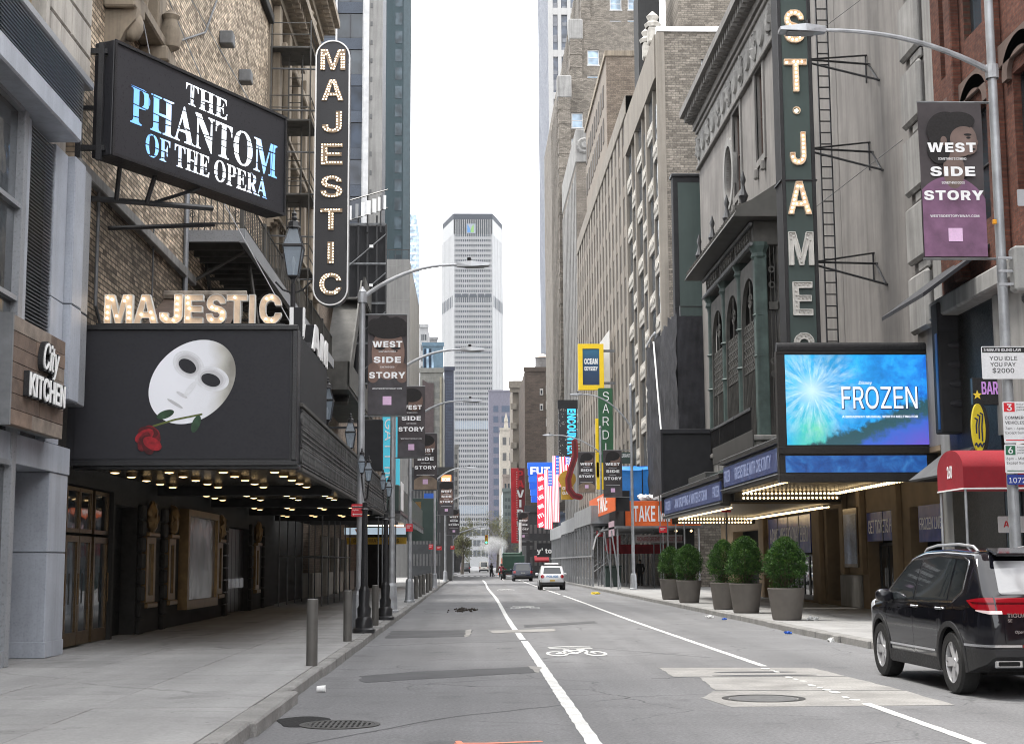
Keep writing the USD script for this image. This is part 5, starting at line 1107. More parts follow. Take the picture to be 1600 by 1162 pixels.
# --- right side high buildings
# slim modern tower
YA = 300.0; xa, xb = P(858, 200, Y=YA)[0], P(915, 200, Y=YA)[0]
wf = M('pale_frame', (0.32, 0.315, 0.305), 0.6, var=0.06, scale=0.1)
t = thing('framed_tower', 'slim modern tower with white frame and dark glass behind the brown buildings', 'building', (xb, YA + 20, 0))
part(t, 'core', MB().box(xa + 0.5, xb + 10, YA + 0.5, YA + 52, 0, 150), GL('tower_glass', (0.05, 0.06, 0.08), 0.08, 0.6))
for x in np.arange(xa, xb + 10, 2.05): part(t, 'white_pier', MB().box(x, x + 0.75 if x > xa else x + 1.0, YA, YA + 0.5, 30, 150), wf)
for z in np.arange(100, 150, 9.4): part(t, 'white_band', MB().box(xa + 1.01, xb + 10, YA + 0.05, YA + 0.51, z, z + 1.5), wf)
mb = MB()
for y in np.arange(YA + 1, YA + 51, 2.2): mb.box(xa + 0.2, xa + 0.52, y, y + 0.5, 30, 150)
part(t, 'side_ribs', mb, M('rib_grey', (0.25, 0.26, 0.29), 0.5), kind='stuff')
for k in range(34): 
    for x in np.arange(xa, xb, 2.05): 
        if 100 < 30 + k * 3.6: part(t, 'blind', MB().box(x + 1.0, x + 1.98, YA + 0.42, YA + 0.49, 30 + k * 3.6, 30 + k * 3.6 + rnd.choice((0.8, 1.6, 2.4))), M('blind_grey', (0.16, 0.165, 0.18), 0.5))

# stepped setback skyscraper with small windows
t = thing('stepped_tower', 'stepped brown brick skyscraper with corner piers and small blue windows', 'building', (20, 200, 0))
buff = brick_buff_y
def pier(t, px0, px1, pyt, Y, zlow=20, cap=True):
    x0, x1, z = P(px0, 300, Y=Y)[0], P(px1, 300, Y=Y)[0], P((px0 + px1) / 2, pyt, Y=Y)[2]
    p = part(t, 'corner_pier', MB().box(x0, x1, Y - 0.5, Y + 1.2, zlow, z), brick_buff_y)
    mb = MB()
    for zz in np.arange(zlow + 2, z - 3, 2.1): mb.box(x0 - 0.06, x1 + 0.06, Y - 0.58, Y + 1.2, zz, zz + 1.7)
    part(p, 'quoin_blocks', mb, brick_buff_y, kind='stuff')
    if cap: part(p, 'pier_cap', MB().box(x0 - 0.2, x1 + 0.2, Y - 0.7, Y + 1.3, z - 3.0, z + 0.2, 0.15), stone_grey)
for k, (px0, px1, pyt, Y) in enumerate(((874, 1000, 122, 196.0), (893, 1000, 34, 214.0), (911, 1010, -60, 232.0))):
    x0, x1, z = P(px0, 300, Y=Y)[0], P(px1, 300, Y=Y)[0], P(px0, pyt, Y=Y)[2]
    wins = [w for w in (((893, 176, 18, 24), (893, 216, 18, 24)), ((918, 78, 18, 24), (918, 118, 18, 24), (906, 216, 2, 2)), ((953, -4, 18, 20), (953, 32, 18, 23), (981, -4, 18, 20), (981, 31, 16, 23), (953, 78, 18, 10)))[k] if w[2] > 5]
    holes = []
    for px, py, w, h in wins:
        a, b = P(px, py + h, Y=Y), P(px + w, py, Y=Y); holes.append((a[0], b[0], a[2], b[2]))
    wall(t, 'side_wall', 'y', Y, x0, x1, 15, z, holes, buff, 0.5)
    for hh in holes: window(t, 'y', Y, hh, M('white_sash', (0.5, 0.5, 0.5), 0.6), glass_pale, rows=2, fw=0.15, depth=0.3, sill=True)
    part(t, 'setback', MB().box(x0 + 0.02, x1, Y + 0.52, Y + 40 - 12 * k, 10, z - 0.1), brick_buff_x)
    n = 0
    for y in np.arange(Y + 1.9, Y + (19 if k < 2 else 26), 2.9):
        part(t, 'front_recess', MB().box(x0 - 0.03, x0 + 0.06, y + 1.5, y + 2.85, 12, z - 4), M('recess_brown', (0.06, 0.05, 0.04), 0.7))
        part(t, 'front_pilaster', MB().box(x0 - 0.10, x0 + 0.02, y, y + 1.4, 12, z - 0.4 - (2.2 if k == 0 else 0)), brick_buff_x)
    pier(t, px0, px0 + (18 if k < 2 else 14), pyt, Y - 0.9 if k == 0 else Y)
# carved topped brick block in front
YQ = 168.0; a, b, c = P(900, 203, Y=YQ), P(921, 203, Y=YQ), P(898, 203, Y=YQ)
t = thing('carved_top_block', 'narrow dark brick block with a carved stone cap', 'building', (a[0] + 3, YQ, 0))
part(t, 'shaft', MB().box(a[0], a[0] + 8, YQ, YQ + 26, 0, a[2] - 4), BR('grey_brick_side', (0.20, 0.175, 0.15), (0.15, 0.13, 0.11), (0.13, 0.12, 0.10), 'y', bw=0.6, rh=0.2, ms=0.02))
part(t, 'stone_cap', MB().box(a[0] - 0.1, a[0] + 8, YQ - 0.2, YQ + 26, a[2] - 4, a[2], 0.1), stone_grey)
part(t, 'roundel', MB().lathe([(1.0, -0.1), (0.8, -0.3), (0.5, -0.1), (0.3, -0.35), (0, -0.3)], (a[0] + 0.95, YQ - 0.2, a[2] - 2.0), 12, axis=1), stone_grey)
for y in np.arange(YQ + 0.6, YQ + 26, 2.6): part(t, 'front_pilaster', MB().box(a[0] - 0.1, a[0] - 0.003, y, y + 1.2, 6, a[2] - 5), stone_grey)

# long block with vertical pilasters
t = thing('pilaster_block', 'long tan building with tall thin pilasters receding down the right side', 'building', (20, 140, 0))
zt2 = 37.6
part(t, 'core', MB().box(FR + 0.085, 40, 112.6, 166, 0, zt2), M('recess_brown', (0.06, 0.05, 0.04), 0.7))
tan_sp = M('tan_spandrel', (0.165, 0.14, 0.115), 0.85, var=0.2, scale=0.6)
tanp = M('tan_pilaster', (0.20, 0.178, 0.15), 0.88, var=0.14, scale=0.4, streak=0.25)
part(t, 'end_wall', MB().box(FR, 40, 112.2, 112.58, 0, zt2 + 1.2), brick_pink_y)
for i, y in enumerate(np.arange(112.6, 166, 3.1)):
    part(t, 'pilaster', MB().box(FR, FR + 0.44, y, y + 1.45, 6, zt2 - 0.4), tanp)
    mb = MB()
    for z in np.arange(8, zt2 - 3, 3.3): mb.box(FR + 0.05, FR + 0.2, y + 1.46, y + 3.09, z, z + 1.0)
    part(t, 'spandrels', mb, tan_sp, kind='stuff')
part(t, 'parapet', MB().box(FR - 0.1, FR + 1.0, 112.2, 166, zt2 - 0.38, zt2 + 1.2, 0.05), tanp)
part(t, 'base_floor', MB().box(FR - 0.05, FR + 0.44, 112.6, 166, 0.1, 5.9), M('base_stone_dark', (0.14, 0.12, 0.10), 0.8))
for a in (128.1,):
    x0 = P(947, 88, Y=a)[0]; z = P(947, 88, Y=a)[2]
    wall(t, 'setback_wall', 'y', a, x0, x0 + 20, zt2 + 1.0, z, [], brick_pink_y, 0.4)
    part(t, 'setback', MB().box(x0 + 0.02, 40, a + 0.42, a + 24, zt2, z), M('tan_plain', (0.205, 0.175, 0.145), 0.88, var=0.1, scale=0.4, streak=0.2))
    for y in np.arange(a + 3, a + 23, 2.4): part(t, 'setback_window', MB().box(x0 - 0.03, x0 + 0.05, y, y + 1.3, zt2 + 3.0, zt2 + 5.2), M('recess_brown', (0.06, 0.05, 0.04), 0.7)); part(t, 'setback_window', MB().box(x0 - 0.03, x0 + 0.05, y, y + 1.3, zt2 + 6.4, zt2 + 8.4), M('recess_brown', (0.06, 0.05, 0.04), 0.7))
    part(t, 'setback_parapet', MB().box(x0 - 0.15, x0 + 20, a - 0.12, a + 24, z, z + 0.5), stone_tan)

# narrow ornamented building with a plain brick side wall
t = thing('ornamented_block', 'tall tan brick building with white carved spandrels and plain side wall', 'building', (20, 100, 0))
YS = 92.4; zt3 = P(1028, 50, Y=YS)[2]
a, b = P(1096, 136, Y=YS), P(1125, 93, Y=YS)
h1 = (a[0], b[0], a[2], b[2])
a, b = P(1099, 215, Y=YS), P(1105, 160, Y=YS)
wall(t, 'side_wall', 'y', YS, FR, 44, 0, zt3, [h1], brick_buff_y, 0.5)
window(t, 'y', YS, h1, M('white_sash', (0.5, 0.5, 0.5), 0.6), glass_pale, rows=3, cols=3, fw=0.09, depth=0.3, sill=True)
for py0, py1 in ((176, 214), (246, 268)):
    a, b = P(1097, py1, Y=YS), P(1106, py0, Y=YS); part(t, 'window', MB().box(a[0], b[0], YS - 0.05, YS + 0.1, a[2], b[2]), glass)
part(t, 'core', MB().box(FR + 0.5, 44, YS + 0.52, 112.1, 0, zt3 - 0.1), brick_buff_x)
part(t, 'coping', MB().box(FR - 0.1, 22, YS - 0.12, YS + 0.6, zt3, zt3 + 0.35), white_m)
part(t, 'corner_strip', MB().box(FR - 0.12, FR + 0.42, YS - 0.1, YS + 0.45, 4, zt3, 0.05), tanp)
x0 = P(1050, 20, Y=104)[0]
part(t, 'penthouse', MB().box(P(1060, 20, Y=104)[0], 44, 104, 111, zt3, zt3 + 22), brick_buff_y)
part(t, 'bulkhead', MB().box(P(997, 20, Y=107)[0], P(1030, 20, Y=107)[0], 107, 110, zt3, zt3 + 9), M('black_mesh', (0.02, 0.02, 0.02), 0.8))
part(t, 'dark_flue', MB().box(P(1066, 50, Y=103)[0], P(1072, 50, Y=103)[0], 103.5, 103.9, zt3, zt3 + 3.2), black_metal)
white_terra = M('white_terracotta', (0.36, 0.34, 0.305), 0.8, var=0.3, scale=3, streak=0.2)
bays = [(YS + 0.5, 98.4), (99.0, 105.0), (105.6, 111.6)]
for a, b in bays:
    part(t, 'brick_pier', MB().box(FR - 0.15, FR + 0.48, b, b + 0.6, 6, zt3, 0.03), tanp)
    m = (a + b) / 2
    for y in (a + 0.1, m - 0.15): part(t, 'brick_mullion', MB().box(FR - 0.02, FR + 0.48, y + 0.0, y + 0.3, 6, zt3 - 3), tanp)
    for i, z in enumerate(np.arange(7, zt3 - 4.5, 1.95)):
        h0 = (a + 0.45, m - 0.2) if i % 2 else (m + 0.2, b - 0.05)
        s = part(t, 'carved_spandrel', MB().box(FR - 0.06, FR + 0.4, h0[0], h0[1], z, z + 1.15, 0.03), white_terra); mb = MB()
        for y in np.arange(h0[0] + 0.1, h0[1] - 0.5, 0.62):
            mb.obb((FR - 0.07, y + 0.3, z + 0.57), np.array([[1, 0, 0], [0, 0.7071, 0.7071], [0, -0.7071, 0.7071]]), (0.05, 0.22, 0.22))
        part(s, 'carving', mb, white_terra)
        part(t, 'window', MB().box(FR + 0.10, FR + 0.3, h0[0], h0[1], z + 1.16, z + 3.88), glass)
for y in (YS + 3.3, 98.7):
    part(t, 'roof_pinnacle', MB().box(FR - 0.25, FR + 0.5, y - 0.45, y + 0.45, zt3 + 0.36, zt3 + 1.5, 0.1).lathe([(0.5, 0), (0.6, 0.25), (0.3, 0.5), (0.45, 0.8), (0.05, 1.2)], (FR + 0.1, y, zt3 + 1.5), 8), white_terra)
part(t, 'crown_carving', MB().box(FR - 0.2, FR + 0.5, YS + 0.5, 111.6, zt3 - 3, zt3 - 0.003), tanp)
# ------------------------------------------------------------------ RIGHT SIDE: pale theatre, loggia, marquee, signs
XG = 13.1
t = thing('stucco_theatre', 'pale stucco theatre with carved frieze and ironwork loggia above its lit marquee', 'building', (18, 57, 0))
ZC = 25.0
wins = []
for px0, px1, py0, py1 in ((1158, 1168, 118, 192), (1184, 1193, 74, 150)):
    a, b = P(px0, py0, X=FR), P(px1, py1, X=FR); wins.append((b[1], a[1], min(a[2], b[2]) - 0.2, max(a[2], b[2]) - 0.2))
wins = [(64.4, 66.2, 18.6, 22.6), (59.2, 60.8, 18.8, 22.7)]
oc = P(1139, 200, X=FR); ov = (oc[1], 20.1)
g = sbox(38.0, 4.75, 76.5, ZC).difference(union_all([sbox(a, c, b, d) for a, b, c, d in wins] + [affinity.scale(Point(*ov).buffer(1, 24), 1.0, 1.35)]))
part(t, 'stucco_wall', MB().ext(affinity.scale(g, -1, 1, origin=(0, 0)), (FR + 0.4, 0, 0), -UY, UZ, 0.4), stucco)
for w in wins: window(t, 'x', FR, w, brown_stone, glass, rows=2, out=-1, depth=0.25)
for w in wins:
    part(t, 'window_surround', MB().ext(affinity.scale(sbox(w[0] - 0.3, w[2] - 0.3, w[1] + 0.3, w[3] + 0.3).difference(sbox(*[w[i] for i in (0, 2, 1, 3)])), -1, 1, origin=(0, 0)), (FR + 0.05, 0, 0), -UY, UZ, 0.13), stucco_trim)
    for y in (w[0] - 0.1, w[1] - 0.2): part(t, 'sill_bracket', MB().box(FR - 0.2, FR, y, y + 0.3, w[2] - 0.75, w[2] - 0.3, 0.05), stucco_trim)
part(t, 'oval_surround', MB().ext(affinity.scale(affinity.scale(Point(*ov).buffer(1, 28), 1.35, 1.75).difference(affinity.scale(Point(*ov).buffer(1, 28), 1.0, 1.35)), -1, 1, origin=(0, 0)), (FR + 0.1, 0, 0), -UY, UZ, 0.22), stone_grey)
part(t, 'oval_pane', MB().ext(affinity.scale(affinity.scale(Point(*ov).buffer(1, 24), 1.02, 1.37), -1, 1, origin=(0, 0)), (FR + 0.3, 0, 0), -UY, UZ, 0.02), glass)
part(t, 'core', MB().box(FR + 0.42, 40, 38.0, 76.5, 4.76, ZC).box(XG + 1.02, 40, 38.0, 76.5, 0, 4.759), stucco)
cornice(t, FR, 53.4, 76.7, ZC, 1.0, 1.3, -1, stucco_trim)
part(t, 'frieze', MB().box(FR - 0.08, FR - 0.001, 53.4, 76.5, ZC - 2.1, ZC - 0.05), stone_grey)
for z in (ZC - 2.25, ZC - 0.25): part(t, 'frieze_moulding', MB().box(FR - 0.2, FR - 0.001, 53.4, 76.5, z, z + 0.2, 0.03), stucco_trim)
for k, y in enumerate(np.arange(54.2, 76, 1.55)):
    mb = MB()
    if k % 2: mb.lathe([(0.55, 0.0), (0.5, -0.12), (0.3, -0.08), (0.12, -0.16), (0, -0.14)], (FR - 0.08, y, ZC - 1.15), 10, axis=0)
    else:
        m = trimesh.creation.icosphere(2, 0.62); m.vertices *= (0.25, 0.8, 1.1); m.vertices += 0.05 * nrs.normal(0, 1, m.vertices.shape); m.apply_translation((FR - 0.08, y, ZC - 1.15)); mb.tm(m)
    part(t, 'frieze_carving', mb, stone_grey, smooth=40)
part(t, 'wall_joint', MB().box(FR - 0.012, FR - 0.001, 47.3, 47.36, 8, ZC), stucco_trim)
for k in range(12):
    z = 7.9 + k * 1.95
    if k > 9: break
    part(t, 'quoin', MB().box(FR - 0.22, FR - 0.001, 38.0, 39.6, z, z + 1.62, 0.09), stone_grey)
    part(t, 'quoin', MB().box(FR - 0.12, FR - 0.001, 38.0, 38.9, z + 1.64, z + 1.93, 0.05), stone_grey)
part(t, 'corner_pier', MB().box(FR - 0.02, FR + 0.4, 37.2, 37.98, 0.15, 28, 0.03), stone_grey)
# ground storey under the marquee: set back, with doors and printed glass
wallm = M('brown_stone_wall', (0.20, 0.145, 0.085), 0.85, var=0.2, scale=0.8)
wall(t, 'ground_wall', 'x', XG, 38.0, 76.5, 0.15, 4.7, [(40.2, 43.3, 0.2, 3.3), (44.3, 48.0, 0.2, 3.3), (51.6, 53.6, 0.3, 3.6), (56.0, 64.2, 0.2, 3.6), (66.5, 73, 0.2, 3.2)], wallm, 0.5, -1)
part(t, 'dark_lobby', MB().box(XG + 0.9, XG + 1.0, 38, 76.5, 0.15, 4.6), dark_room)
part(t, 'soffit_return', MB().box(FR - 0.02, XG + 0.1, 38, 76.5, 4.6, 4.74), wallm)
part(t, 'base_stone', MB().box(XG - 0.12, XG - 0.001, 48.75, 51.4, 0.15, 1.25, 0.03), stone_grey)
for y in (44.05, 48.15, 50.5, 54.0, 64.4): part(t, 'pilaster', MB().box(XG - 0.2, XG - 0.001, y, y + 0.5, 1.27 if 48 < y < 51 else 0.15, 4.58, 0.03), wallm)
def print_panel(y0, y1, z0, z1, txt, h, n, mat, wt=420):
    p = part(t, 'printed_panel', MB().box(XG - 0.02, XG + 0.04, y0, y1, z0, z1), mat)
    part(p, 'lettering', MB().ext(text(txt, h, wt, width=(y1 - y0) * 0.9), (XG - 0.022, (y0 + y1) / 2, (z0 + z1) / 2 - h / 2), -UY, UZ, 0.006), text_white)
    for k in range(1, n): part(p, 'divider', MB().box(XG - 0.035, XG - 0.019, y0 + (y1 - y0) * k / n - 0.03, y0 + (y1 - y0) * k / n + 0.03, z0, z1), black_metal)
    return p
ice = usdkit.material(stage, '/World/Looks/ice_print', {'g': ('geometry', {}), 'n': ('noise_texture', {'scale': 1.3, 'detail': 6, 'roughness': 0.65}), 'r': ('rgb_ramp', {'ramp': [(0.3, (0.012, 0.03, 0.16)), (0.5, (0.05, 0.07, 0.26)), (0.72, (0.22, 0.16, 0.30))]}), 'p': ('principled_bsdf', {'roughness': 0.25})}, [('g.position', 'n.vector'), ('n.fac', 'r.fac'), ('r.color', 'p.base_color')], surface='p.BSDF')
print_panel(56.1, 64.1, 2.05, 3.55, "A CAN'T-MISS BROADWAY EVENT", 0.62, 4, ice)
print_panel(44.3, 48.0, 2.35, 3.28, 'GET TICKETS HERE', 0.42, 2, ice)
print_panel(40.2, 42.4, 2.25, 3.3, 'FROZEN LIVE', 0.34, 1, ice)
for y in np.arange(56.1, 64, 0.99): 
    d = part(t, 'door', MB().ext(affinity.scale(sbox(y, 0.2, y + 0.95, 2.0).difference(sbox(y + 0.08, 0.4, y + 0.87, 1.92)), -1, 1, origin=(0, 0)), (XG + 0.4, 0, 0), -UY, UZ, 0.06), black_metal); part(d, 'pane', MB().quad((XG + 0.37, y, 0.2), (XG + 0.37, y + 0.95, 0.2), (XG + 0.37, y + 0.95, 2.0), (XG + 0.37, y, 2.0)), glass)
for y in (44.35, 45.25, 46.15, 47.05):
    d = part(t, 'door', MB().ext(affinity.scale(sbox(y, 0.2, y + 0.87, 2.3).difference(sbox(y + 0.08, 0.4, y + 0.79, 2.2)), -1, 1, origin=(0, 0)), (XG + 0.4, 0, 0), -UY, UZ, 0.06), black_metal); part(d, 'pane', MB().quad((XG + 0.37, y, 0.2), (XG + 0.37, y + 0.87, 0.2), (XG + 0.37, y + 0.87, 2.3), (XG + 0.37, y, 2.3)), glass)
    part(d, 'pull_handle', MB().box(XG + 0.28, XG + 0.33, y + 0.1, y + 0.13, 0.9, 1.5), chrome)
f = part(t, 'poster_case', MB().box(XG - 0.25, XG - 0.205, 48.4, 50.2, 1.5, 3.5, 0.01), bronze)
part(f, 'poster', MB().box(XG - 0.262, XG - 0.251, 48.5, 50.1, 1.62, 3.3), M('poster_blue_grey', (0.09, 0.11, 0.16), 0.3, var=0.5, scale=1.5))

# loggia: base, columns, arches, ironwork, eaves with finials
XO, Y0, Y1 = 11.0, 55.2, 66.8
part(t, 'loggia_base', MB().box(XO - 0.12, FR, Y0 - 0.1, Y1 + 0.1, 5.4, 6.3, 0.04), stone_grey)
part(t, 'loggia_base', MB().box(XO + 0.1, FR, Y0 + 0.1, Y1 - 0.1, 4.4, 5.38, 0.03), stone_grey)
for y in np.arange(Y0 + 0.8, Y1 - 0.8, 1.55): part(t, 'base_panel', MB().box(XO - 0.15, XO - 0.118, y, y + 1.1, 5.55, 6.12, 0.01), stone_grey)
part(t, 'loggia_ledge', MB().box(XO - 0.28, FR, Y0 - 0.25, Y1 + 0.25, 6.31, 6.5, 0.03), stone_grey)
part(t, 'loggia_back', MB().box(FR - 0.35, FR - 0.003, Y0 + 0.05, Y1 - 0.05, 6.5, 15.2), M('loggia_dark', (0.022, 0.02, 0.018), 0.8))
ys = np.linspace(Y0 + 0.25, Y1 - 0.25, 4)
for i, y in enumerate(ys):
    part(t, 'column', MB().box(XO + 0.02, XO + 0.5, y - 0.24, y + 0.24, 6.51, 13.6, 0.04) if i == 0 else MB().lathe([(0.24, 6.51), (0.2, 6.9), (0.17, 13.2), (0.26, 13.6)], (XO + 0.2, y, 0), 10), green_copper, smooth=30)
    part(t, 'capital', MB().lathe([(0.2, 0), (0.34, 0.15), (0.28, 0.3), (0.4, 0.55), (0.42, 0.7)], (XO + 0.24, y, 13.35), 8, rot=0.39), green_copper)
    for z in (9.6, 11.2): part(t, 'column_ring', MB().lathe([(0.2, -0.06), (0.27, 0), (0.2, 0.06)], (XO + 0.2, y, z), 10), green_copper)
for i in range(3):
    a, b = ys[i] + 0.24, ys[i + 1] - 0.24; m, r = (a + b) / 2, (b - a) / 2
    arch = sbox(a, 6.55, b, 13.6).difference(union_all([sbox(a + 0.12, 6.55, b - 0.12, 11.3), affinity.scale(Point(m, 11.3).buffer(1, 20), r - 0.12, 1.7)]))
    part(t, 'arch', MB().ext(affinity.scale(arch, -1, 1, origin=(0, 0)), (XO + 0.3, 0, 0), -UY, UZ, 0.16), iron_grey)
    mb = MB()
    for y in np.arange(a + 0.3, b - 0.2, 0.27): mb.tube([(XO + 0.22, y, 6.55), (XO + 0.22, y, 9.2)], 0.02, 5)
    for z in np.arange(9.25, 11.2, 0.33):
        mb.box(XO + 0.19, XO + 0.25, a + 0.12, b - 0.12, z, z + 0.05)
        for y in np.arange(a + 0.25, b - 0.2, 0.36): mb.lathe([(0.15, -0.02), (0.15, 0.02), (0.09, 0.02), (0.09, -0.02), (0.15, -0.02)], (XO + 0.22, y, z + 0.18), 8, axis=0)
    part(t, 'iron_grille', mb, iron_grey)
    mb = MB()
    for s in (-1, 1):
        for q in (0.35, 0.7): mb.tube([(XO + 0.22, m + s * (q * 0.2 + 0.28 * q * math.cos(v)), 11.75 + 0.5 * q + 0.35 * q * math.sin(v)) for v in np.linspace(0, 6.0, 14)], 0.03, 5)
    mb.tube([(XO + 0.22, m, 11.2), (XO + 0.22, m, 12.9)], 0.035, 5)
    part(t, 'iron_scroll', mb, iron_grey)
    part(t, 'balcony_rail', MB().box(XO - 0.25, XO - 0.17, a - 0.2, b + 0.2, 7.5, 7.62, 0.01), black_metal)
    mb = MB()
    for y in np.arange(a - 0.1, b + 0.1, 0.2): mb.tube([(XO - 0.21, y, 6.5), (XO - 0.21, y, 7.5)], 0.02, 4)
    part(t, 'balcony_balusters', mb, black_metal)
part(t, 'loggia_side', MB().box(XO + 0.45, FR - 0.36, Y1 - 0.2, Y1 - 0.06, 6.5, 13.9), M('loggia_dark', (0.022, 0.02, 0.018), 0.8))
part(t, 'loggia_entablature', MB().box(XO + 0.0, FR, Y0, Y1, 13.95, 14.9, 0.03), iron_grey)
for z in (13.97, 14.75): part(t, 'gutter_pipe', MB().tube([(XO - 0.12, Y0 - 0.1, z), (XO - 0.12, Y1 + 0.1, z)], 0.08, 6), steel_dark)
for i in range(3):
    a, b = ys[i] + 0.2, ys[i + 1] - 0.2
    p = part(t, 'frieze_panel', MB().box(XO - 0.05, XO - 0.003, a, b, 14.1, 14.72, 0.01), iron_grey); mb = MB()
    for y in np.arange(a + 0.3, b - 0.2, 0.5): mb.lathe([(0.22, -0.02), (0.2, -0.06), (0.1, -0.02), (0.06, -0.07), (0, -0.06)], (XO - 0.05, y, 14.41), 8, axis=0)
    part(p, 'rosettes', mb, iron_grey)
# the loggia's near end
part(t, 'end_frame', MB().box(XO + 0.55, FR - 0.01, Y0 + 0.02, Y0 + 0.3, 11.4, 11.7).box(FR - 0.5, FR - 0.36, Y0 + 0.02, Y0 + 0.3, 6.5, 13.9), iron_grey)
mb = MB()
for x in np.arange(XO + 0.65, FR - 0.5, 0.16): mb.tube([(x, Y0 + 0.15, 6.5), (x, Y0 + 0.15, 13.9)], 0.02, 5)
for z in (8.9, 9.4, 12.4, 13.0):
    for x in np.arange(XO + 0.7, FR - 0.5, 0.3): mb.lathe([(0.14, -0.02), (0.14, 0.02), (0.08, 0.02), (0.08, -0.02), (0.14, -0.02)], (x, Y0 + 0.15, z), 8, axis=1)
part(t, 'end_grille', mb, iron_grey)
part(t, 'eave', MB().ext(Polygon([(XO - 0.9, 14.92), (XO - 0.75, 15.2), (FR, 16.6), (FR, 14.92)]), (0, Y1 + 0.7, 0), UX, UZ, Y1 - Y0 + 1.4), M('eave_lead', (0.07, 0.068, 0.062), 0.7, var=0.2))
for y in np.linspace(Y0 - 0.6, Y1 + 0.6, 30): part(t, 'eave_tile', MB().obb((XO + 0.72, y, 15.92), np.array([[0.914, 0, 0.406], [0, 1, 0], [-0.406, 0, 0.914]]), (1.65, 0.09, 0.05)), M('eave_tile', (0.085, 0.08, 0.072), 0.75))
for y in (*ys, Y1 + 2): 
    if y < Y1 + 1: part(t, 'finial', MB().lathe([(0.12, 0), (0.16, 0.1), (0.07, 0.25), (0.1, 0.5), (0.2, 0.75), (0.1, 1.0), (0.06, 1.2), (0.12, 1.4), (0.02, 1.75)], (XO - 0.3, y, 15.2), 8), black_metal, smooth=40)

# --- lit marquee of the stucco theatre
XM = 8.62
t = thing('lit_marquee', 'theatre marquee with blue scrolling strips and rows of bulbs beneath', 'marquee', (10.5, 52, 3.7))
strip = usdkit.material(stage, '/World/Looks/blue_strip', {'g': ('geometry', {}), 'n': ('noise_texture', {'scale': 2.2, 'detail': 5, 'roughness': 0.6}), 'r': ('rgb_ramp', {'ramp': [(0.3, (0.03, 0.05, 0.20)), (0.55, (0.06, 0.11, 0.32)), (0.75, (0.16, 0.24, 0.52))]}), 'p': ('principled_bsdf', {'roughness': 0.35, 'base_color': (0.02, 0.02, 0.04), 'emission_strength': 0.10})}, [('g.position', 'n.vector'), ('n.fac', 'r.fac'), ('r.color', 'p.emission_color')], surface='p.BSDF')
strip_txt = EM('strip_letters', (0.45, 0.52, 0.8), 0.22)
darkm = M('marquee_bronze_black', (0.016, 0.014, 0.012), 0.4, var=0.2)
for (y0, y1, z0, x, txt) in ((39.3, 49.5, 4.02, XM, ('FROZEN', 'IRRESISTIBLE WITH CREATIVITY', 'FROZEN')), (49.75, 64.9, 3.62, XM, ('FROZEN', 'JAW DROPPING A WINTER STORM', 'FROZEN'))):
    part(t, 'canopy_body', MB().box(x, FR + 0.3, y0, y1, z0 + 0.12, z0 + 0.95, 0.01), darkm)
    part(t, 'fascia_top', MB().box(x - 0.14, x + 0.2, y0 - 0.05, y1, z0 + 0.955, z0 + 1.12, 0.02), darkm)
    part(t, 'fascia_bottom', MB().box(x - 0.1, x + 0.25, y0 - 0.05, y1, z0, z0 + 0.118, 0.01), darkm)
    part(t, 'silver_trim', MB().box(x - 0.13, x - 0.105, y0, y1, z0 + 0.085, z0 + 0.115), steel)
    s = part(t, 'light_strip', MB().box(x - 0.06, x - 0.003, y0 + 0.25, y1 - 0.3, z0 + 0.2, z0 + 0.85), strip)
    L = y1 - y0
    for f, tx, wd in ((0.9, txt[0], 0.1), (0.48, txt[1], 0.56), (0.07, txt[2], 0.09)):
        part(s, 'strip_lettering', MB().ext(text(tx, 0.38, 560, width=L * wd), (x - 0.062, y0 + L * f, z0 + 0.34), -UY, UZ, 0.004), strip_txt)
    part(t, 'soffit', MB().box(x + 0.26, FR + 0.3, y0, y1, z0 + 0.06, z0 + 0.118), M('soffit_bronze', (0.10, 0.07, 0.035), 0.35, var=0.2, metal=0.3))
    def row(a, b, n, r=0.042):
        mb = MB()
        for k in range(n):
            c = np.array(a) + (np.array(b) - np.array(a)) * k / (n - 1); mb.lathe([(0, -r), (r * 0.7, -r * 0.7), (r, 0), (r * 0.7, r * 0.7), (0, r)], c, 6)
        part(t, 'bulb_row', mb, bulb_row_m, kind='stuff')
    zb = z0 - 0.02
    part(t, 'far_valance', MB().box(x + 0.3, FR + 0.2, y1 - 0.3, y1 - 0.12, z0 - 0.24, z0 + 0.055), darkm)
    for dz in (-0.15, 0.0): row((x + 0.6, y1 - 0.36, zb + dz), (FR, y1 - 0.36, zb + dz), 24)
    for dx in (0.0, 0.22): row((FR - dx, y0 + 0.6, zb - 0.02), (FR - dx, y1 - 0.5, zb - 0.02), int(L / 0.3), 0.032)
    row((x + 0.55, y0 + 1.5, zb), (x + 0.55, y1 - 0.5, zb), int(L / 0.3), 0.03)
for y in (40.5, 42.5, 44.5, 47): part(t, 'spot_lamp', MB().lathe([(0.10, -0.25), (0.13, -0.1), (0.10, 0.06)], (FR + 0.55, y, 4.55), 8), black_metal)
part(t, 'roof_box', MB().box(XM + 0.5, XM + 2.6, 56.5, 61, 4.58, 5.2, 0.02), M('roof_box', (0.05, 0.05, 0.048), 0.7))
part(t, 'roof_panel', MB().box(XM + 0.05, XM + 0.1, 44.5, 52, 5.15, 5.75, 0.01), M('roof_panel', (0.04, 0.038, 0.035), 0.7))
part(t, 'awning_slats', MB().box(9.3, 11.0, 53.5, 62, 5.0, 5.06), green_copper)
for y in np.arange(53.6, 62, 0.55): part(t, 'awning_rib', MB().obb((10.1, y, 5.25), np.array([[0.9, 0, 0.44], [0, 1, 0], [-0.44, 0, 0.9]]), (0.8, 0.08, 0.06)), green_copper)
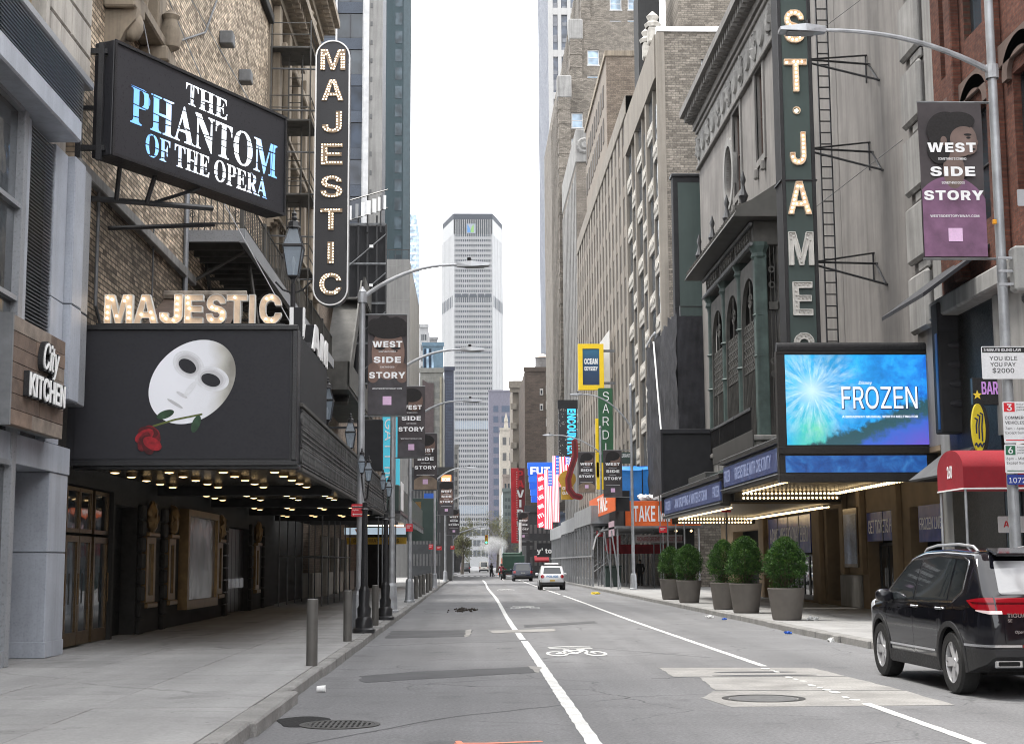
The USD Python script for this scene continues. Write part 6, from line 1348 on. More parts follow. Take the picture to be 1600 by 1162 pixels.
t = thing('dark_screen_back', 'blank black screen box standing on the far end of the lit marquee', 'sign', (9.8, 65.5, 4.4))
part(t, 'box', MB().box(8.58, 11.0, 65.05, 65.7, 3.9, 7.55, 0.03), black_matt)
part(t, 'rim', MB().box(8.5, 11.05, 64.95, 65.1, 7.45, 7.65, 0.01).box(8.5, 8.6, 64.95, 65.1, 3.9, 7.45), charcoal)

# --- colour screen on the near end
SY = 38.95
t = thing('video_screen', 'bright blue video screen with silver title in a black housing on the marquee end', 'screen', (10.5, SY, 4.0))
a, b = P(1230, 695, Y=SY), P(1448, 554, Y=SY)
c, d = P(1228, 738, Y=SY), P(1448, 711, Y=SY)
part(t, 'housing', MB().box(a[0] - 0.22, b[0] + 0.2, SY + 0.012, SY + 0.33, c[2] - 0.25, b[2] + 0.12, 0.02), darkm)
part(t, 'top_roller', MB().tube([(a[0] - 0.22, SY + 0.05, b[2] + 0.21), (b[0] + 0.2, SY + 0.05, b[2] + 0.21)], 0.135, 14), M('roller_black', (0.02, 0.02, 0.021), 0.3))
for z0, z1 in ((b[2] + 0.02, b[2] + 0.10), (c[2] + 0.50, a[2] - 0.06), (c[2] - 0.25, c[2] - 0.05)): part(t, 'bezel', MB().box(a[0] - 0.24, b[0] + 0.22, SY - 0.06, SY + 0.01, z0, z1, 0.01), darkm)
part(t, 'side_bezel', MB().box(a[0] - 0.24, a[0] - 0.03, SY - 0.04, SY + 0.01, a[2] - 0.055, b[2] + 0.018), darkm)
part(t, 'side_bezel', MB().box(b[0] + 0.03, b[0] + 0.22, SY - 0.04, SY + 0.01, a[2] - 0.055, b[2] + 0.018), darkm)
W, Hh = b[0] - a[0], b[2] - a[2]
ox, oz = a[0] + W * 0.185, a[2] + Hh * 0.60
def lk(*p): return list(p)
scr = usdkit.material(stage, '/World/Looks/screen_picture', {
    'g': ('geometry', {}), 's': ('separate_xyz', {}),
    'dx': ('math', {'math_type': 'subtract', 'value2': ox}), 'dz': ('math', {'math_type': 'subtract', 'value2': oz}),
    'an': ('math', {'math_type': 'arctan2'}), 'dv': ('combine_xyz', {}), 'len': ('vector_math', {'math_type': 'length'}),
    'rv': ('combine_xyz', {}), 'l2': ('math', {'math_type': 'multiply', 'value2': 0.28}), 'ray': ('noise_texture', {'scale': 5.0, 'detail': 6, 'roughness': 0.75}),
    'rayc': ('map_range', {'from_min': 0.42, 'from_max': 0.66, 'to_min': 0, 'to_max': 1, 'clamp': True}),
    'fall': ('map_range', {'from_min': 0.15, 'from_max': 1.5, 'to_min': 1.15, 'to_max': 0.0, 'clamp': True}),
    'glow': ('math', {'math_type': 'multiply', 'use_clamp': True}), 'core': ('map_range', {'from_min': 0.05, 'from_max': 0.6, 'to_min': 0.8, 'to_max': 0.0, 'clamp': True}), 'gl2': ('math', {'math_type': 'maximum'}),
    'n': ('noise_texture', {'scale': 1.6, 'detail': 9, 'roughness': 0.72}), 'base': ('rgb_ramp', {'ramp': [(0.30, (0.005, 0.07, 0.42)), (0.45, (0.01, 0.17, 0.72)), (0.58, (0.02, 0.36, 0.95)), (0.72, (0.08, 0.62, 1.0))]}),
    'xr': ('map_range', {'from_min': a[0], 'from_max': b[0], 'to_min': 1.0, 'to_max': 0.0, 'clamp': True}), 'cy': ('mix', {'color2': (0.03, 0.66, 0.92)}), 'cf': ('math', {'math_type': 'multiply', 'value2': 0.6}),
    'mx': ('mix', {'color2': (0.75, 0.97, 1.0)}),
    'gn': ('noise_texture', {'scale': 3.2, 'detail': 7, 'roughness': 0.7}),
    'gz': ('map_range', {'from_min': a[2] + Hh * 0.52, 'from_max': a[2] + Hh * 0.18, 'to_min': 0, 'to_max': 1, 'clamp': True}), 'gx': ('map_range', {'from_min': 0.15, 'from_max': 0.75, 'to_min': 1, 'to_max': 0, 'clamp': True}), 'adx': ('math', {'math_type': 'absolute'}), 'gm': ('math', {'math_type': 'multiply'}), 'gm2': ('math', {'math_type': 'multiply', 'use_clamp': True}), 'gr': ('mix', {'color2': (0.16, 0.80, 0.10)}),
    # dark band and violet corner, low on the right
    'bd': ('math', {'math_type': 'multiply_add', 'value2': 0.62, 'value3': 0.0}), 'bq': ('math', {'math_type': 'subtract'}), 'bn': ('math', {'math_type': 'multiply_add', 'value2': 0.9, 'value3': -0.45}), 'bs': ('math', {'math_type': 'add'}),
    'br': ('rgb_ramp', {'ramp': [(0.0, (0.14, 0.10, 0.58)), (0.30, (0.05, 0.14, 0.62)), (0.40, (0.03, 0.10, 0.13)), (0.55, (0.025, 0.09, 0.11)), (0.60, (0, 0, 0))]}), 'ba': ('map_range', {'from_min': 0.53, 'from_max': 0.60, 'to_min': 1, 'to_max': 0, 'clamp': True}), 'bm': ('mix', {}), 'bmap': ('map_range', {'from_min': -1.2, 'from_max': 1.0, 'to_min': 0, 'to_max': 1, 'clamp': True}),
    'vo': ('voronoi_texture', {'scale': 26.0}), 'sp': ('map_range', {'from_min': 0.07, 'from_max': 0.16, 'to_min': 0.55, 'to_max': 0.0, 'clamp': True}), 'sm': ('mix', {'color2': (0.6, 0.9, 1.0)}), 'spn': ('math', {'math_type': 'multiply'}), 'spc': ('map_range', {'from_min': 0.45, 'from_max': 0.65, 'to_min': 0, 'to_max': 1, 'clamp': True}),
    'p': ('principled_bsdf', {'base_color': (0.01, 0.01, 0.012), 'roughness': 0.3, 'emission_strength': 0.36})},
    [('g.position', 's.vector'), ('s.x', 'dx.value1'), ('s.z', 'dz.value1'), ('dz.value', 'an.value1'), ('dx.value', 'an.value2'), ('dx.value', 'dv.x'), ('dz.value', 'dv.z'), ('dv.vector', 'len.vector1'),
     ('an.value', 'rv.x'), ('len.value', 'l2.value1'), ('l2.value', 'rv.y'), ('rv.vector', 'ray.vector'), ('ray.fac', 'rayc.value'), ('len.value', 'fall.value'), ('rayc.result', 'glow.value1'), ('fall.result', 'glow.value2'), ('len.value', 'core.value'), ('core.result', 'gl2.value1'), ('glow.value', 'gl2.value2'),
     ('g.position', 'n.vector'), ('n.fac', 'base.fac'), ('s.x', 'xr.value'), ('xr.result', 'cf.value1'), ('cf.value', 'cy.fac'), ('base.color', 'cy.color1'),
     ('g.position', 'gn.vector'), ('s.z', 'gz.value'), ('dx.value', 'adx.value1'), ('adx.value', 'gx.value'), ('gz.result', 'gm.value1'), ('gx.result', 'gm.value2'), ('gm.value', 'gm2.value1'), ('gn.fac', 'gm2.value2'), ('gm2.value', 'gr.fac'), ('cy.color', 'gr.color1'),
     ('gr.color', 'mx.color1'), ('gl2.value', 'mx.fac'),
     ('dx.value', 'bd.value1'), ('dz.value', 'bq.value1'), ('bd.value', 'bq.value2'), ('gn.fac', 'bn.value1'), ('bq.value', 'bs.value1'), ('bn.value', 'bs.value2'), ('bs.value', 'bmap.value'),
     ('mx.color', 'bm.color1'), ('bmap.result', 'br.fac'), ('br.color', 'bm.color2'), ('bmap.result', 'ba.value'), ('ba.result', 'bm.fac'),
     ('g.position', 'vo.vector'), ('vo.distance', 'sp.value'), ('n.fac', 'spc.value'), ('sp.result', 'spn.value1'), ('spc.result', 'spn.value2'), ('spn.value', 'sm.fac'), ('bm.color', 'sm.color1'), ('sm.color', 'p.emission_color')], surface='p.BSDF')
# the band runs up to the right: value falls from upper left to lower right
s_ = stage.GetPrimAtPath('/World/Looks/screen_picture/bd'); UsdShade.Shader(s_).GetInput('value2').Set(0.42); UsdShade.Shader(s_).GetInput('value3').Set(-1.55)
part(t, 'picture', MB().quad((a[0], SY, a[2]), (b[0], SY, a[2]), (b[0], SY, b[2]), (a[0], SY, b[2])), scr)
silver = EM('title_silver', (0.78, 0.80, 0.92), 0.66); shade = EM('title_edge', (0.03, 0.05, 0.15), 0.3)
x_, z_ = a[0] + W * 0.655, a[2] + Hh * 0.40
g = text('FROZEN', 0.60, 440, width=W * 0.53)
part(t, 'title_shadow', MB().ext(g.buffer(0.016), (x_ + 0.012, SY - 0.002, z_ - 0.012), UX, UZ, 0.003), shade)
part(t, 'title', MB().ext(g, (x_, SY - 0.006, z_), UX, UZ, 0.004), silver)
part(t, 'small_title', MB().ext(affinity.skew(text('Disney', 0.085, 420), 10), (a[0] + W * 0.56, SY - 0.004, z_ + 0.66), UX, UZ, 0.003), silver)
part(t, 'tagline', MB().ext(text('A BROADWAY MUSICAL WORTH MELTING FOR', 0.062, 640, width=W * 0.53), (x_, SY - 0.004, z_ - 0.25), UX, UZ, 0.003), silver)
part(t, 'lower_strip', MB().quad((c[0], SY - 0.0, c[2]), (d[0], SY, c[2]), (d[0], SY, d[2]), (c[0], SY, d[2])), usdkit.material(stage, '/World/Looks/lower_strip', {'g': ('geometry', {}), 'n': ('noise_texture', {'scale': 2.4, 'detail': 7, 'roughness': 0.65, 'distortion': 0.6}), 'r': ('rgb_ramp', {'ramp': [(0.35, (0.006, 0.04, 0.20)), (0.55, (0.015, 0.10, 0.36)), (0.75, (0.05, 0.25, 0.62))]}), 'p': ('principled_bsdf', {'base_color': (0.01, 0.01, 0.012), 'roughness': 0.3, 'emission_strength': 0.34})}, [('g.position', 'n.vector'), ('n.fac', 'r.fac'), ('r.color', 'p.emission_color')], surface='p.BSDF'))

# --- green vertical sign
VY = 42.0
t = thing('vertical_sign', 'tall green vertical sign with bulb letters, upper ones lit, above the video screen', 'sign', (9.8, VY, 7.7))
xa, xb = 9.27, 10.27
part(t, 'sign_body', MB().box(xa, xb, VY, VY + 0.85, 7.75, 22, 0.02), black_matt)
part(t, 'face_panel', MB().box(xa + 0.1, xb - 0.1, VY - 0.012, VY - 0.001, 7.8, 12.95), green_sign)
part(t, 'face_panel', MB().box(xa + 0.1, xb - 0.1, VY - 0.012, VY - 0.001, 13.0, 21.9), green_sign)
for x in (xa - 0.01, xb - 0.105): part(t, 'edge_trim', MB().box(x, x + 0.115, VY - 0.05, VY - 0.001, 7.75, 22, 0.012), black_metal)
part(t, 'joint_band', MB().box(xa - 0.05, xb + 0.05, VY - 0.055, VY + 0.9, 12.955, 12.995), black_metal)
for ch, px, py, lit in (('S', 1241, 43, 1), ('T', 1241, 119, 1), ('J', 1246, 233, 1), ('A', 1249, 310, 1), ('M', 1252, 389, 0), ('E', 1255, 467, 0), ('S', 1257, 548, 0)):
    c = P(px, py, Y=VY); hh = 0.98
    w = {'J': 0.46, 'E': 0.56, 'M': 0.72, 'A': 0.68, 'T': 0.66}.get(ch, 0.60)
    G = text(ch, hh, 640, width=w); O = (9.77, VY - 0.012, c[2] - hh / 2)
    L = part(t, 'letter', MB().ext(G.buffer(0.012).difference(G.buffer(-0.012)), O, UX, UZ, 0.09), letter_tan if lit else letter_white)
    part(L, 'letter_face', MB().ext(G, O, UX, UZ, 0.035), letter_tan if lit else letter_white)
    mb = MB()
    for q in bulbs_in(G, 0.066, 0.125, 0.10): mb.lathe([(0, -0.045), (0.026, -0.035), (0.033, -0.01), (0.02, 0.02)], (O[0] + q[0], VY - 0.06, O[2] + q[1]), 7, axis=1)
    part(L, 'letter_bulbs', mb, bulb_sign if lit else bulb_off)
c = P(1243, 173.5, Y=VY); L = part(t, 'dot', MB().lathe([(0.12, 0), (0.12, -0.05), (0.10, -0.05), (0.10, 0)], (9.77, VY - 0.012, c[2]), 14, axis=1), letter_tan); part(L, 'letter_bulbs', MB().lathe([(0, -0.06), (0.05, -0.04), (0.06, 0)], (9.77, VY - 0.012, c[2]), 8, axis=1), bulb_sign)
for z in (10.6, 14.1, 16.9, 19.9):
    part(t, 'wall_bracket', MB().tube([(xb, VY + 0.5, z), (FR, VY + 1.2, z + 0.1)], 0.035, 6).tube([(xb, VY + 0.6, z - 0.05), (FR, VY + 0.2, z - 0.75)], 0.035, 6).tube([(FR - 0.05, VY + 0.2, z - 0.75), (FR - 0.05, VY + 1.2, z + 0.1)], 0.035, 6).tube([(xb, VY + 0.5, z), (FR, VY + 1.5, z + 0.5)], 0.03, 6).tube([(FR - 0.05, VY + 1.5, z - 0.4), (FR - 0.05, VY + 1.5, z + 0.5)], 0.03, 6), black_metal)
for z, dz in ((12.2, 1.5), (17.5, 1.2)): part(t, 'guy_wire', MB().tube([(xb, VY + 0.5, z), (FR, VY - 1.8, z + dz)], 0.01, 4), black_metal)
t = thing('service_ladder', 'thin black steel ladder hanging beside the green vertical sign', 'ladder', (10.9, 43, 7.7))
for x in (10.72, 11.06): part(t, 'ladder_rail', MB().box(x - 0.02, x + 0.02, 43, 43.06, 7.7, 22), black_metal)
for z in np.arange(7.9, 22, 0.36): part(t, 'rung', MB().box(10.74, 11.04, 43.01, 43.05, z, z + 0.035), black_metal)

# --- farther signs, netting and hoardings on the right
t = thing('second_green_sign', 'plain green back of a vertical sign beside the loggia', 'sign', (12, 77.5, 8.5))
a, b = P(1059, 690, Y=77.5), P(1106, 276, Y=77.5)
part(t, 'sign_body', MB().box(a[0], b[0], 77.5, 78.2, a[2], b[2], 0.03), black_matt)
part(t, 'face_panel', MB().box(a[0] + 0.28, b[0] - 0.2, 77.48, 77.499, a[2] + 0.1, b[2] - 0.35), green_sign)
part(t, 'cap', MB().box(a[0] - 0.08, b[0] + 0.05, 77.4, 78.3, b[2] - 0.02, b[2] + 0.16, 0.03), black_metal)
part(t, 'joint_band', MB().box(a[0], b[0], 77.46, 77.479, P(1080, 479, Y=77.5)[2] - 0.03, P(1080, 479, Y=77.5)[2] + 0.03), black_metal)
zz = b[2] - 0.5
part(t, 'bracket', MB().tube([(b[0], 77.8, zz), (b[0] + 2.2, 78.5, zz)], 0.06, 6).tube([(b[0], 77.8, zz - 1.6), (b[0] + 2.2, 78.5, zz - 2.1)], 0.06, 6), black_metal)
t = thing('small_ladder', 'small black ladder between the plain green sign and the loggia roof', 'ladder', (12.8, 76.9, 18))
for x in (b[0] + 0.25, b[0] + 0.75): part(t, 'ladder_rail', MB().box(x - 0.03, x + 0.03, 76.6, 76.66, b[2] - 8.2, b[2]), black_metal)
for z in np.arange(b[2] - 8, b[2], 0.5): part(t, 'rung', MB().box(b[0] + 0.28, b[0] + 0.72, 76.61, 76.65, z, z + 0.05), black_metal)
t = thing('netted_scaffold', 'scaffold wrapped in black netting with a ragged top edge', 'scaffold', (11.5, 84, 4))
n, k = 26, 18; v = []
for j in range(k):
    for i in range(n):
        y = 76.6 + 13.6 * i / (n - 1); zt = 14.9 + 0.12 * math.sin(i * 1.7) + (0.2 if i % 5 == 0 else 0)
        v.append((11.0 + 0.05 * math.sin(i * 2.1 + j * 0.4) + 0.05 * nrs.normal(), y, 5.6 + (zt - 5.6) * j / (k - 1)))
part(t, 'netting', MB().add(v, [[j * n + i, j * n + i + 1, (j + 1) * n + i + 1, (j + 1) * n + i] for j in range(k - 1) for i in range(n - 1)]), net_m, smooth=60)
v = [(11.0 + 1.4 * i / 7 + 0.0, 76.6 + 0.08 * math.sin(i * 3 + j), 5.6 + 9.2 * j / (k - 1)) for j in range(k) for i in range(8)]
part(t, 'netting', MB().add(v, [[j * 8 + i, j * 8 + i + 1, (j + 1) * 8 + i + 1, (j + 1) * 8 + i] for j in range(k - 1) for i in range(7)]), net_m, smooth=60)
for y in (77, 80.3, 83.6, 86.9, 90.1): part(t, 'standard', MB().tube([(11.25, y, 0.15), (11.25, y, 15.4)], 0.04, 6), steel_dark)
part(t, 'white_pipe', MB().tube([(10.75, 84.5, 14.6), (10.7, 79.6, 5.2)], 0.05, 6), white_m)
part(t, 'flood_bracket', MB().tube([(10.7, 87.5, 14.8), (10.7, 85, 15.0), (10.7, 83.5, 15.0)], 0.06, 5), white_m)

# orange wrapped canopy
t = thing('orange_canopy', 'theatre canopy wrapped in orange vinyl with big white condensed letters', 'marquee', (11, 95, 3.8))
part(t, 'canopy_body', MB().box(9.2, 13.6, 88.05, 104, 3.9, 5.36), black_matt)
part(t, 'orange_panel', MB().box(9.3, 13.86, 88.0, 88.045, 3.85, 5.4, 0.01), orange_m)
part(t, 'lettering', MB().ext(text('TAKE ME OUT', 0.95, 640, width=3.45), (11.5, 87.998, 4.16), UX, UZ, 0.02), white_m)
part(t, 'orange_panel', MB().ext(Polygon([(0, 0), (19, 0), (19, 1.35), (0, 1.35)]), (8.5, 104.5, 4.75), -UY, UZ, 0.05), orange_m)
part(t, 'lettering', MB().ext(text('TAKE', 1.0, 640, width=7), (8.448, 94, 4.95), -UY, UZ, 0.02), white_m)
part(t, 'underside', MB().box(8.5, 13.6, 85.6, 104, 3.72, 3.84), steel_dark)
part(t, 'return_panel', MB().box(8.46, 9.3, 85.5, 85.6, 4.7, 5.9), black_matt)
part(t, 'credit_board', MB().box(10.1, 13.2, 89.9, 90.0, 2.9, 3.4), M('credit_board', (0.36, 0.33, 0.33), 0.6))
part(t, 'credit_lettering', MB().ext(text('RICHARD GREENBERG   SCOTT ELLIS', 0.26, 560, width=2.9), (11.65, 89.898, 3.02), UX, UZ, 0.01), M('ink_red', (0.22, 0.01, 0.02), 0.6))
part(t, 'small_banner', MB().box(8.5, 8.53, 87, 90.5, 3.3, 4.2), M('pink_board', (0.42, 0.30, 0.34), 0.6))
for x in (8.6, 13.4): 
    for y in (86, 90.5, 95, 99.5, 104): part(t, 'pipe_post', MB().tube([(x, y, 0.15), (x, y, 3.72)], 0.055, 6), steel)
for y in (86.2, 90.8): part(t, 'pipe_brace', MB().tube([(8.75, y, 0.2), (8.2, y - 0.6, 3.6)], 0.045, 6), steel)
for k in range(3): part(t, 'soffit_bulb', MB().lathe([(0, -0.09), (0.09, 0), (0, 0.09)], (11.2 + 0.9 * k, 86.2, 3.55), 8), bulb_hot)
part(t, 'red_entrance_awning', MB().box(9.2, 13.2, 97, 99, 2.3, 2.9), red_cloth)
part(t, 'doors', MB().box(13.0, 13.3, 87, 104, 0.15, 3.7), dark_room)
for x in np.arange(10.0, 13, 0.62): part(t, 'door_frame', MB().box(x, x + 0.1, 100.8, 100.95, 0.15, 2.9), steel)
t = thing('blue_tarpaulin', 'bright blue tarpaulin over equipment stacked on the orange canopy', 'tarpaulin', (11, 92, 5.4))
n = 14; v = []
for j in range(8):
    for i in range(n):
        a_ = 2 * math.pi * i / n; r = (1.0, 1.02, 1.0, 0.97, 0.95, 0.98, 0.8, 0.02)[j]; sq = 1 / max(abs(math.cos(a_)), abs(math.sin(a_)))
        v.append((10.35 + 1.45 * r * min(sq, 1.25) * math.cos(a_) + 0.07 * nrs.normal(), 92 + 1.8 * r * min(sq, 1.25) * math.sin(a_), 5.38 + (0, 0.4, 0.9, 1.5, 1.9, 2.1, 2.3, 2.32)[j] + 0.05 * nrs.normal()))
part(t, 'sheet', MB().add(v, [[j * n + i, j * n + (i + 1) % n, (j + 1) * n + (i + 1) % n, (j + 1) * n + i] for j in range(7) for i in range(n)]), M('blue_tarp', (0.015, 0.17, 0.50), 0.4, var=0.15, scale=2), smooth=45)
for x in (9.2, 9.9, 10.6, 11.4): part(t, 'black_strap', MB().tube([(x, 90.0, 5.4), (x, 90.0, 7.45)], 0.03, 4), black_metal)
mb = MB()
for k in range(9):
    m = trimesh.creation.icosphere(1, 0.32); m.vertices += 0.05 * nrs.normal(0, 1, m.vertices.shape); m.vertices *= (1, 1, 0.7); m.apply_translation((10.4 + 0.2 * k, 88.5 + 0.1 * (k % 3), 5.6)); 
    if k < 6: mb.tm(m)
solo('white_sacks', mb, white_m, 'heap of white sacks on the edge of the orange canopy below the tarpaulin', 'sacks')

# grey sidewalk shed
t = thing('sidewalk_shed', 'long grey painted sidewalk shed on slim posts beside the small white car', 'shed', (9.5, 122, 0.15))
for k, (y0, y1, z0, z1) in enumerate(((97.2, 113, 4.30, 5.50), (113.1, 130, 4.15, 5.25), (130.1, 148, 3.95, 5.05))):
    part(t, 'hoarding_panel', MB().box(7.95, 8.05, y0, y1, z0, z1, 0.01), shed_grey)
    part(t, 'hoarding_panel', MB().box(8.06, 12.3, y0, y0 + 0.1, z0, z1, 0.01), shed_grey)
    part(t, 'deck', MB().box(8.06, 12.3, y0 + 0.12, y1, z0 - 0.12, z0 + 0.1), steel_dark)
    y = y0 + 0.3
    while y < y1:
        part(t, 'post', MB().box(7.98, 8.14, y, y + 0.16, 0.15, z0 - 0.003), shed_grey); part(t, 'post', MB().box(12.0, 12.15, y, y + 0.15, 0.15, z0 - 0.12), shed_grey)
        y += 2.6
    for y in np.arange(y0 + 1, y1, 5.2): part(t, 'cross_brace', MB().tube([(8.06, y, 1.0), (12.0, y, 3.9)], 0.04, 5), shed_grey)
    part(t, 'girt', MB().box(8.0, 8.1, y0, y1, 2.1, 2.2), shed_grey)
for y in (101, 107): part(t, 'shed_lamp', MB().box(9.5, 11, y, y + 0.12, 4.05, 4.12), EM('tube_white', (1, 0.95, 0.9), 2.0))
part(t, 'curved_brace', MB().tube([(8.1, 97.5, 2.6), (8.3, 97.5, 3.4), (8.9, 97.5, 4.1)], 0.06, 5), white_m)
for lab, x, y, w in (('dark red canvas awning under the orange canopy edge', 8.9, 96.0, 0.9),):
    t = thing('red_awning', lab, 'awning', (x, y, 2.6)); part(t, 'canvas', MB().ext(Polygon([(0, 0), (w, 0), (w, 1.0), (0.15, 0.85)]), (x, y + 2, 2.5), UX, UZ, 2.0), red_cloth)
solo('news_box', MB().box(8.7, 9.7, 95.0, 95.9, 0.15, 1.45, 0.05).box(8.65, 9.75, 94.95, 95.95, 1.452, 1.53), green_dark, 'dark green box on the pavement behind the small white car', 'cabinet')

# hanging and electric signs down the right side
t = thing('yellow_frame_sign', 'yellow framed poster sign jutting from the tall pilaster building', 'sign', (10.3, 124, 16.5))
Yq = 124.0; a, b = P(904, 609, Y=Yq), P(943, 537, Y=Yq)
part(t, 'frame', MB().ext(sbox(a[0], a[2], b[0], b[2]).difference(sbox(a[0] + 0.38, a[2] + 0.42, b[0] - 0.38, b[2] - 0.42)), (0, Yq + 0.4, 0), UX, UZ, 0.4), M('frame_yellow', (0.80, 0.55, 0.01), 0.45, var=0.05))
part(t, 'poster', MB().box(a[0] + 0.38, b[0] - 0.38, Yq + 0.1, Yq + 0.3, a[2] + 0.42, b[2] - 0.42), usdkit.material(stage, '/World/Looks/ocean_print', {'g': ('geometry', {}), 's': ('separate_xyz', {}), 'm': ('map_range', {'from_min': a[2], 'from_max': b[2], 'clamp': True}), 'r': ('rgb_ramp', {'ramp': [(0, (0.005, 0.015, 0.05)), (0.6, (0.008, 0.05, 0.12)), (1, (0.02, 0.16, 0.28))]}), 'p': ('principled_bsdf', {'roughness': 0.4})}, [('g.position', 's.vector'), ('s.z', 'm.value'), ('m.result', 'r.fac'), ('r.color', 'p.base_color')], surface='p.BSDF'))
for s, h, z in (('OCEAN', 0.50, 0.56), ('ODYSSEY', 0.36, 0.42)): part(t, 'lettering', MB().ext(text(s, h, 850, width=1.15), ((a[0] + b[0]) / 2, Yq + 0.098, a[2] + (b[2] - a[2]) * z), UX, UZ, 0.01), text_white)
part(t, 'arm', MB().box(b[0], FR, Yq + 0.1, Yq + 0.3, a[2] + 0.5, a[2] + 0.7).box(b[0], FR, Yq + 0.1, Yq + 0.3, b[2] - 0.7, b[2] - 0.5), steel_dark)
t = thing('white_chimney_duct', 'white slanted duct standing behind the yellow framed sign', 'duct', (12, 126, 10))
a, b = P(943, 650, Y=126), P(952, 515, Y=126); part(t, 'duct', MB().ext(Polygon([(a[0], a[2]), (b[0], a[2]), (b[0], b[2]), (a[0] - 0.25, b[2] - 1.2), (a[0] - 0.25, b[2] - 1.6), (a[0], b[2] - 1.4)]), (0, 127, 0), UX, UZ, 1.0), white_m)
t = thing('green_restaurant_sign', 'dark green vertical restaurant sign with thin outlined letters', 'sign', (11.3, 118, 10))
Yq = 118.0; a, b = P(936, 722, Y=Yq), P(957, 606, Y=Yq)
part(t, 'panel', MB().ext(sbox(a[0], a[2], b[0], b[2]).buffer(-0.1).buffer(0.1), (0, Yq + 0.35, 0), UX, UZ, 0.35), M('restaurant_green', (0.02, 0.085, 0.035), 0.5))
for ch, py in zip('SARDI', (619, 638, 658, 679, 699)): c = P(946.5, py, Y=Yq); part(t, 'letter', MB().ext(text(ch, 0.72, 300, width=0.5 if ch != 'I' else None), (c[0], Yq - 0.001, c[2] - 0.36), UX, UZ, 0.03), text_white)
part(t, 'yellow_tail', MB().box(a[0] - 0.25, a[0] - 0.01, Yq + 0.05, Yq + 0.3, a[2] - 1.2, b[2] - 2.5).box(a[0] - 0.2, a[0] + 0.7, Yq + 0.05, Yq + 0.3, a[2] - 2.2, a[2] - 0.01), M('frame_yellow', (0.80, 0.55, 0.01), 0.45, var=0.05))
part(t, 'arm', MB().box(b[0], FR + 0.6, Yq + 0.1, Yq + 0.25, a[2] + 0.4, a[2] + 0.6), black_metal)
t = thing('small_green_sign', 'small dark green lettered plate behind the portrait banners', 'sign', (11.6, 112, 8)); a, b = P(955, 724, Y=111), P(988, 706, Y=111)
part(t, 'plate', MB().box(a[0], b[0], 111, 111.1, a[2], b[2]), green_dark); part(t, 'lettering', MB().ext(text('RESTAURANT', 0.28, 500, width=1.3), ((a[0] + b[0]) / 2, 110.998, b[2] - 0.4), UX, UZ, 0.01), text_white)
t = thing('led_tower', 'tall dark electronic sign with blue sideways lettering over the flag screens', 'sign', (11.2, 165, 14))
Yq = 165.0; a, b = P(873, 714, Y=Yq), P(902, 626, Y=Yq)
part(t, 'panel', MB().box(a[0], b[0], Yq, Yq + 0.6, a[2], b[2]), usdkit.material(stage, '/World/Looks/star_screen', {'g': ('geometry', {}), 'v': ('voronoi_texture', {'scale': 5.0}), 'm': ('map_range', {'from_min': 0.1, 'from_max': 0.25, 'to_min': 0.5, 'to_max': 0.0, 'clamp': True}), 'p': ('principled_bsdf', {'base_color': (0.01, 0.01, 0.012), 'roughness': 0.4, 'emission_color': (0.85, 0.8, 0.75)})}, [('g.position', 'v.vector'), ('v.distance', 'm.value'), ('m.result', 'p.emission_strength')], surface='p.BSDF'))
part(t, 'dark_top', MB().box(a[0] - 0.05, b[0] + 0.05, Yq - 0.05, Yq + 0.65, b[2] - 0.9, b[2] + 0.1), black_matt)
part(t, 'lettering', MB().ext(text('ENCOUNTER', 1.0, 850, width=5.2), (a[0] + 1.0, Yq - 0.002, (a[2] + b[2]) / 2 - 0.3), -UZ, UX, 0.01), EM('led_cyan', (0.05, 0.55, 1.0), 0.8))
def flag(t, x, y, z0, z1, w, name='flag_picture'):
    """A hanging flag on a screen: stripes running down, the starred corner at the top."""
    red, wht, blu = EM('flag_red', (0.85, 0.03, 0.06), 0.8), EM('flag_white', (1.0, 0.93, 0.95), 0.85), EM('flag_blue', (0.02, 0.12, 0.55), 0.75)
    p = part(t, name, MB().box(x, x + w, y, y + 0.2, z0, z1), wht); n = 5; mb = MB()
    for k in range(n): 
        s = w / (2 * n - 1); mb.ext(Polygon([(x + 2 * k * s, z0), (x + (2 * k + 1) * s, z0), (x + (2 * k + 0.4) * s, z1), (x + max(0, 2 * k - 0.6) * s, z1)]), (0, y - 0.004, 0), UX, UZ, 0.01)
    part(p, 'stripes', mb, red)
    part(p, 'star_field', MB().box(x + w * 0.5, x + w, y - 0.03, y - 0.006, z1 - (z1 - z0) * 0.28, z1), blu); mb = MB()
    for i in range(4):
        for j in range(5): mb.box(x + w * (0.55 + 0.11 * i + (0.03 if j % 2 else 0)), x + w * (0.60 + 0.11 * i + (0.03 if j % 2 else 0)), y - 0.04, y - 0.031, z1 - (z1 - z0) * (0.03 + 0.05 * j) - 0.12, z1 - (z1 - z0) * (0.03 + 0.05 * j))
    part(p, 'stars', mb, wht)
Yq = 160.0
for lab, px0, px1, py0, py1 in (('tall lit screen showing a hanging striped flag, left of the red guitar shaped sign', 851, 862.5, 733, 826), ('tall lit screen showing a hanging flag, directly above the grey shed', 864, 873, 712, 815), ('wide lit screen with a starred flag below the blue sideways lettering', 874, 893, 713, 760)):
    t = thing('flag_screen', lab, 'screen', (P(px0, 800, Y=Yq)[0], Yq, 6)); a, b = P(px0, py1, Y=Yq), P(px1, py0, Y=Yq); flag(t, a[0], Yq, a[2], b[2], b[0] - a[0])
t = thing('red_text_screen', 'lit red screen with slanted white slogan lettering', 'screen', (8, Yq, 6)); a, b = P(840, 824, Y=Yq - 1), P(850, 740, Y=Yq - 1)
part(t, 'panel', MB().box(a[0], b[0], Yq - 1, Yq - 0.8, a[2], b[2]), EM('flag_red', (0.85, 0.03, 0.06), 0.8))
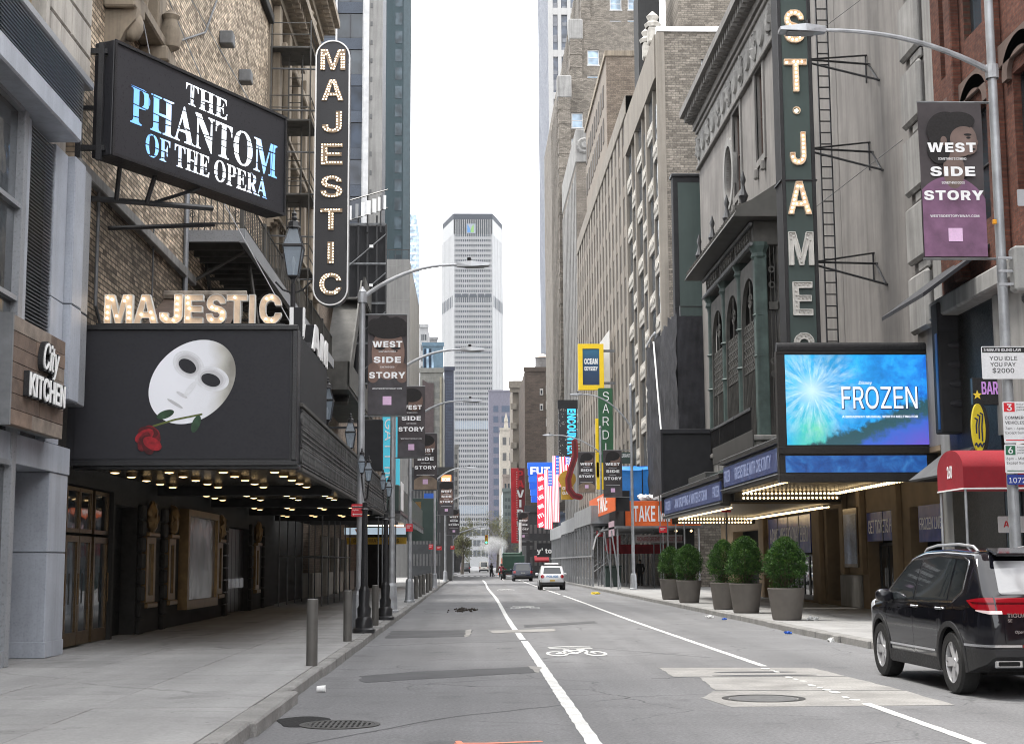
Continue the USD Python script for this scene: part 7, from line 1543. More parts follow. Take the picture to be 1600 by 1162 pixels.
for k, s in enumerate(('AND', 'JUST', 'LIKE', 'MAKE', 'IT!', 'JUST')): part(t, 'lettering', MB().ext(affinity.rotate(text(s, 0.42, 800, width=0.62), 25), ((a[0] + b[0]) / 2, Yq - 1.002, b[2] - 0.75 - k * 1.0), UX, UZ, 0.01), EM('flag_white', (1.0, 0.93, 0.95), 0.85))
t = thing('blue_stack_sign', 'curved blue electronic sign of stacked panels behind the flag screens', 'sign', (8, 200, 8)); Yq = 215.0
for k in range(6):
    a, b = P(824 + k * 1.2, 722 + k * 10.5 + 9.8, Y=Yq), P(866, 722 + k * 10.5, Y=Yq); part(t, 'blue_panel', MB().box(a[0], b[0], Yq, Yq + 1, a[2], b[2], 0.05), EM('screen_blue_%s' % ('deep' if k % 2 else 'mid'), (0.015, 0.10, 0.60) if k % 2 else (0.02, 0.14, 0.70), 0.6))
c = P(841, 741, Y=Yq); part(t, 'lettering', MB().ext(text('FUT', 1.1, 800), (c[0] + 0.3, Yq - 0.003, c[2]), UX, UZ, 0.02), EM('flag_white', (1.0, 0.93, 0.95), 0.85))
t = thing('guitar_sign', 'red guitar neck shaped sign over a mustard restaurant sign', 'sign', (10.5, 135, 7)); Yq = 135.0
c = [P(x, y, Y=Yq) for x, y in ((898, 690), (899, 712), (893, 730), (888, 748), (889, 764), (897, 774), (906, 776))]
part(t, 'guitar_neck', MB().ext(LineString([(q[0], q[2]) for q in c]).buffer(0.28), (0, Yq + 0.3, 0), UX, UZ, 0.3), M('sign_red_dull', (0.22, 0.018, 0.024), 0.5))
part(t, 'fretboard', MB().ext(LineString([(q[0], q[2]) for q in c]).buffer(0.12), (0, Yq - 0.001, 0), UX, UZ, 0.05), M('fret_dark', (0.10, 0.01, 0.012), 0.6))
for k in range(5): part(t, 'tuning_peg', MB().box(c[0][0] - 0.5, c[0][0] + 0.5, Yq + 0.05, Yq + 0.2, c[0][2] - 0.25 - 0.3 * k, c[0][2] - 0.15 - 0.3 * k), gold)
a, b = P(877, 770, Y=Yq + 1), P(896, 733, Y=Yq + 1)
part(t, 'mustard_board', MB().ext(Point((a[0] + b[0]) / 2, (a[2] + b[2]) / 2 + 0.2).buffer(0.8, 16).union(sbox(a[0], a[2] - 0.6, b[0], (a[2] + b[2]) / 2)), (0, Yq + 1.3, 0), UX, UZ, 0.3), M('mustard', (0.45, 0.27, 0.03), 0.5))
for k, s in enumerate(('GULF', 'GATE')): part(t, 'lettering', MB().ext(text(s, 0.3, 700, width=0.95), ((a[0] + b[0]) / 2, Yq + 0.98, a[2] + 0.3 - k * 0.45), UX, UZ, 0.02), text_white)
t = thing('red_vertical_sign', 'tall red vertical sign with stacked white letters far down the street', 'sign', (6.2, 215, 4)); Yq = 205.0
a, b = P(799, 848, Y=Yq), P(820, 731, Y=Yq)
part(t, 'red_panel', MB().box(a[0], b[0] - 0.9, Yq, Yq + 0.5, a[2], b[2], 0.03), M('red_neon_panel', (0.50, 0.02, 0.03), 0.5)); part(t, 'dark_panel', MB().box(b[0] - 0.88, b[0], Yq + 0.05, Yq + 0.5, a[2] + 1.6, b[2]), M('maroon_panel', (0.16, 0.02, 0.025), 0.5))
for k, ch in enumerate('PAVIRGI'): c = P(813, 741 + k * 15.2, Y=Yq); part(t, 'letter', MB().ext(text(ch, 1.05, 850), (c[0], Yq - 0.01, c[2] - 0.5), UX, UZ, 0.04), text_white if k > 1 else red_sign)
mb = MB()
for k in range(30): mb.box(a[0] + 0.75, a[0] + 0.87, Yq - 0.05, Yq - 0.001, a[2] + 0.3 + k * 0.33, a[2] + 0.42 + k * 0.33)
part(t, 'bulb_column', mb, bulb_off, kind='stuff')
for lab, px0, px1, py0, py1, Yq, txt in (('dark lit shop sign with white lettering past the grey shed', 845, 862, 848, 866, 158, "y' to"),):
    t = thing('shop_sign', lab, 'sign', (8, Yq, 3)); a, b = P(px0 - 6, py1 + 4, Y=Yq), P(px1, py0, Y=Yq); part(t, 'board', MB().box(a[0], b[0] + 0.4, Yq, Yq + 0.3, a[2], b[2]), black_matt); part(t, 'lettering', MB().ext(text(txt, 0.55, 800), ((a[0] + b[0]) / 2, Yq - 0.01, a[2] + 0.4), UX, UZ, 0.02), white_m)
far_block('dark_corner_shops', 'dark low shop block behind the flag screens past the grey shed', 822, 872, 800, 168, 22, M('far_dark', (0.04, 0.042, 0.045), 0.7), (6, 3, 1.0), wmat=M('far_pane', (0.10, 0.10, 0.10), 0.4))
far_block('far_right_shops', 'distant low shopfronts beyond the junction on the right', 790, 824, 838, 300, 12, M('far_grey_dark', (0.09, 0.09, 0.09), 0.7), (6, 3, 1.0), wmat=M('far_pane', (0.10, 0.10, 0.10), 0.4))
far_block('far_left_shops', 'distant low shopfronts beyond the junction on the left', 690, 722, 838, 300, 12, M('far_grey_dark', (0.09, 0.09, 0.09), 0.7), (6, 3, 1.0), wmat=M('far_pane', (0.10, 0.10, 0.10), 0.4))

# --- brown brick building nearest on the right, its bar front and red awning
t = thing('brown_brick_building', 'brown red brick building with stone arches nearest the steel street pole', 'building', (18, 28, 0))
wins = [(y, y + 1.25, z, z + 2.9) for y in (30.4, 33.4) for z in (9.8, 14.6, 19.2)] + [(35.3, 36.5, z, z + 3.4) for z in (14.2, 19.2)]
wall(t, 'brick_wall', 'x', FR - 0.05, 16, 37.18, 8.4, 27, wins, brick_red_x, 0.4, -1)
for w in wins: window(t, 'x', FR - 0.05, w, black_metal, glass, rows=2, out=-1, depth=0.25)
part(t, 'core', MB().box(FR + 0.4, 40, 16, 37.18, 0, 32).box(FR, 40, -45, 15.99, 0, 16), brick_red_x)
for z in (13.0, 18.2): part(t, 'stone_band', MB().box(FR - 0.16, FR - 0.051, 16, 37.18, z, z + 0.55, 0.02), brown_stone)
for w in wins:
    part(t, 'stone_arch', MB().ext(affinity.scale(affinity.scale(Point((w[0] + w[1]) / 2, w[3]).buffer(1, 16), 1.0, 0.75).difference(affinity.scale(Point((w[0] + w[1]) / 2, w[3]).buffer(1, 16), 0.68, 0.42)).intersection(sbox(0, w[3] - 0.1, 100, w[3] + 3)), -1, 1, origin=(0, 0)), (FR - 0.04, 0, 0), -UY, UZ, 0.12), brown_stone)
for y in (32.2, 34.95): part(t, 'brick_pier', MB().box(FR - 0.3, FR - 0.052, y, y + 0.5, 8.6, 27, 0.03), brick_red_x)
part(t, 'stone_cornice', MB().box(FR - 0.45, FR + 0.2, 16, 37.18, 7.9, 8.39, 0.05), stone_grey)
part(t, 'stone_front', MB().box(FR - 0.1, FR + 0.35, 16, 33.5, 4.6, 7.89), stone_grey)
part(t, 'bar_front', MB().box(FR - 0.02, FR + 0.35, 33.55, 37.18, 0.15, 7.89), M('bar_front_black', (0.012, 0.012, 0.012), 0.5))
part(t, 'shop_front', MB().box(FR + 0.05, FR + 0.35, 16, 33.54, 0.15, 4.58), black_matt)
for y in (27.5, 29.2, 30.9, 32.6): part(t, 'shop_pane', MB().box(FR + 0.0, FR + 0.045, y, y + 1.5, 0.6, 3.4), glass)
part(t, 'sloping_roof', MB().add([(FR - 1.7, 33.6, 8.0), (FR - 1.7, 37.1, 8.0), (FR - 0.05, 37.1, 9.2), (FR - 0.05, 33.6, 9.2), (FR - 1.7, 33.6, 7.9), (FR - 1.7, 37.1, 7.9), (FR - 0.05, 37.1, 9.1), (FR - 0.05, 33.6, 9.1)], [[0, 1, 2, 3], [7, 6, 5, 4], [0, 3, 7, 4], [1, 0, 4, 5]]), charcoal)
part(t, 'notice_board', MB().box(FR - 0.16, FR - 0.103, 29.8, 32.6, 3.45, 4.25), M('notice_grey', (0.10, 0.10, 0.095), 0.6))
part(t, 'notice_lettering', MB().ext(text('Breaded Mac and Cheese', 0.2, 420, width=2.2), (FR - 0.163, 31.2, 3.92), -UY, UZ, 0.01).ext(text('Wine by the Glass  $12.50', 0.13, 420, width=1.9), (FR - 0.163, 31.2, 3.6), -UY, UZ, 0.01), shed_grey)
part(t, 'white_notice', MB().box(FR - 0.2, FR - 0.165, 30.0, 32.5, 4.27, 4.55), white_m)
part(t, 'striped_awning', MB().obb((12.1, 36.6, 4.25), np.array([[0.8, 0, 0.6], [0, 1, 0], [-0.6, 0, 0.8]]), (0.8, 1.2, 0.03)), M('striped_canvas', (0.10, 0.10, 0.10), 0.8))
t = thing('black_projecting_box', 'tall black projecting sign box with a blue edge above the red awning', 'sign', (11.8, 36.2, 5.2))
Yq = 36.2; a, b = P(1472, 676, Y=Yq), P(1521, 472, Y=Yq)
part(t, 'box', MB().box(a[0], b[0], Yq, Yq + 0.5, a[2], b[2], 0.03), black_matt)
part(t, 'upper_plate', MB().box(a[0] + 0.03, b[0] - 0.05, Yq - 0.03, Yq - 0.001, b[2] - 0.75, b[2] - 0.06, 0.01), charcoal)
for k in range(4): part(t, 'relief_motif', MB().tm(trimesh.creation.icosphere(1, 0.16).apply_transform(np.diag([1.6, 0.3, 0.6, 1])).apply_translation(((a[0] + b[0]) / 2, Yq - 0.02, b[2] - 1.1 - 0.5 * k))), charcoal)
part(t, 'blue_edge', MB().box(a[0] - 0.025, a[0] - 0.005, Yq + 0.05, Yq + 0.2, a[2] + 0.1, b[2] - 0.8), EM('blue_edge', (0.02, 0.12, 0.42), 0.10))
t = thing('bar_sign', 'black sign with purple neon capitals and a yellow star', 'sign', (12.2, 33.4, 5.1)); Yq = 33.4
a, b = P(1521, 632, Y=Yq), P(1570, 590, Y=Yq)
part(t, 'board', MB().box(a[0], b[0], Yq, Yq + 0.15, a[2], b[2], 0.01), black_metal)
part(t, 'lettering', MB().ext(text('BAR', 0.30, 640, width=0.38), (P(1546, 600, Y=Yq)[0], Yq - 0.002, P(1546, 616, Y=Yq)[2]), UX, UZ, 0.02), EM('neon_purple', (0.62, 0.30, 0.75), 0.35))
st = Polygon([((0.11 if k % 2 == 0 else 0.045) * math.sin(k * math.pi / 5), (0.11 if k % 2 == 0 else 0.045) * math.cos(k * math.pi / 5)) for k in range(10)])
c = P(1525.5, 617, Y=Yq); part(t, 'star', MB().ext(st, (c[0] + 0.02, Yq - 0.002, c[2]), UX, UZ, 0.02), EM('neon_yellow', (0.85, 0.6, 0.05), 0.35))
t = thing('oval_emblem_sign', 'yellow oval emblem sign with dark wavy strokes above the red awning', 'sign', (11.4, 33.2, 4.2)); Yq = 33.2
c = P(1529.5, 668, Y=Yq); ov = affinity.scale(Point(0, 0).buffer(1, 28), 0.155, 0.56)
part(t, 'disc', MB().ext(ov, (c[0], Yq + 0.1, c[2]), UX, UZ, 0.1), M('emblem_yellow', (0.62, 0.50, 0.02), 0.5)); mb = MB()
part(t, 'disc_side', MB().ext(affinity.translate(ov, 0.14, 0), (c[0], Yq + 0.35, c[2]), UX, UZ, 0.2), black_metal)
for x0, z0, z1, dx in ((-0.08, -0.12, 0.22, 0.05), (-0.02, -0.25, 0.30, 0.05), (0.05, -0.30, 0.34, 0.05)): mb.ext(LineString([(x0, z1), (x0 + dx, z1 - 0.03), (x0 + dx * 0.4, (z0 + z1) / 2), (x0 + dx * 0.4, z0)]).buffer(0.016), (c[0], Yq - 0.001, c[2]), UX, UZ, 0.01)
part(t, 'strokes', mb.ext(LineString([(-0.1 + 0.02 * k, -0.40 + 0.04 * math.sin(k * 1.4)) for k in range(11)]).buffer(0.018), (c[0], Yq - 0.001, c[2]), UX, UZ, 0.01), M('emblem_navy', (0.01, 0.02, 0.06), 0.5))
t = thing('red_entrance_canopy', 'red canvas entrance canopy with white number on thin steel posts', 'canopy', (11.4, 31, 3.2))
y0, y1, xa, xb = 30.2, 31.9, 10.3, FR
prof = lambda s: Polygon([(0, 0), (0, 0.42)] + [(0.85 - 0.85 * math.cos(v), 0.42 + 0.42 * math.sin(v)) for v in np.linspace(0.1, math.pi - 0.1, 12)] + [(1.7, 0.42), (1.7, 0)])
part(t, 'canvas', MB().ext(prof(1), (xa, y0, 3.22), UY, UZ, xb - xa), red_cloth, smooth=35)
part(t, 'white_piping', MB().box(xa - 0.012, xb, y0 - 0.015, y0 + 0.0, 3.19, 3.22).box(xa - 0.015, xa, y0, y1, 3.19, 3.22), white_m)
part(t, 'number', MB().ext(text('260', 0.26, 640, width=0.32), (xa - 0.003, y0 + 0.85, 3.46), -UY, UZ, 0.006), text_white)
for x, y in ((xa + 0.05, y0 + 0.05), (xa + 0.05, y1 - 0.05)): part(t, 'post', MB().tube([(x, y, 0.15), (x, y, 3.25)], 0.03, 8), steel)
# ------------------------------------------------------------------ STREET FURNITURE
banner_cloth = M('banner_charcoal', (0.050, 0.042, 0.044), 0.65, var=0.35, scale=1.4)
skin_p = [M('print_skin_%s' % n, c, 0.65, var=0.35, scale=2.2) for n, c in (('warm', (0.20, 0.125, 0.10)), ('deep', (0.15, 0.105, 0.09)), ('mid', (0.14, 0.088, 0.07)))]
hair_p = M('print_hair', (0.012, 0.010, 0.010), 0.7)
shirt_p = [M('print_shirt_%s' % n, c, 0.65, var=0.4, scale=2.0) for n, c in (('plum', (0.17, 0.085, 0.15)), ('grey', (0.055, 0.05, 0.055)), ('sand', (0.20, 0.15, 0.11)))]
pink_p = M('print_pink', (0.62, 0.42, 0.60), 0.6)
def banner(x0, x1, z0, z1, y, pole_x, label, v):
    """A cloth street banner hung from two arms: printed portrait, three lines of title, web address, pink square."""
    t = thing('street_banner', label, 'banner', ((x0 + x1) / 2, y, z0)); w, h = x1 - x0, z1 - z0; cx = (x0 + x1) / 2
    n, k = 8, 16; vv = []
    for j in range(k):
        for i in range(n): vv.append((x0 + w * i / (n - 1), y + 0.022 * math.sin(9.0 * j / k + i * 0.55) * math.sin(math.pi * j / (k - 1)), z0 + h * j / (k - 1)))
    part(t, 'cloth', MB().add(vv, [[j * n + i, j * n + i + 1, (j + 1) * n + i + 1, (j + 1) * n + i] for j in range(k - 1) for i in range(n - 1)]), banner_cloth, smooth=True)
    r = random.Random(v * 7 + 3); yy = y - 0.034
    def pr(nm, g, m, off): 
        g = g.intersection(sbox(x0 + 0.01, z0 + 0.01, x1 - 0.01, z1 - 0.01))
        if not g.is_empty: part(t, nm, MB().ext(g, (0, yy - off, 0), UX, UZ, 0.001), m)
    E_ = lambda x, z, a, b: affinity.scale(Point(cx + x * w, z0 + z * h).buffer(1, 14), a * w, b * h)
    if v % 3 == 0:     # frontal face, raised hands
        pr('portrait_shirt', union_all([E_(0, 0.12, 0.62, 0.30)]), shirt_p[1], 0.0)
        pr('portrait_face', E_(0.02, 0.62, 0.42, 0.27), skin_p[0], 0.0015)
        curls = union_all([E_(0.02 + 0.42 * math.cos(q) * 0.95, 0.84 + 0.08 * math.sin(q) + 0.03 * r.random(), 0.16, 0.055) for q in np.linspace(0, math.pi, 13)] + [E_(0.02, 0.83, 0.44, 0.07)])
        pr('portrait_hair', curls, hair_p, 0.003)
        pr('portrait_brow', union_all([E_(-0.18, 0.665, 0.13, 0.012), E_(0.22, 0.665, 0.13, 0.012), E_(-0.17, 0.64, 0.06, 0.009), E_(0.21, 0.64, 0.06, 0.009)]), hair_p, 0.0031)
        pr('portrait_hand', union_all([E_(-0.36, 0.42, 0.18, 0.10), E_(0.38, 0.42, 0.18, 0.10)]), skin_p[2], 0.003)
    elif v % 3 == 1:   # head turned up to the right
        pr('portrait_shirt', union_all([E_(-0.05, 0.18, 0.66, 0.34)]), shirt_p[0], 0.0)
        pr('portrait_neck', E_(0.02, 0.56, 0.17, 0.12), skin_p[1], 0.0012)
        pr('portrait_face', union_all([E_(0.12, 0.76, 0.28, 0.115), E_(0.27, 0.71, 0.13, 0.05), E_(0.36, 0.74, 0.06, 0.025)]), skin_p[1], 0.0024)
        pr('portrait_hair', union_all([E_(-0.08, 0.82, 0.30, 0.12), E_(0.12, 0.88, 0.26, 0.06), E_(-0.20, 0.70, 0.18, 0.10)]).difference(E_(0.2, 0.76, 0.22, 0.085)), hair_p, 0.0036)
        pr('portrait_ear', E_(-0.12, 0.75, 0.05, 0.03), skin_p[1], 0.0048)
        pr('portrait_features', union_all([E_(0.26, 0.79, 0.06, 0.008), E_(0.27, 0.77, 0.035, 0.007), E_(0.32, 0.695, 0.055, 0.007)]), hair_p, 0.0049)
    else:              # bowed dark head
        pr('portrait_shirt', E_(0, 0.05, 0.6, 0.2), shirt_p[2] if v % 2 else shirt_p[1], 0.0)
        pr('portrait_face', E_(0.1, 0.80, 0.32, 0.15), skin_p[2], 0.0012)
        pr('portrait_hair', union_all([E_(0.02, 0.88, 0.36, 0.10), E_(-0.24, 0.80, 0.14, 0.10)]), hair_p, 0.0024)
    for s, z in (('WEST', 0.675), ('SIDE', 0.52), ('STORY', 0.365)):
        pr('title_line', affinity.translate(text(s, h * 0.062, 880, width=w * (0.76 if s == 'WEST' else 0.70 if s == 'SIDE' else 0.93), track=0.06), cx, z0 + h * z), text_white, 0.0065)
    for s, z, q in (("SOMETHING'S COMING", 0.625, 0.44), ('SOMETHING GOOD', 0.47, 0.36), ('WESTSIDESTORYBWAY.COM', 0.255, 0.76)):
        if y < 62: pr('small_line', affinity.translate(text(s, h * 0.015, 520, width=w * q), cx, z0 + h * z), text_white, 0.0065)
        else: pr('small_line', sbox(cx - w * q / 2, z0 + h * z, cx + w * q / 2, z0 + h * (z + 0.006)), text_white, 0.0065)
    pr('pink_square', sbox(cx - w * 0.11, z0 + h * 0.10, cx + w * 0.11, z0 + h * 0.185), pink_p, 0.0065)
    xa, xb = min(pole_x, x0), max(pole_x, x1)
    for z in (z0 - 0.02, z1 + 0.02): part(t, 'banner_arm', MB().tube([(xa, y + 0.02, z), (xb, y + 0.02, z)], 0.022, 6), steel_dark)

def cobra(x, y, xh, zh, label, ztop=None, z_at=None, base=True, mat=None):
    """A street lighting column with a long curved arm and a flat lamp head over the road."""
    mat = mat or steel; s = 1 if xh > x else -1
    t = thing('street_light', label, 'street light', (x, y, 0.15)); z_at = z_at or zh - 0.95; ztop = ztop or z_at + 0.15
    if base: part(t, 'pole_base', MB().lathe([(0.24, 0), (0.24, 0.06), (0.20, 0.1), (0.17, 0.85), (0.13, 0.95)], (x, y, 0.15), 8, rot=0.39), mat)
    part(t, 'pole', MB().tube([(x, y, 0.9 if base else 0.15), (x, y, ztop)], [0.095, 0.07], 12), mat, smooth=40)
    part(t, 'pole_cap', MB().lathe([(0.09, 0), (0.10, 0.05), (0.06, 0.1), (0.03, 0.16), (0, 0.18)], (x, y, ztop), 10), mat)
    L = abs(xh - x) - 0.55; pts = [(x + s * L * u, y, z_at + (zh - z_at) * (1 - (1 - u) ** 2.2)) for u in np.linspace(0, 1, 12)]
    part(t, 'arm', MB().tube(pts, np.linspace(0.055, 0.032, 12), 8), mat, smooth=40)
    part(t, 'arm_clamp', MB().lathe([(0.11, -0.12), (0.115, 0), (0.11, 0.12)], (x, y, z_at), 10), mat)
    hx = xh - s * 0.55
    h = part(t, 'lamp_head', MB().add([(hx, y - 0.06, zh - 0.05), (hx, y + 0.06, zh - 0.05), (hx, y + 0.05, zh + 0.06), (hx, y - 0.05, zh + 0.06), (hx + s * 0.35, y - 0.16, zh - 0.06), (hx + s * 0.35, y + 0.16, zh - 0.06), (hx + s * 0.35, y + 0.12, zh + 0.08), (hx + s * 0.35, y - 0.12, zh + 0.08), (hx + s * 0.78, y - 0.12, zh - 0.03), (hx + s * 0.78, y + 0.12, zh - 0.03), (hx + s * 0.78, y + 0.1, zh + 0.03), (hx + s * 0.78, y - 0.1, zh + 0.03)],
                [[0, 3, 2, 1], [8, 9, 10, 11]] + [[a, b, b + 4, a + 4] for o in (0, 4) for a, b in ((o, o + 1), (o + 1, o + 2), (o + 2, o + 3), (o + 3, o))]), mat)
    part(h, 'lens', MB().box(min(hx + s * 0.2, hx + s * 0.66), max(hx + s * 0.2, hx + s * 0.66), y - 0.1, y + 0.1, zh - 0.072, zh - 0.062), shed_grey)
    part(h, 'photocell', MB().lathe([(0.045, 0), (0.05, 0.1), (0, 0.11)], (hx + s * 0.3, y, zh + 0.07), 8), black_metal)
    return t
PX = -2.58
cobra(PX, 34.0, 0.2, 8.75, 'steel street light carrying the large portrait banner, nearest on the left pavement', 8.05, 7.95)
cobra(PX, 47.5, 0.2, 8.7, 'second steel street light on the left pavement, arm above the second banner', 8.0, 7.85)
cobra(PX + 0.05, 60.0, 0.2, 8.4, 'third steel street light on the left pavement beside the green canopy', 7.7, 7.5)
cobra(-2.4, 95.0, 0.1, 7.9, 'fourth steel street light on the left pavement with two small banners', 7.2, 7.0)
cobra(-2.3, 128.0, 0.3, 7.6, 'fifth and farthest slim steel street light on the left pavement', 7.0, 6.7)
banner(-2.44, -1.52, 5.16, 7.53, 34.0, PX, 'large cloth portrait banner with curly haired face on the nearest left street light', 0)
banner(-2.42, -1.52, 5.15, 7.46, 47.5, PX, 'dark cloth banner partly behind the large portrait banner', 2)
banner(-2.38, -1.42, 4.72, 7.02, 60.0, PX, 'third cloth banner on the left, sandy coloured below its title', 5)
banner(-2.10, -1.18, 4.85, 7.0, 95.0, -2.4, 'small far cloth banner with curly hair on the left pavement', 3)
banner(-2.05, -1.05, 4.2, 6.4, 128.0, -2.3, 'farthest small dark cloth banner on the left pavement', 8)
cobra(8.82, 23.5, 5.45, 10.62, 'tall steel street light nearest on the right pavement with parking signs on it', 12.2, 9.9)
cobra(9.35, 84.6, 6.0, 11.5, 'slim steel street light beside the orange canopy corner', 12.0, 9.6)
cobra(9.35, 105.0, 5.4, 10.9, 'steel street light behind the pale portrait banner on the right', 11.4, 9.6)
banner(7.52, 8.60, 6.7, 9.35, 23.5, 8.74, 'big cloth banner with boy looking upward on the nearest right street light', 1)
banner(7.68, 8.78, 5.5, 8.2, 84.6, 9.30, 'dark cloth banner with red smudge beside the orange canopy', 2)
banner(7.72, 8.92, 6.75, 9.65, 105.0, 9.30, 'dark cloth banner with profile portrait left of the green restaurant sign', 11)
banner(5.2, 6.5, 4.3, 7.4, 165.0, 6.6, 'tiny far cloth banner beside the red vertical sign', 8)

def plate(name, label, x0, x1, z0, z1, y, mat, cat='sign', lines=(), extra=None, pole=None):
    t = thing(name, label, cat, ((x0 + x1) / 2, y, z0))
    g = sbox(x0, z0, x1, z1).buffer(-0.025).buffer(0.025)
    part(t, 'plate', MB().ext(g, (0, y, 0), UX, UZ, 0.006), mat)
    for s, x, z, h, m, wd, wt in lines:
        part(t, 'lettering', MB().ext(text(s, h, wt, width=wd, align='l'), (x, y - 0.0065, z), UX, UZ, 0.001), m)
    if extra: extra(t)
    return t
y = 23.33
ink = M('sign_ink_black', (0.015, 0.015, 0.015), 0.6)
wht = M('sign_white', (0.66, 0.66, 0.67), 0.5, var=0.04)
a, b = P(1535, 592, Y=y), P(1607, 541, Y=y)
plate('idling_sign', 'white rectangular idling fine sign with black header on the near right pole', a[0], b[0] + 0.02, a[2], b[2], y, wht, lines=[('YOU IDLE', a[0] + 0.13, a[2] + 0.305, 0.068, ink, 0.46, 520), ('YOU PAY', a[0] + 0.14, a[2] + 0.205, 0.068, ink, 0.42, 520), ('$2000', a[0] + 0.17, a[2] + 0.10, 0.075, ink, 0.36, 560)],
      extra=lambda t: (part(t, 'header', MB().box(a[0] + 0.015, b[0], y - 0.0066, y - 0.0061, b[2] - 0.105, b[2] - 0.015), ink), part(t, 'lettering', MB().ext(text('3 MINUTE IDLING LAW', 0.05, 560, width=0.62, align='l'), (a[0] + 0.04, y - 0.008, b[2] - 0.085), UX, UZ, 0.001), wht)))
a, b = P(1569, 692, Y=y), P(1630, 627, Y=y)
green_p = M('sign_green_print', (0.02, 0.12, 0.06), 0.5)
plate('parking_sign', 'white commercial parking sign with red numeral below the idling sign', a[0], b[0], a[2], b[2], y, wht, lines=[('COMMERCIAL', a[0] + 0.03, b[2] - 0.29, 0.048, ink, 0.46, 600), ('VEHICLES ONLY', a[0] + 0.03, b[2] - 0.37, 0.048, ink, 0.52, 600), ('7am - 6pm', a[0] + 0.03, b[2] - 0.46, 0.04, ink, 0.3, 420), ('Except Sunday', a[0] + 0.03, b[2] - 0.53, 0.04, ink, 0.4, 420), ('hour', a[0] + 0.23, b[2] - 0.06, 0.03, ink, 0.12, 420), ('metered', a[0] + 0.23, b[2] - 0.105, 0.03, ink, 0.17, 420), ('parking', a[0] + 0.23, b[2] - 0.15, 0.03, ink, 0.17, 420)],
      extra=lambda t: (part(t, 'red_panel', MB().box(a[0] + 0.02, a[0] + 0.20, y - 0.0068, y - 0.0062, b[2] - 0.17, b[2] - 0.02), red_sign), part(t, 'numeral', MB().ext(text('3', 0.11, 700), (a[0] + 0.11, y - 0.008, b[2] - 0.15), UX, UZ, 0.001), wht), part(t, 'red_bar', MB().box(a[0] + 0.03, b[0] - 0.05, y - 0.0068, y - 0.0062, a[2] + 0.04, a[2] + 0.055), red_sign)))
a2, b2 = P(1571, 739, Y=y), P(1632, 694, Y=y)
plate('parking_sign', 'white metered parking sign with green numeral, lower of the two', a2[0], b2[0], a2[2], b2[2], y, wht, lines=[('6pm - Midnight', a2[0] + 0.03, b2[2] - 0.25, 0.042, ink, 0.42, 420), ('Except Sunday', a2[0] + 0.03, b2[2] - 0.32, 0.042, ink, 0.4, 420), ('hour', a2[0] + 0.21, b2[2] - 0.06, 0.03, ink, 0.12, 420), ('metered', a2[0] + 0.21, b2[2] - 0.105, 0.03, ink, 0.17, 420), ('parking', a2[0] + 0.21, b2[2] - 0.15, 0.03, ink, 0.17, 420)],
      extra=lambda t: (part(t, 'green_panel', MB().box(a2[0] + 0.02, a2[0] + 0.18, y - 0.0068, y - 0.0062, b2[2] - 0.17, b2[2] - 0.02), green_p), part(t, 'numeral', MB().ext(text('6', 0.11, 700), (a2[0] + 0.10, y - 0.008, b2[2] - 0.15), UX, UZ, 0.001), wht), part(t, 'green_bar', MB().box(a2[0] + 0.03, b2[0] - 0.05, y - 0.0068, y - 0.0062, a2[2] + 0.03, a2[2] + 0.045), green_p)))
a3, b3 = P(1574, 757, Y=y), P(1632, 741, Y=y)
plate('zone_plate', 'small blue number plate under the parking signs', a3[0], b3[0], a3[2], b3[2], y, M('plate_blue', (0.02, 0.04, 0.22), 0.5), lines=[('107252', a3[0] + 0.03, a3[2] + 0.03, 0.085, wht, 0.42, 420)])
a4, b4 = P(1560, 832, Y=32), P(1605, 806, Y=32)
plate('white_notice', 'white notice with red letter A behind the near right pole', a4[0], b4[0], a4[2], b4[2], 32.0, wht, lines=[('A', a4[0] + 0.12, a4[2] + 0.12, 0.14, red_sign, None, 700)])
a5, b5 = P(1590, 322, Y=22.9), P(1640, 296, Y=22.9)
plate('one_way_sign', 'partly visible grey traffic sign edge high by the right pole', a5[0], b5[0], a5[2], b5[2], 22.9, steel)
t = thing('signal_box', 'pale traffic signal housing strapped beside the near right pole', 'signal', (9.1, 23.2, 6.0))
a6, b6 = P(1577, 455, Y=23.2), P(1625, 385, Y=23.2)
part(t, 'housing', MB().box(a6[0] + 0.08, b6[0], 23.1, 23.4, a6[2], b6[2], 0.04), M('signal_grey', (0.27, 0.27, 0.26), 0.6, var=0.15))
for k in range(3): part(t, 'strap_arm', MB().box(a6[0] - 0.16, a6[0] + 0.1, 23.2, 23.25, a6[2] + 0.1 + 0.22 * k, a6[2] + 0.14 + 0.22 * k), steel)
part(t, 'visor', MB().lathe([(0.10, 0), (0.11, 0.2)], (a6[0] + 0.3, 23.0, a6[2] - 0.12), 10, axis=1), black_metal)
part(t, 'amber_lamp', MB().box(8.66, 8.73, 23.36, 23.42, P(1547, 347, Y=23.4)[2] - 0.04, P(1547, 347, Y=23.4)[2] + 0.04, 0.01), M('amber', (0.7, 0.3, 0.02), 0.4))
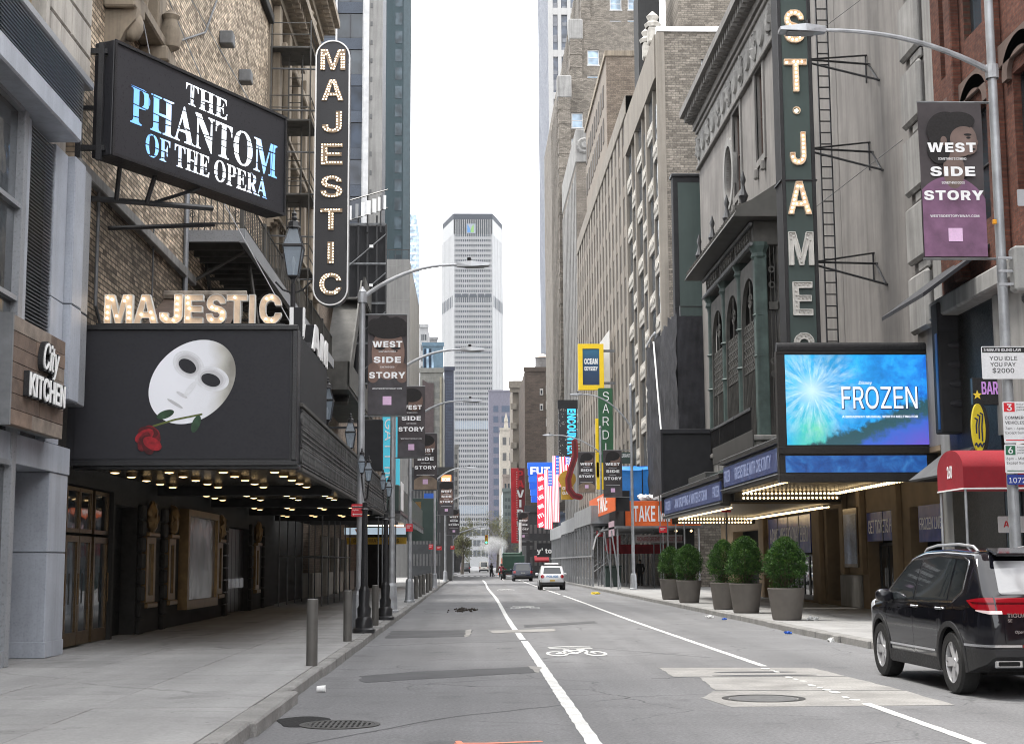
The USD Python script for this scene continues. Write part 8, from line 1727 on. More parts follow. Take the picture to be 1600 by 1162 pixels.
def red_plate(px0, px1, py0, py1, Y, label, pole=None, big=False):
    a, b = P(px0, py1, Y=Y), P(px1, py0, Y=Y); w, h = b[0] - a[0], b[2] - a[2]
    L = [('NO STANDING', a[0] + w * 0.08, a[2] + h * 0.70, h * 0.14, wht, w * 0.84, 600), ('Anytime', a[0] + w * 0.08, a[2] + h * 0.48, h * 0.13, wht, w * 0.5, 500)] if big else []
    def ex(t):
        if big: part(t, 'arrow', MB().box(a[0] + w * 0.2, b[0] - w * 0.2, Y - 0.0068, Y - 0.0062, a[2] + h * 0.16, a[2] + h * 0.22).ext(union_all([Polygon([(a[0] + w * 0.08, a[2] + h * 0.19), (a[0] + w * 0.22, a[2] + h * 0.1), (a[0] + w * 0.22, a[2] + h * 0.28)]), Polygon([(b[0] - w * 0.08, a[2] + h * 0.19), (b[0] - w * 0.22, a[2] + h * 0.1), (b[0] - w * 0.22, a[2] + h * 0.28)])]), (0, Y - 0.0062, 0), UX, UZ, 0.001), wht)
        else: part(t, 'white_lines', MB().box(a[0] + w * 0.12, a[0] + w * 0.8, Y - 0.02, Y - 0.0062, a[2] + h * 0.7, a[2] + h * 0.8).box(a[0] + w * 0.12, a[0] + w * 0.6, Y - 0.02, Y - 0.0062, a[2] + h * 0.45, a[2] + h * 0.55), wht)
        if pole: part(t, 'post', MB().tube([((a[0] + b[0]) / 2, Y + 0.05, 0.15), ((a[0] + b[0]) / 2, Y + 0.05, b[2])], 0.03, 6), steel_dark)
    plate('no_standing_sign', label, a[0], b[0], a[2], b[2], Y, red_sign, lines=L, extra=ex)
red_plate(549, 568, 787, 807, 33.86, 'red no standing sign on the nearest left street light', big=True)
red_plate(634, 645, 818, 830, 59.8, 'red no standing sign on the third left street light')
red_plate(670, 677, 850, 858, 88, 'small red parking sign beyond the green canopy', True)
red_plate(682, 690, 853, 859, 100, 'smaller red parking sign farther along the left pavement', True)
red_plate(704, 710, 852, 858, 130, 'tiny red sign at the far end of the left pavement', True)
red_plate(1030, 1042, 822, 832, 80, 'red parking sign in front of the orange canopy', True)
red_plate(1127, 1142, 785, 800, 56, 'red parking sign hanging before the lit marquee, on a thin post', True)
red_plate(932, 945, 829, 838, 98, 'red parking sign beside the grey sidewalk shed', True)

# bollards
def bollard(x, y, h=1.02, r=0.088):
    t = thing('bollard', None, 'bollard', (x, y, 0.15), 'steel bollards along the left kerb')
    part(t, 'tube', MB().lathe([(r, 0), (r, h - 0.012), (r - 0.012, h)], (x, y, 0.15), 20), bollard_m, smooth=35)
    part(t, 'cap', MB().lathe([(r - 0.012, 0), (0, 0.004)], (x, y, 0.15 + h), 20), steel_dark)
    return t
bolls = [(-2.47, 22.9, 'grey cylindrical bollard nearest the camera'), (-2.52, 30.0, 'second grey bollard along the kerb, left of the lamp post'), (-2.46, 37.6, 'third grey bollard, between the two lamp posts'), (-2.5, 66, 'grey bollard just beyond the third left street light'), (-2.45, 70, 'grey bollard fifth in the kerb row'), (-2.45, 75, 'grey bollard sixth in the kerb row'), (-2.4, 80, 'grey bollard seventh in the kerb row'), (-2.4, 86, 'small grey bollard last in the kerb row')]
b0 = bollard(*bolls[0][:2]); tag(stage.GetPrimAtPath(b0.path), bolls[0][2])
for x, y, lab in bolls[1:]: copy(b0, (x, y, 0.15), lab)

# planters with clipped shrubs
planter_m = M('planter_taupe', (0.125, 0.112, 0.10), 0.75, var=0.12, scale=2.5, streak=0.12)
leaf_m = usdkit.material(stage, '/World/Looks/shrub_leaf', {
    'g': ('geometry', {}), 'n': ('noise_texture', {'scale': 5.0, 'detail': 5, 'roughness': 0.7}), 'r': ('rgb_ramp', {'ramp': [(0.28, (0.008, 0.020, 0.005)), (0.5, (0.028, 0.078, 0.012)), (0.72, (0.10, 0.19, 0.03))]}),
    'p': ('principled_bsdf', {'roughness': 0.55, 'specular_ior_level': 0.3}), 't': ('translucent_bsdf', {}), 'm': ('mix_closure', {'fac': 0.25})},
    [('g.position', 'n.vector'), ('n.fac', 'r.fac'), ('r.color', 'p.base_color'), ('r.color', 't.color'), ('p.BSDF', 'm.closure1'), ('t.BSDF', 'm.closure2')], surface='m.closure')
def planter(x, y):
    t = thing('planter', None, 'planter', (x, y, 0.15), 'big taupe planters with clipped shrubs on the right pavement')
    part(t, 'pot', MB().lathe([(0.0, 0.0), (0.38, 0.0), (0.42, 0.03), (0.535, 0.86), (0.55, 0.90), (0.54, 0.93), (0.50, 0.93), (0.49, 0.84), (0.0, 0.82)], (x, y, 0.15), 28), planter_m, smooth=35)
    part(t, 'soil', MB().lathe([(0.49, 0), (0, 0.02)], (x, y, 0.975), 20), joint_m)
    part(t, 'trunk', MB().tube([(x, y, 1.0), (x + 0.02, y, 1.4), (x, y, 2.2)], [0.05, 0.04, 0.02], 7), M('shrub_wood', (0.08, 0.055, 0.035), 0.85))
    mb = MB()
    for k in range(22):
        a = nrs.uniform(0, 6.28); z0 = nrs.uniform(1.02, 1.2); mb.tube([(x + 0.1 * math.cos(a), y + 0.1 * math.sin(a), z0), (x + 0.42 * math.cos(a), y + 0.42 * math.sin(a), z0 + nrs.uniform(0.3, 0.9))], [0.014, 0.006], 4)
    part(t, 'branches', mb, M('shrub_wood', (0.08, 0.055, 0.035), 0.85), kind='stuff')
    R = np.random.RandomState(11); N = 15000; V = []
    u = R.uniform(0, 1, N); zz = 1.58 * u - 0.03; an = R.uniform(0, 6.283, N)
    prof = np.interp(u, [0, 0.08, 0.25, 0.45, 0.7, 0.88, 1.0], [0.36, 0.46, 0.57, 0.58, 0.49, 0.33, 0.05])
    lump = 1 + 0.17 * np.sin(3 * an + 7 * u) * np.cos(5 * u * 3 + an) + 0.08 * np.sin(9 * an + 21 * u)
    lump = lump * (1 + 0.10 * np.sin(17 * an + 40 * u) * np.cos(13 * an - 31 * u)); dens = R.uniform(0, 1, N); rr = prof * lump * np.where(u < 0.3, np.power(dens, 0.8), np.power(dens, 0.22)) + R.normal(0, 0.038, N)
    keep = (u > 0.24) | (R.uniform(0, 1, N) < 0.30)
    c = np.stack([x + rr * np.cos(an), y + rr * np.sin(an), 1.02 + zz], 1)[keep]
    out = np.stack([np.cos(an), np.sin(an), 0.5 + 0 * an], 1)[keep]; n = len(c)
    d1 = R.normal(0, 1, (n, 3)) + 0.9 * out; d1 /= np.linalg.norm(d1, axis=1)[:, None]; d2 = np.cross(d1, R.normal(0, 1, (n, 3))); d2 /= np.linalg.norm(d2, axis=1)[:, None]
    s = R.uniform(0.022, 0.042, n)[:, None]
    V = np.stack([c - d2 * s * 0.45, c + d1 * s * 1.1, c + d2 * s * 0.45, c - d1 * s * 0.7], 1).reshape(-1, 3)
    part(t, 'foliage', MB().add(V, np.arange(4 * n).reshape(-1, 4)), leaf_m, kind='stuff')
    return t
pl = [(8.5, 39.5, 0, 'big taupe planter with round topped shrub, nearest the dark parked car'), (8.45, 45.1, 70, 'taupe planter with shrub, second from the dark parked car'), (8.4, 56.6, 140, 'taupe planter with shrub, front one of the far pair'), (8.38, 48.6, 200, 'taupe planter with slimmer shrub half hidden behind the second planter'), (8.42, 61.8, 280, 'taupe planter with shrub, rear one of the far pair')]
p0 = planter(*pl[0][:2]); UsdGeom.Xformable(stage.GetPrimAtPath(p0.path)).AddScaleOp().Set(Gf.Vec3f(0.92, 0.92, 0.92)); tag(stage.GetPrimAtPath(p0.path), pl[0][3])
for k, (x, y, r, lab) in enumerate(pl[1:]): copy(p0, (x, y, 0.15), lab, r, scale=((0.93, 0.93, 0.97), (0.9, 0.9, 0.93), (0.84, 0.84, 0.95), (0.9, 0.9, 0.92))[k])

# traffic light on its arm, steam stack, tree at the junction
t = thing('traffic_signal', 'yellow traffic signal hanging from a mast arm at the far junction', 'traffic light', (-1.9, 205, 0))
part(t, 'mast', MB().tube([(-2.6, 205, 0.15), (-2.6, 205, 5.0), (-1.6, 205, 6.0), (0.6, 205, 6.7), (2.2, 205, 6.9)], 0.09, 8), steel)
c = P(760, 842, Y=205); h = part(t, 'signal_head', MB().box(c[0] - 0.22, c[0] + 0.22, 204.8, 205.1, c[2] - 0.7, c[2] + 0.6, 0.03), M('signal_yellow', (0.45, 0.28, 0.02), 0.5)); part(t, 'hanger', MB().box(c[0] - 0.04, c[0] + 0.04, 204.9, 205, c[2] + 0.6, 6.9), steel)
part(h, 'lens_red', MB().lathe([(0.14, 0), (0, -0.02)], (c[0], 204.79, c[2] + 0.38), 10, axis=1), M('lens_red', (0.25, 0.02, 0.02), 0.3)); part(h, 'lens_green', MB().lathe([(0.14, 0), (0, -0.02)], (c[0], 204.79, c[2] - 0.45), 10, axis=1), EM('lens_green', (0.1, 0.9, 0.6), 1.5))
SX, SY_ = P(787, 897, Z=0)[0] , 222.0
SX = P(787, 890, Y=SY_)[0]
t = thing('steam_chimney', 'orange and white street steam chimney at the far junction', 'chimney', (SX, SY_, 0))
for k in range(4): part(t, 'stack_band', MB().lathe([(0.36, 0), (0.36, 0.55)], (SX, SY_, 0.3 + k * 0.55), 12), M('stack_orange', (0.62, 0.10, 0.02), 0.6), smooth=40)
part(t, 'foot', MB().lathe([(0.9, 0), (0.8, 0.25), (0.36, 0.3)], (SX, SY_, 0.0), 12), M('stack_orange', (0.62, 0.10, 0.02), 0.6))
steam = usdkit.material(stage, '/World/Looks/steam_vapour', {'g': ('geometry', {}), 'n': ('noise_texture', {'scale': 0.9, 'detail': 4, 'roughness': 0.6}), 'm': ('map_range', {'from_min': 0.36, 'from_max': 0.62, 'to_min': 0.0, 'to_max': 1.6, 'clamp': True}), 'o': ('vector_math', {'math_type': 'subtract', 'vector2': (SX - 1.5, SY_ + 0.3, 4.4)}), 'q': ('vector_math', {'math_type': 'multiply', 'vector2': (1 / 2.7, 1 / 1.9, 1 / 1.8)}), 'l': ('vector_math', {'math_type': 'length'}), 'f': ('map_range', {'from_min': 0.25, 'from_max': 0.88, 'to_min': 1.0, 'to_max': 0.0, 'clamp': True}), 'x': ('math', {'math_type': 'multiply'}), 'v': ('principled_volume', {'color': (0.995, 0.995, 1.0), 'anisotropy': 0.0})}, [('g.position', 'n.vector'), ('n.fac', 'm.value'), ('g.position', 'o.vector1'), ('o.vector', 'q.vector1'), ('q.vector', 'l.vector1'), ('l.value', 'f.value'), ('m.result', 'x.value1'), ('f.result', 'x.value2'), ('x.value', 'v.density')], volume='v.volume')
m = trimesh.creation.icosphere(3, 1.0); m.vertices *= (2.6, 1.8, 1.7); m.vertices *= 1 + 0.18 * np.sin(m.vertices[:, :1] * 1.3 + m.vertices[:, 2:] * 1.1); m.apply_translation((SX - 1.5, SY_ + 0.3, 4.4))
solo('steam', MB().tm(m), steam, 'white steam drifting from the orange street chimney', 'steam', kind='stuff')
def tree(name, lab, x, y, h, r, seed, col):
    R = np.random.RandomState(seed); t = thing(name, lab, 'tree', (x, y, 0)); mb = MB().tube([(x, y, 0), (x + 0.2, y, h * 0.35), (x + 0.1, y + 0.2, h * 0.6)], [0.28, 0.2, 0.12], 8)
    for k in range(12):
        a = R.uniform(0, 6.28); z = h * R.uniform(0.3, 0.6); e = np.array([x + r * 0.75 * math.cos(a), y + r * 0.75 * math.sin(a), z + h * R.uniform(0.15, 0.4)]); mb.tube([(x + 0.15, y + 0.1, z), tuple((np.array([x, y, z]) + e) / 2 + (0, 0, 0.3)), tuple(e)], [0.09, 0.06, 0.02], 5)
    part(t, 'trunk', mb, M('bark', (0.10, 0.085, 0.07), 0.9))
    n = 5200; cl = R.normal(0, 1, (40, 3)) * (r * 0.5, r * 0.5, h * 0.17) + (x, y, h * 0.68); c = cl[R.randint(0, 40, n)] + R.normal(0, 1, (n, 3)) * r * 0.16
    d1 = R.normal(0, 1, (n, 3)); d1 /= np.linalg.norm(d1, axis=1)[:, None]; d2 = np.cross(d1, R.normal(0, 1, (n, 3))); d2 /= np.linalg.norm(d2, axis=1)[:, None]; s = R.uniform(0.07, 0.16, n)[:, None]
    part(t, 'crown', MB().add(np.stack([c - d2 * s * 0.5, c + d1 * s, c + d2 * s * 0.5, c - d1 * s * 0.6], 1).reshape(-1, 3), np.arange(4 * n).reshape(-1, 4)), M('young_leaf', col, 0.6, var=0.35, scale=1.2), kind='stuff')
tree('street_tree', 'hazy budding street tree left of the red vertical sign', P(777, 880, Y=265)[0], 265, 10.5, 3.2, 3, (0.13, 0.13, 0.055))
tree('street_tree', 'thin leafless looking tree low on the far left pavement', P(722, 880, Y=235)[0], 235, 8.0, 2.0, 5, (0.11, 0.10, 0.06))

# red awnings and clutter by the far right kerb
for k, (lab, px, py, Y) in enumerate((('small red shop awning at the foot of the red vertical sign', 800, 866, 230), ('red shop awning beside the parked dark minivan', 846, 872, 162))):
    c = P(px, py, Y=Y); t = thing('red_awning', lab, 'awning', (c[0], Y, c[2])); part(t, 'canvas', MB().add([(c[0] - 0.8, Y - 1.0, c[2] - 0.2), (c[0] + 0.8, Y - 1.0, c[2] - 0.2), (c[0] + 0.8, Y, c[2] + 0.3), (c[0] - 0.8, Y, c[2] + 0.3), (c[0] - 0.8, Y - 1.0, c[2] - 0.4), (c[0] + 0.8, Y - 1.0, c[2] - 0.4)], [[0, 1, 2, 3], [4, 5, 1, 0]]), red_cloth)
t = thing('white_street_post', 'thick white flagpole like post behind the dark minivan', 'post', (P(813, 870, Y=150)[0], 165, 0)); c = P(813, 870, Y=165)
part(t, 'post', MB().tube([(c[0], 165, 0.15), (c[0], 165, 6.3)], 0.17, 8), white_m); part(t, 'dark_arm', MB().box(c[0], c[0] + 1.6, 165, 165.2, P(813, 852, Y=165)[2], P(813, 848, Y=165)[2] + 0.1), black_metal)
# ------------------------------------------------------------------ VEHICLES
def mani(v, f): return Manifold(MMesh(np.asarray(v, np.float32), np.asarray(f, np.uint32)))
def ip(tab, y): a = np.array(tab, float); return np.interp(y, a[:, 0], a[:, 1])
def smooth_tab(tab, ys, k=0.05):
    d = np.linspace(ys[0], ys[-1], 400); s = ip(tab, d); n = max(1, int(k / (d[1] - d[0]))); ker = np.hanning(2 * n + 3)[1:-1]; ker /= ker.sum()
    return np.interp(ys, d, np.convolve(np.pad(s, len(ker) // 2, mode='edge'), ker, 'valid')[:400])
def car_solid(sp, o=0.0):
    """The closed outer skin of a car (x across, y forward from the rear bumper, z up), o metres fatter."""
    L = sp['L']; ys = np.unique(np.concatenate([np.linspace(0, 0.9, 26), np.linspace(0.9, L - 0.7, 30), np.linspace(L - 0.7, L, 16)]))
    zt = smooth_tab(sp['zt'], ys) + o; zb = smooth_tab(sp['zb'], ys) - o; W = smooth_tab(sp['W'], ys, 0.12) + o; belt, top, tum = sp['belt'], sp['top'], sp['tum']
    def hw(w, z):
        up = np.clip((z - belt) / (top - belt), 0, 1); lo = np.clip((belt - 0.28 - z) / 0.55, -1, 1)
        return w * (1 - tum * up ** 1.1) - 0.035 * lo * lo * (lo > 0) - 0.02 * np.clip((z - belt + 0.16) / 0.16, 0, 1) * (up <= 0) - 0.02 * (up > 0)
    rings = []
    for y, a, b, w in zip(ys, zb, zt, W):
        r = min(sp.get('r', 0.10), (b - a) * 0.3); h = []
        for z in np.linspace(a, b - r, 12): h.append((hw(w, z), z))
        hx = hw(w, b - r)
        for q in np.linspace(0, math.pi / 2, 6)[1:]: h.append((hx - r * 1.3 * (1 - math.cos(q)), b - r + r * math.sin(q)))
        e = h[-1][0]
        for u in (0.66, 0.33): h.append((e * u, b + 0.018 * (1 - u * u)))
        rings.append([(-x, z) for x, z in h] + [(0, b + 0.018)] + [(x, z) for x, z in h[::-1]])
    n = len(rings[0]); yo = ys.copy(); yo[0] -= o; yo[-1] += o
    v = [(x, y, z) for y, ring in zip(yo, rings) for x, z in ring]; f = []
    for i in range(len(ys) - 1):
        for j in range(n): a, b = i * n + j, i * n + (j + 1) % n; f += [[a, b, b + n], [a, b + n, a + n]]
    for i, flip in ((0, 0), (len(ys) - 1, 1)):
        c = len(v); v.append((0, yo[i], np.mean([q[1] for q in rings[i]])))
        for j in range(n): t3 = [c, i * n + (j + 1) % n, i * n + j]; f.append(t3[::-1] if flip else t3)
    m = mani(v, f)
    if m.volume() < 0: m = mani(v, np.array(f)[:, ::-1])
    return m
def prism_x(poly, x0=-3, x1=3):      # outline in (y, z), swept across the car
    mb = MB()
    mb.ext(poly, (x0, 0, 0), UY, UZ, x1 - x0); v, f = mb.arr(); return mani(v, f)
def prism_y(poly, y0, y1):           # outline in (x, z), swept along the car
    mb = MB().ext(poly, (0, y1, 0), UX, UZ, y1 - y0); v, f = mb.arr(); return mani(v, f)
def prism_z(poly, z0, z1):
    v, f = MB().ext(poly, (0, 0, z0), UX, UY, z1 - z0).arr(); return mani(v, f)
def cyl_x(y, z, r, x0, x1): return prism_x(Point(y, z).buffer(r, 20), x0, x1)

def car(name, label, cat, at, yaw, sp):
    t = thing(name, label, cat, at); R = np.array([[math.cos(yaw), math.sin(yaw), 0], [-math.sin(yaw), math.cos(yaw), 0], [0, 0, 1]]) * sp.get('scale', 1.0)
    def put(nm, mb, mat, parent=None, smooth=False, label=None):
        mb.v = [np.asarray(v) @ R + np.array(at) for v in mb.v]; return part(parent or t, nm, mb, mat, smooth=smooth, label=label)
    def pm(nm, m, mat, parent=None, smooth=32):
        if m.is_empty(): return None
        mb = MB(); k = m.to_mesh(); tm = trimesh.Trimesh(k.vert_properties[:, :3], k.tri_verts, process=False); mb.tm(tm); return put(nm, mb, mat, parent, smooth)
    full, inner = car_solid(sp), car_solid(sp, -0.03)
    skin = lambda o: car_solid(sp, o) - inner
    body = full; wr = sp['wr']
    for wy in sp['wheels']:
        for s in (-1, 1): body -= cyl_x(wy, wr, wr + 0.055, min(s * 0.55, s * 1.5), max(s * 0.55, s * 1.5))
    seams = sp.get('seams', [])
    if seams:
        groove = full - car_solid(sp, -0.010)
        for line, w in seams: body -= (prism_x(LineString(line).buffer(w)) ^ groove)
    if sp.get('rear_seams'):
        for line, w, y1 in sp['rear_seams']: body -= (prism_y(LineString(line).buffer(w), -0.2, y1) ^ (full - car_solid(sp, -0.010)))
    b = pm('body', body, sp['paint'])
    sk = skin(0.004)
    for poly in sp['side_windows']:
        w3 = prism_x(Polygon(poly).buffer(-0.02).buffer(0.02)) ^ sk
        for s in (-1, 1):
            pm('window', w3 ^ prism_x(sbox(-1, 0, 9, 3), min(s * 0.35, s * 3), max(s * 0.35, s * 3)), car_glass)
    pm('rear_window', prism_y(Polygon(sp['rear_window']).buffer(-0.03).buffer(0.03), -0.2, sp['rear_y']) ^ sk, sp.get('rear_glass', car_glass))
    pm('windscreen', prism_x(Polygon(sp['windscreen']), -sp['ws'], sp['ws']) ^ sk, car_glass)
    for nm, kind, poly, rng, off, mat in sp['trim']:
        sh = skin(off)
        pr = prism_x(poly, *(rng or (-3, 3))) if kind == 'x' else prism_y(poly, *rng)
        pm(nm, pr ^ sh, mat)
    for i, wy in enumerate(sp['wheels']):
        for s in (-1, 1):
            xo = s * sp['track']; wd = 0.115
            mb = MB().lathe([(wr * 0.66, -wd), (wr * 0.93, -wd), (wr, -wd * 0.7), (wr, wd * 0.7), (wr * 0.93, wd), (wr * 0.70, wd), (wr * 0.68, wd * 0.8), (wr * 0.66, -wd)], (xo - s * wd, wy, wr), 30, axis=0)
            w = put('wheel', mb, rubber, smooth=30)
            rm = MB().lathe([(wr * 0.70, 0.095), (wr * 0.70, 0.105), (wr * 0.64, 0.10), (wr * 0.62, 0.02), (wr * 0.62, -0.05)] if s > 0 else [(wr * 0.70, -0.095), (wr * 0.70, -0.105), (wr * 0.64, -0.10), (wr * 0.62, -0.02), (wr * 0.62, 0.05)], (xo - s * wd, wy, wr), 30, axis=0)
            for k in range(10):
                a = k * math.pi / 5 + (0.16 if k % 2 else -0.16) + 0.3; d = np.array([0, math.cos(a), math.sin(a)]); e = np.array([0, -math.sin(a), math.cos(a)])
                c = np.array([xo - s * wd + s * 0.075, wy, wr]); q = wr * 0.66
                rm.add([c + d * 0.05 + e * 0.042, c + d * 0.05 - e * 0.042, c + d * q - e * 0.020 + (s * 0.02, 0, 0), c + d * q + e * 0.020 + (s * 0.02, 0, 0), c + d * 0.05 + e * 0.035 - (s * 0.05, 0, 0), c + d * 0.05 - e * 0.035 - (s * 0.05, 0, 0), c + d * q - e * 0.02 - (s * 0.03, 0, 0), c + d * q + e * 0.02 - (s * 0.03, 0, 0)], [[0, 1, 2, 3], [0, 3, 7, 4], [1, 5, 6, 2], [4, 7, 6, 5]])
            rm.lathe([(0, s * 0.09), (0.05, s * 0.085), (0.065, s * 0.06), (0.065, 0)], (xo - s * wd, wy, wr), 14, axis=0)
            put('rim', rm, alloy, parent=w, smooth=25)
            put('brake_disc', MB().lathe([(0, s * 0.02), (wr * 0.5, s * 0.02), (wr * 0.6, s * -0.02), (wr * 0.62, s * -0.1)], (xo - s * wd, wy, wr), 20, axis=0), M('brake_dark', (0.03, 0.03, 0.03), 0.5), parent=w)
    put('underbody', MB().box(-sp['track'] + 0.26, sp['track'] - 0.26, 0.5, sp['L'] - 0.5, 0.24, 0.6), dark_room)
    if sp.get('mirror'):
        my, mz = sp['mirror']; w0 = sp['mw']
        for s in (-1, 1):
            m = trimesh.creation.icosphere(3, 1); m.vertices = np.sign(m.vertices) * np.abs(m.vertices) ** 0.8 * (0.115, 0.075, 0.085); m.apply_translation((s * (w0 + 0.13), my, mz)); q = put('mirror', MB().tm(m), sp['paint'], smooth=True)
            put('mirror_arm', MB().box(min(s * (w0 - 0.06), s * (w0 + 0.08)), max(s * (w0 - 0.06), s * (w0 + 0.08)), my - 0.03, my + 0.03, mz - 0.10, mz - 0.05, 0.01), plastic_black, parent=q)
    return t, put

# the dark parked car on the right
zt = [(0, 0.84), (0.03, 1.02), (0.08, 1.12), (0.14, 1.17), (0.45, 1.56), (0.52, 1.63), (0.70, 1.655), (1.6, 1.69), (2.3, 1.68), (2.70, 1.62), (3.55, 1.13), (3.7, 1.10), (4.35, 1.02), (4.58, 0.90), (4.68, 0.72)]
zbt = [(0, 0.50), (0.1, 0.40), (0.45, 0.30), (0.8, 0.25), (3.9, 0.25), (4.4, 0.30), (4.68, 0.48)]
Wt = [(0, 0.70), (0.06, 0.78), (0.2, 0.85), (0.5, 0.895), (1.2, 0.91), (3.5, 0.91), (4.2, 0.87), (4.5, 0.78), (4.68, 0.58)]
W1, W2, WRr = 0.95, 3.73, 0.365
win_all = Polygon([(0.64, 1.20), (0.90, 1.085), (3.30, 1.045), (3.42, 1.09), (2.78, 1.49), (2.60, 1.555), (1.7, 1.60), (0.80, 1.565), (0.64, 1.53)]).buffer(-0.04).buffer(0.04)
def cut(y0, y1): return list(win_all.buffer(-0.006).intersection(sbox(y0, 0, y1, 3)).exterior.coords)[:-1]
clad = lambda y: Point(y, WRr).buffer(WRr + 0.115, 20).difference(Point(y, WRr).buffer(WRr + 0.05, 20)).intersection(sbox(-1, 0.26, 9, 2))
spec = dict(L=4.68, zt=zt, zb=zbt, W=Wt, belt=1.06, top=1.68, tum=0.20, r=0.09, wheels=(W1, W2), wr=WRr, track=0.895, paint=car_black,
    seams=[([(1.42, 0.36), (1.36, 0.7), (1.30, 1.06)], 0.006), ([(2.28, 0.36), (2.30, 1.06)], 0.006), ([(3.36, 0.36), (3.40, 1.02)], 0.006), ([(0.5, 0.98), (1.3, 0.985), (3.9, 0.925)], 0.005)],
    rear_seams=[([(-0.60, 0.62), (-0.62, 1.12)], 0.006, 0.5), ([(0.60, 0.62), (0.62, 1.12)], 0.006, 0.5), ([(-0.6, 0.62), (0.6, 0.62)], 0.006, 0.5)],
    side_windows=[cut(0.5, 1.02), cut(1.07, 2.22), cut(2.29, 3.5)],
    rear_window=[(-0.60, 1.17), (0.60, 1.17), (0.54, 1.545), (-0.54, 1.545)], rear_y=0.62, rear_glass=GL('rear_glass', (0.50, 0.51, 0.53), 0.06, 0.9, 0.0),
    windscreen=[(2.72, 1.59), (3.55, 1.155), (3.55, 1.3), (2.9, 1.75), (2.7, 1.75)], ws=0.62,
    trim=[('window_trim', 'x', win_all.buffer(0.024).difference(win_all.buffer(0.002)), None, 0.007, chrome),
          ('arch_trim', 'x', clad(W1), None, 0.012, plastic_black), ('arch_trim', 'x', clad(W2), None, 0.012, plastic_black),
          ('sill_trim', 'x', sbox(W1 + WRr + 0.08, 0.2, W2 - WRr - 0.08, 0.40), None, 0.009, plastic_black),
          ('chrome_strip', 'x', sbox(1.46, 0.465, W2 - WRr - 0.13, 0.492), None, 0.012, chrome),
          ('rear_bumper', 'y', sbox(-1, 0.2, 1, 0.56), (-0.2, 0.46), 0.010, plastic_black),
          ('bumper_strip', 'y', sbox(-0.95, 0.585, -0.42, 0.612), (-0.2, 0.5), 0.011, chrome), ('bumper_strip', 'y', sbox(0.42, 0.585, 0.95, 0.612), (-0.2, 0.5), 0.011, chrome), ('bumper_reflector', 'y', sbox(-0.41, 0.583, 0.41, 0.610), (-0.2, 0.4), 0.010, tail_red),
          ('tail_lamp', 'x', Polygon([(-0.1, 0.96), (0.02, 0.95), (0.30, 1.02), (0.46, 1.10), (0.12, 1.135), (-0.1, 1.12)]), (-3, -0.28), 0.010, tail_red), ('tail_lamp', 'x', Polygon([(-0.1, 0.96), (0.02, 0.95), (0.30, 1.02), (0.46, 1.10), (0.12, 1.135), (-0.1, 1.12)]), (0.28, 3), 0.010, tail_red),
          ('lamp_band', 'x', Polygon([(-0.1, 1.055), (0.30, 1.06), (0.36, 1.085), (-0.1, 1.08)]), None, 0.0115, M('tail_lamp_dark', (0.06, 0.001, 0.003), 0.12)), ('lamp_band', 'y', sbox(-0.69, 0.95, -0.672, 1.14), (-0.2, 0.5), 0.0125, car_black),
          ('lamp_strip', 'x', Polygon([(-0.1, 0.96), (0.04, 0.95), (0.22, 0.985), (0.22, 0.995), (-0.1, 0.985)]), (-3, -0.62), 0.014, M('lamp_white', (0.6, 0.5, 0.5), 0.2)),
          ('headlamp', 'x', Polygon([(4.0, 0.95), (4.6, 0.80), (4.6, 0.92), (4.1, 1.03)]), None, 0.006, M('headlamp', (0.5, 0.52, 0.55), 0.1))],
    mirror=(3.18, 1.10), mw=0.86)
t, put = car('parked_car', 'shiny black parked five door car with chrome window trim and roof rails', 'car', (7.22, 17.97, 0), 0.02, dict(spec, scale=1.1))
for s in (-1, 1):
    pts = [(s * 0.60, 0.72, 1.655), (s * 0.605, 0.85, 1.715), (s * 0.61, 1.3, 1.745), (s * 0.61, 2.1, 1.74), (s * 0.60, 2.5, 1.705), (s * 0.595, 2.62, 1.655)]
    put('roof_rail', MB().tube(pts, 0.018, 8), alloy, smooth=40)
    for y in (1.22, 2.15): put('door_handle', MB().obb((s * 0.903, y + 0.08, 0.985), np.eye(3), (0.018, 0.10, 0.014), 0.006), chrome)
    put('exhaust_trim', MB().obb((s * 0.55, 0.075, 0.40), np.eye(3), (0.16, 0.02, 0.045), 0.012), chrome); put('exhaust_tip', MB().obb((s * 0.55, 0.06, 0.40), np.eye(3), (0.12, 0.02, 0.024), 0.008), dark_room)
put('spoiler', MB().obb((0, 0.47, 1.645), np.array([[1, 0, 0], [0, 0.97, 0.22], [0, -0.22, 0.97]]), (0.55, 0.15, 0.018), 0.014), car_black)
put('model_badge', MB().ext(text('TIGUAN', 0.045, 640, width=0.27), (-0.44, -0.004, 0.915), UX, UZ, 0.006).ext(text('SE', 0.032, 640), (-0.545, -0.004, 0.865), UX, UZ, 0.006), chrome)
put('dealer_badge', MB().ext(affinity.skew(text('Open Road', 0.03, 420, width=0.22), 12), (-0.38, -0.0, 0.74), UX, UZ, 0.006), chrome)
put('number_plate', MB().box(-0.17, 0.17, -0.01, 0.01, 0.74, 0.90, 0.005), shed_grey)
put('rear_emblem', MB().lathe([(0.0, 0.0), (0.06, -0.004), (0.065, 0.01)], (0, -0.01, 1.0), 20, axis=1), chrome)

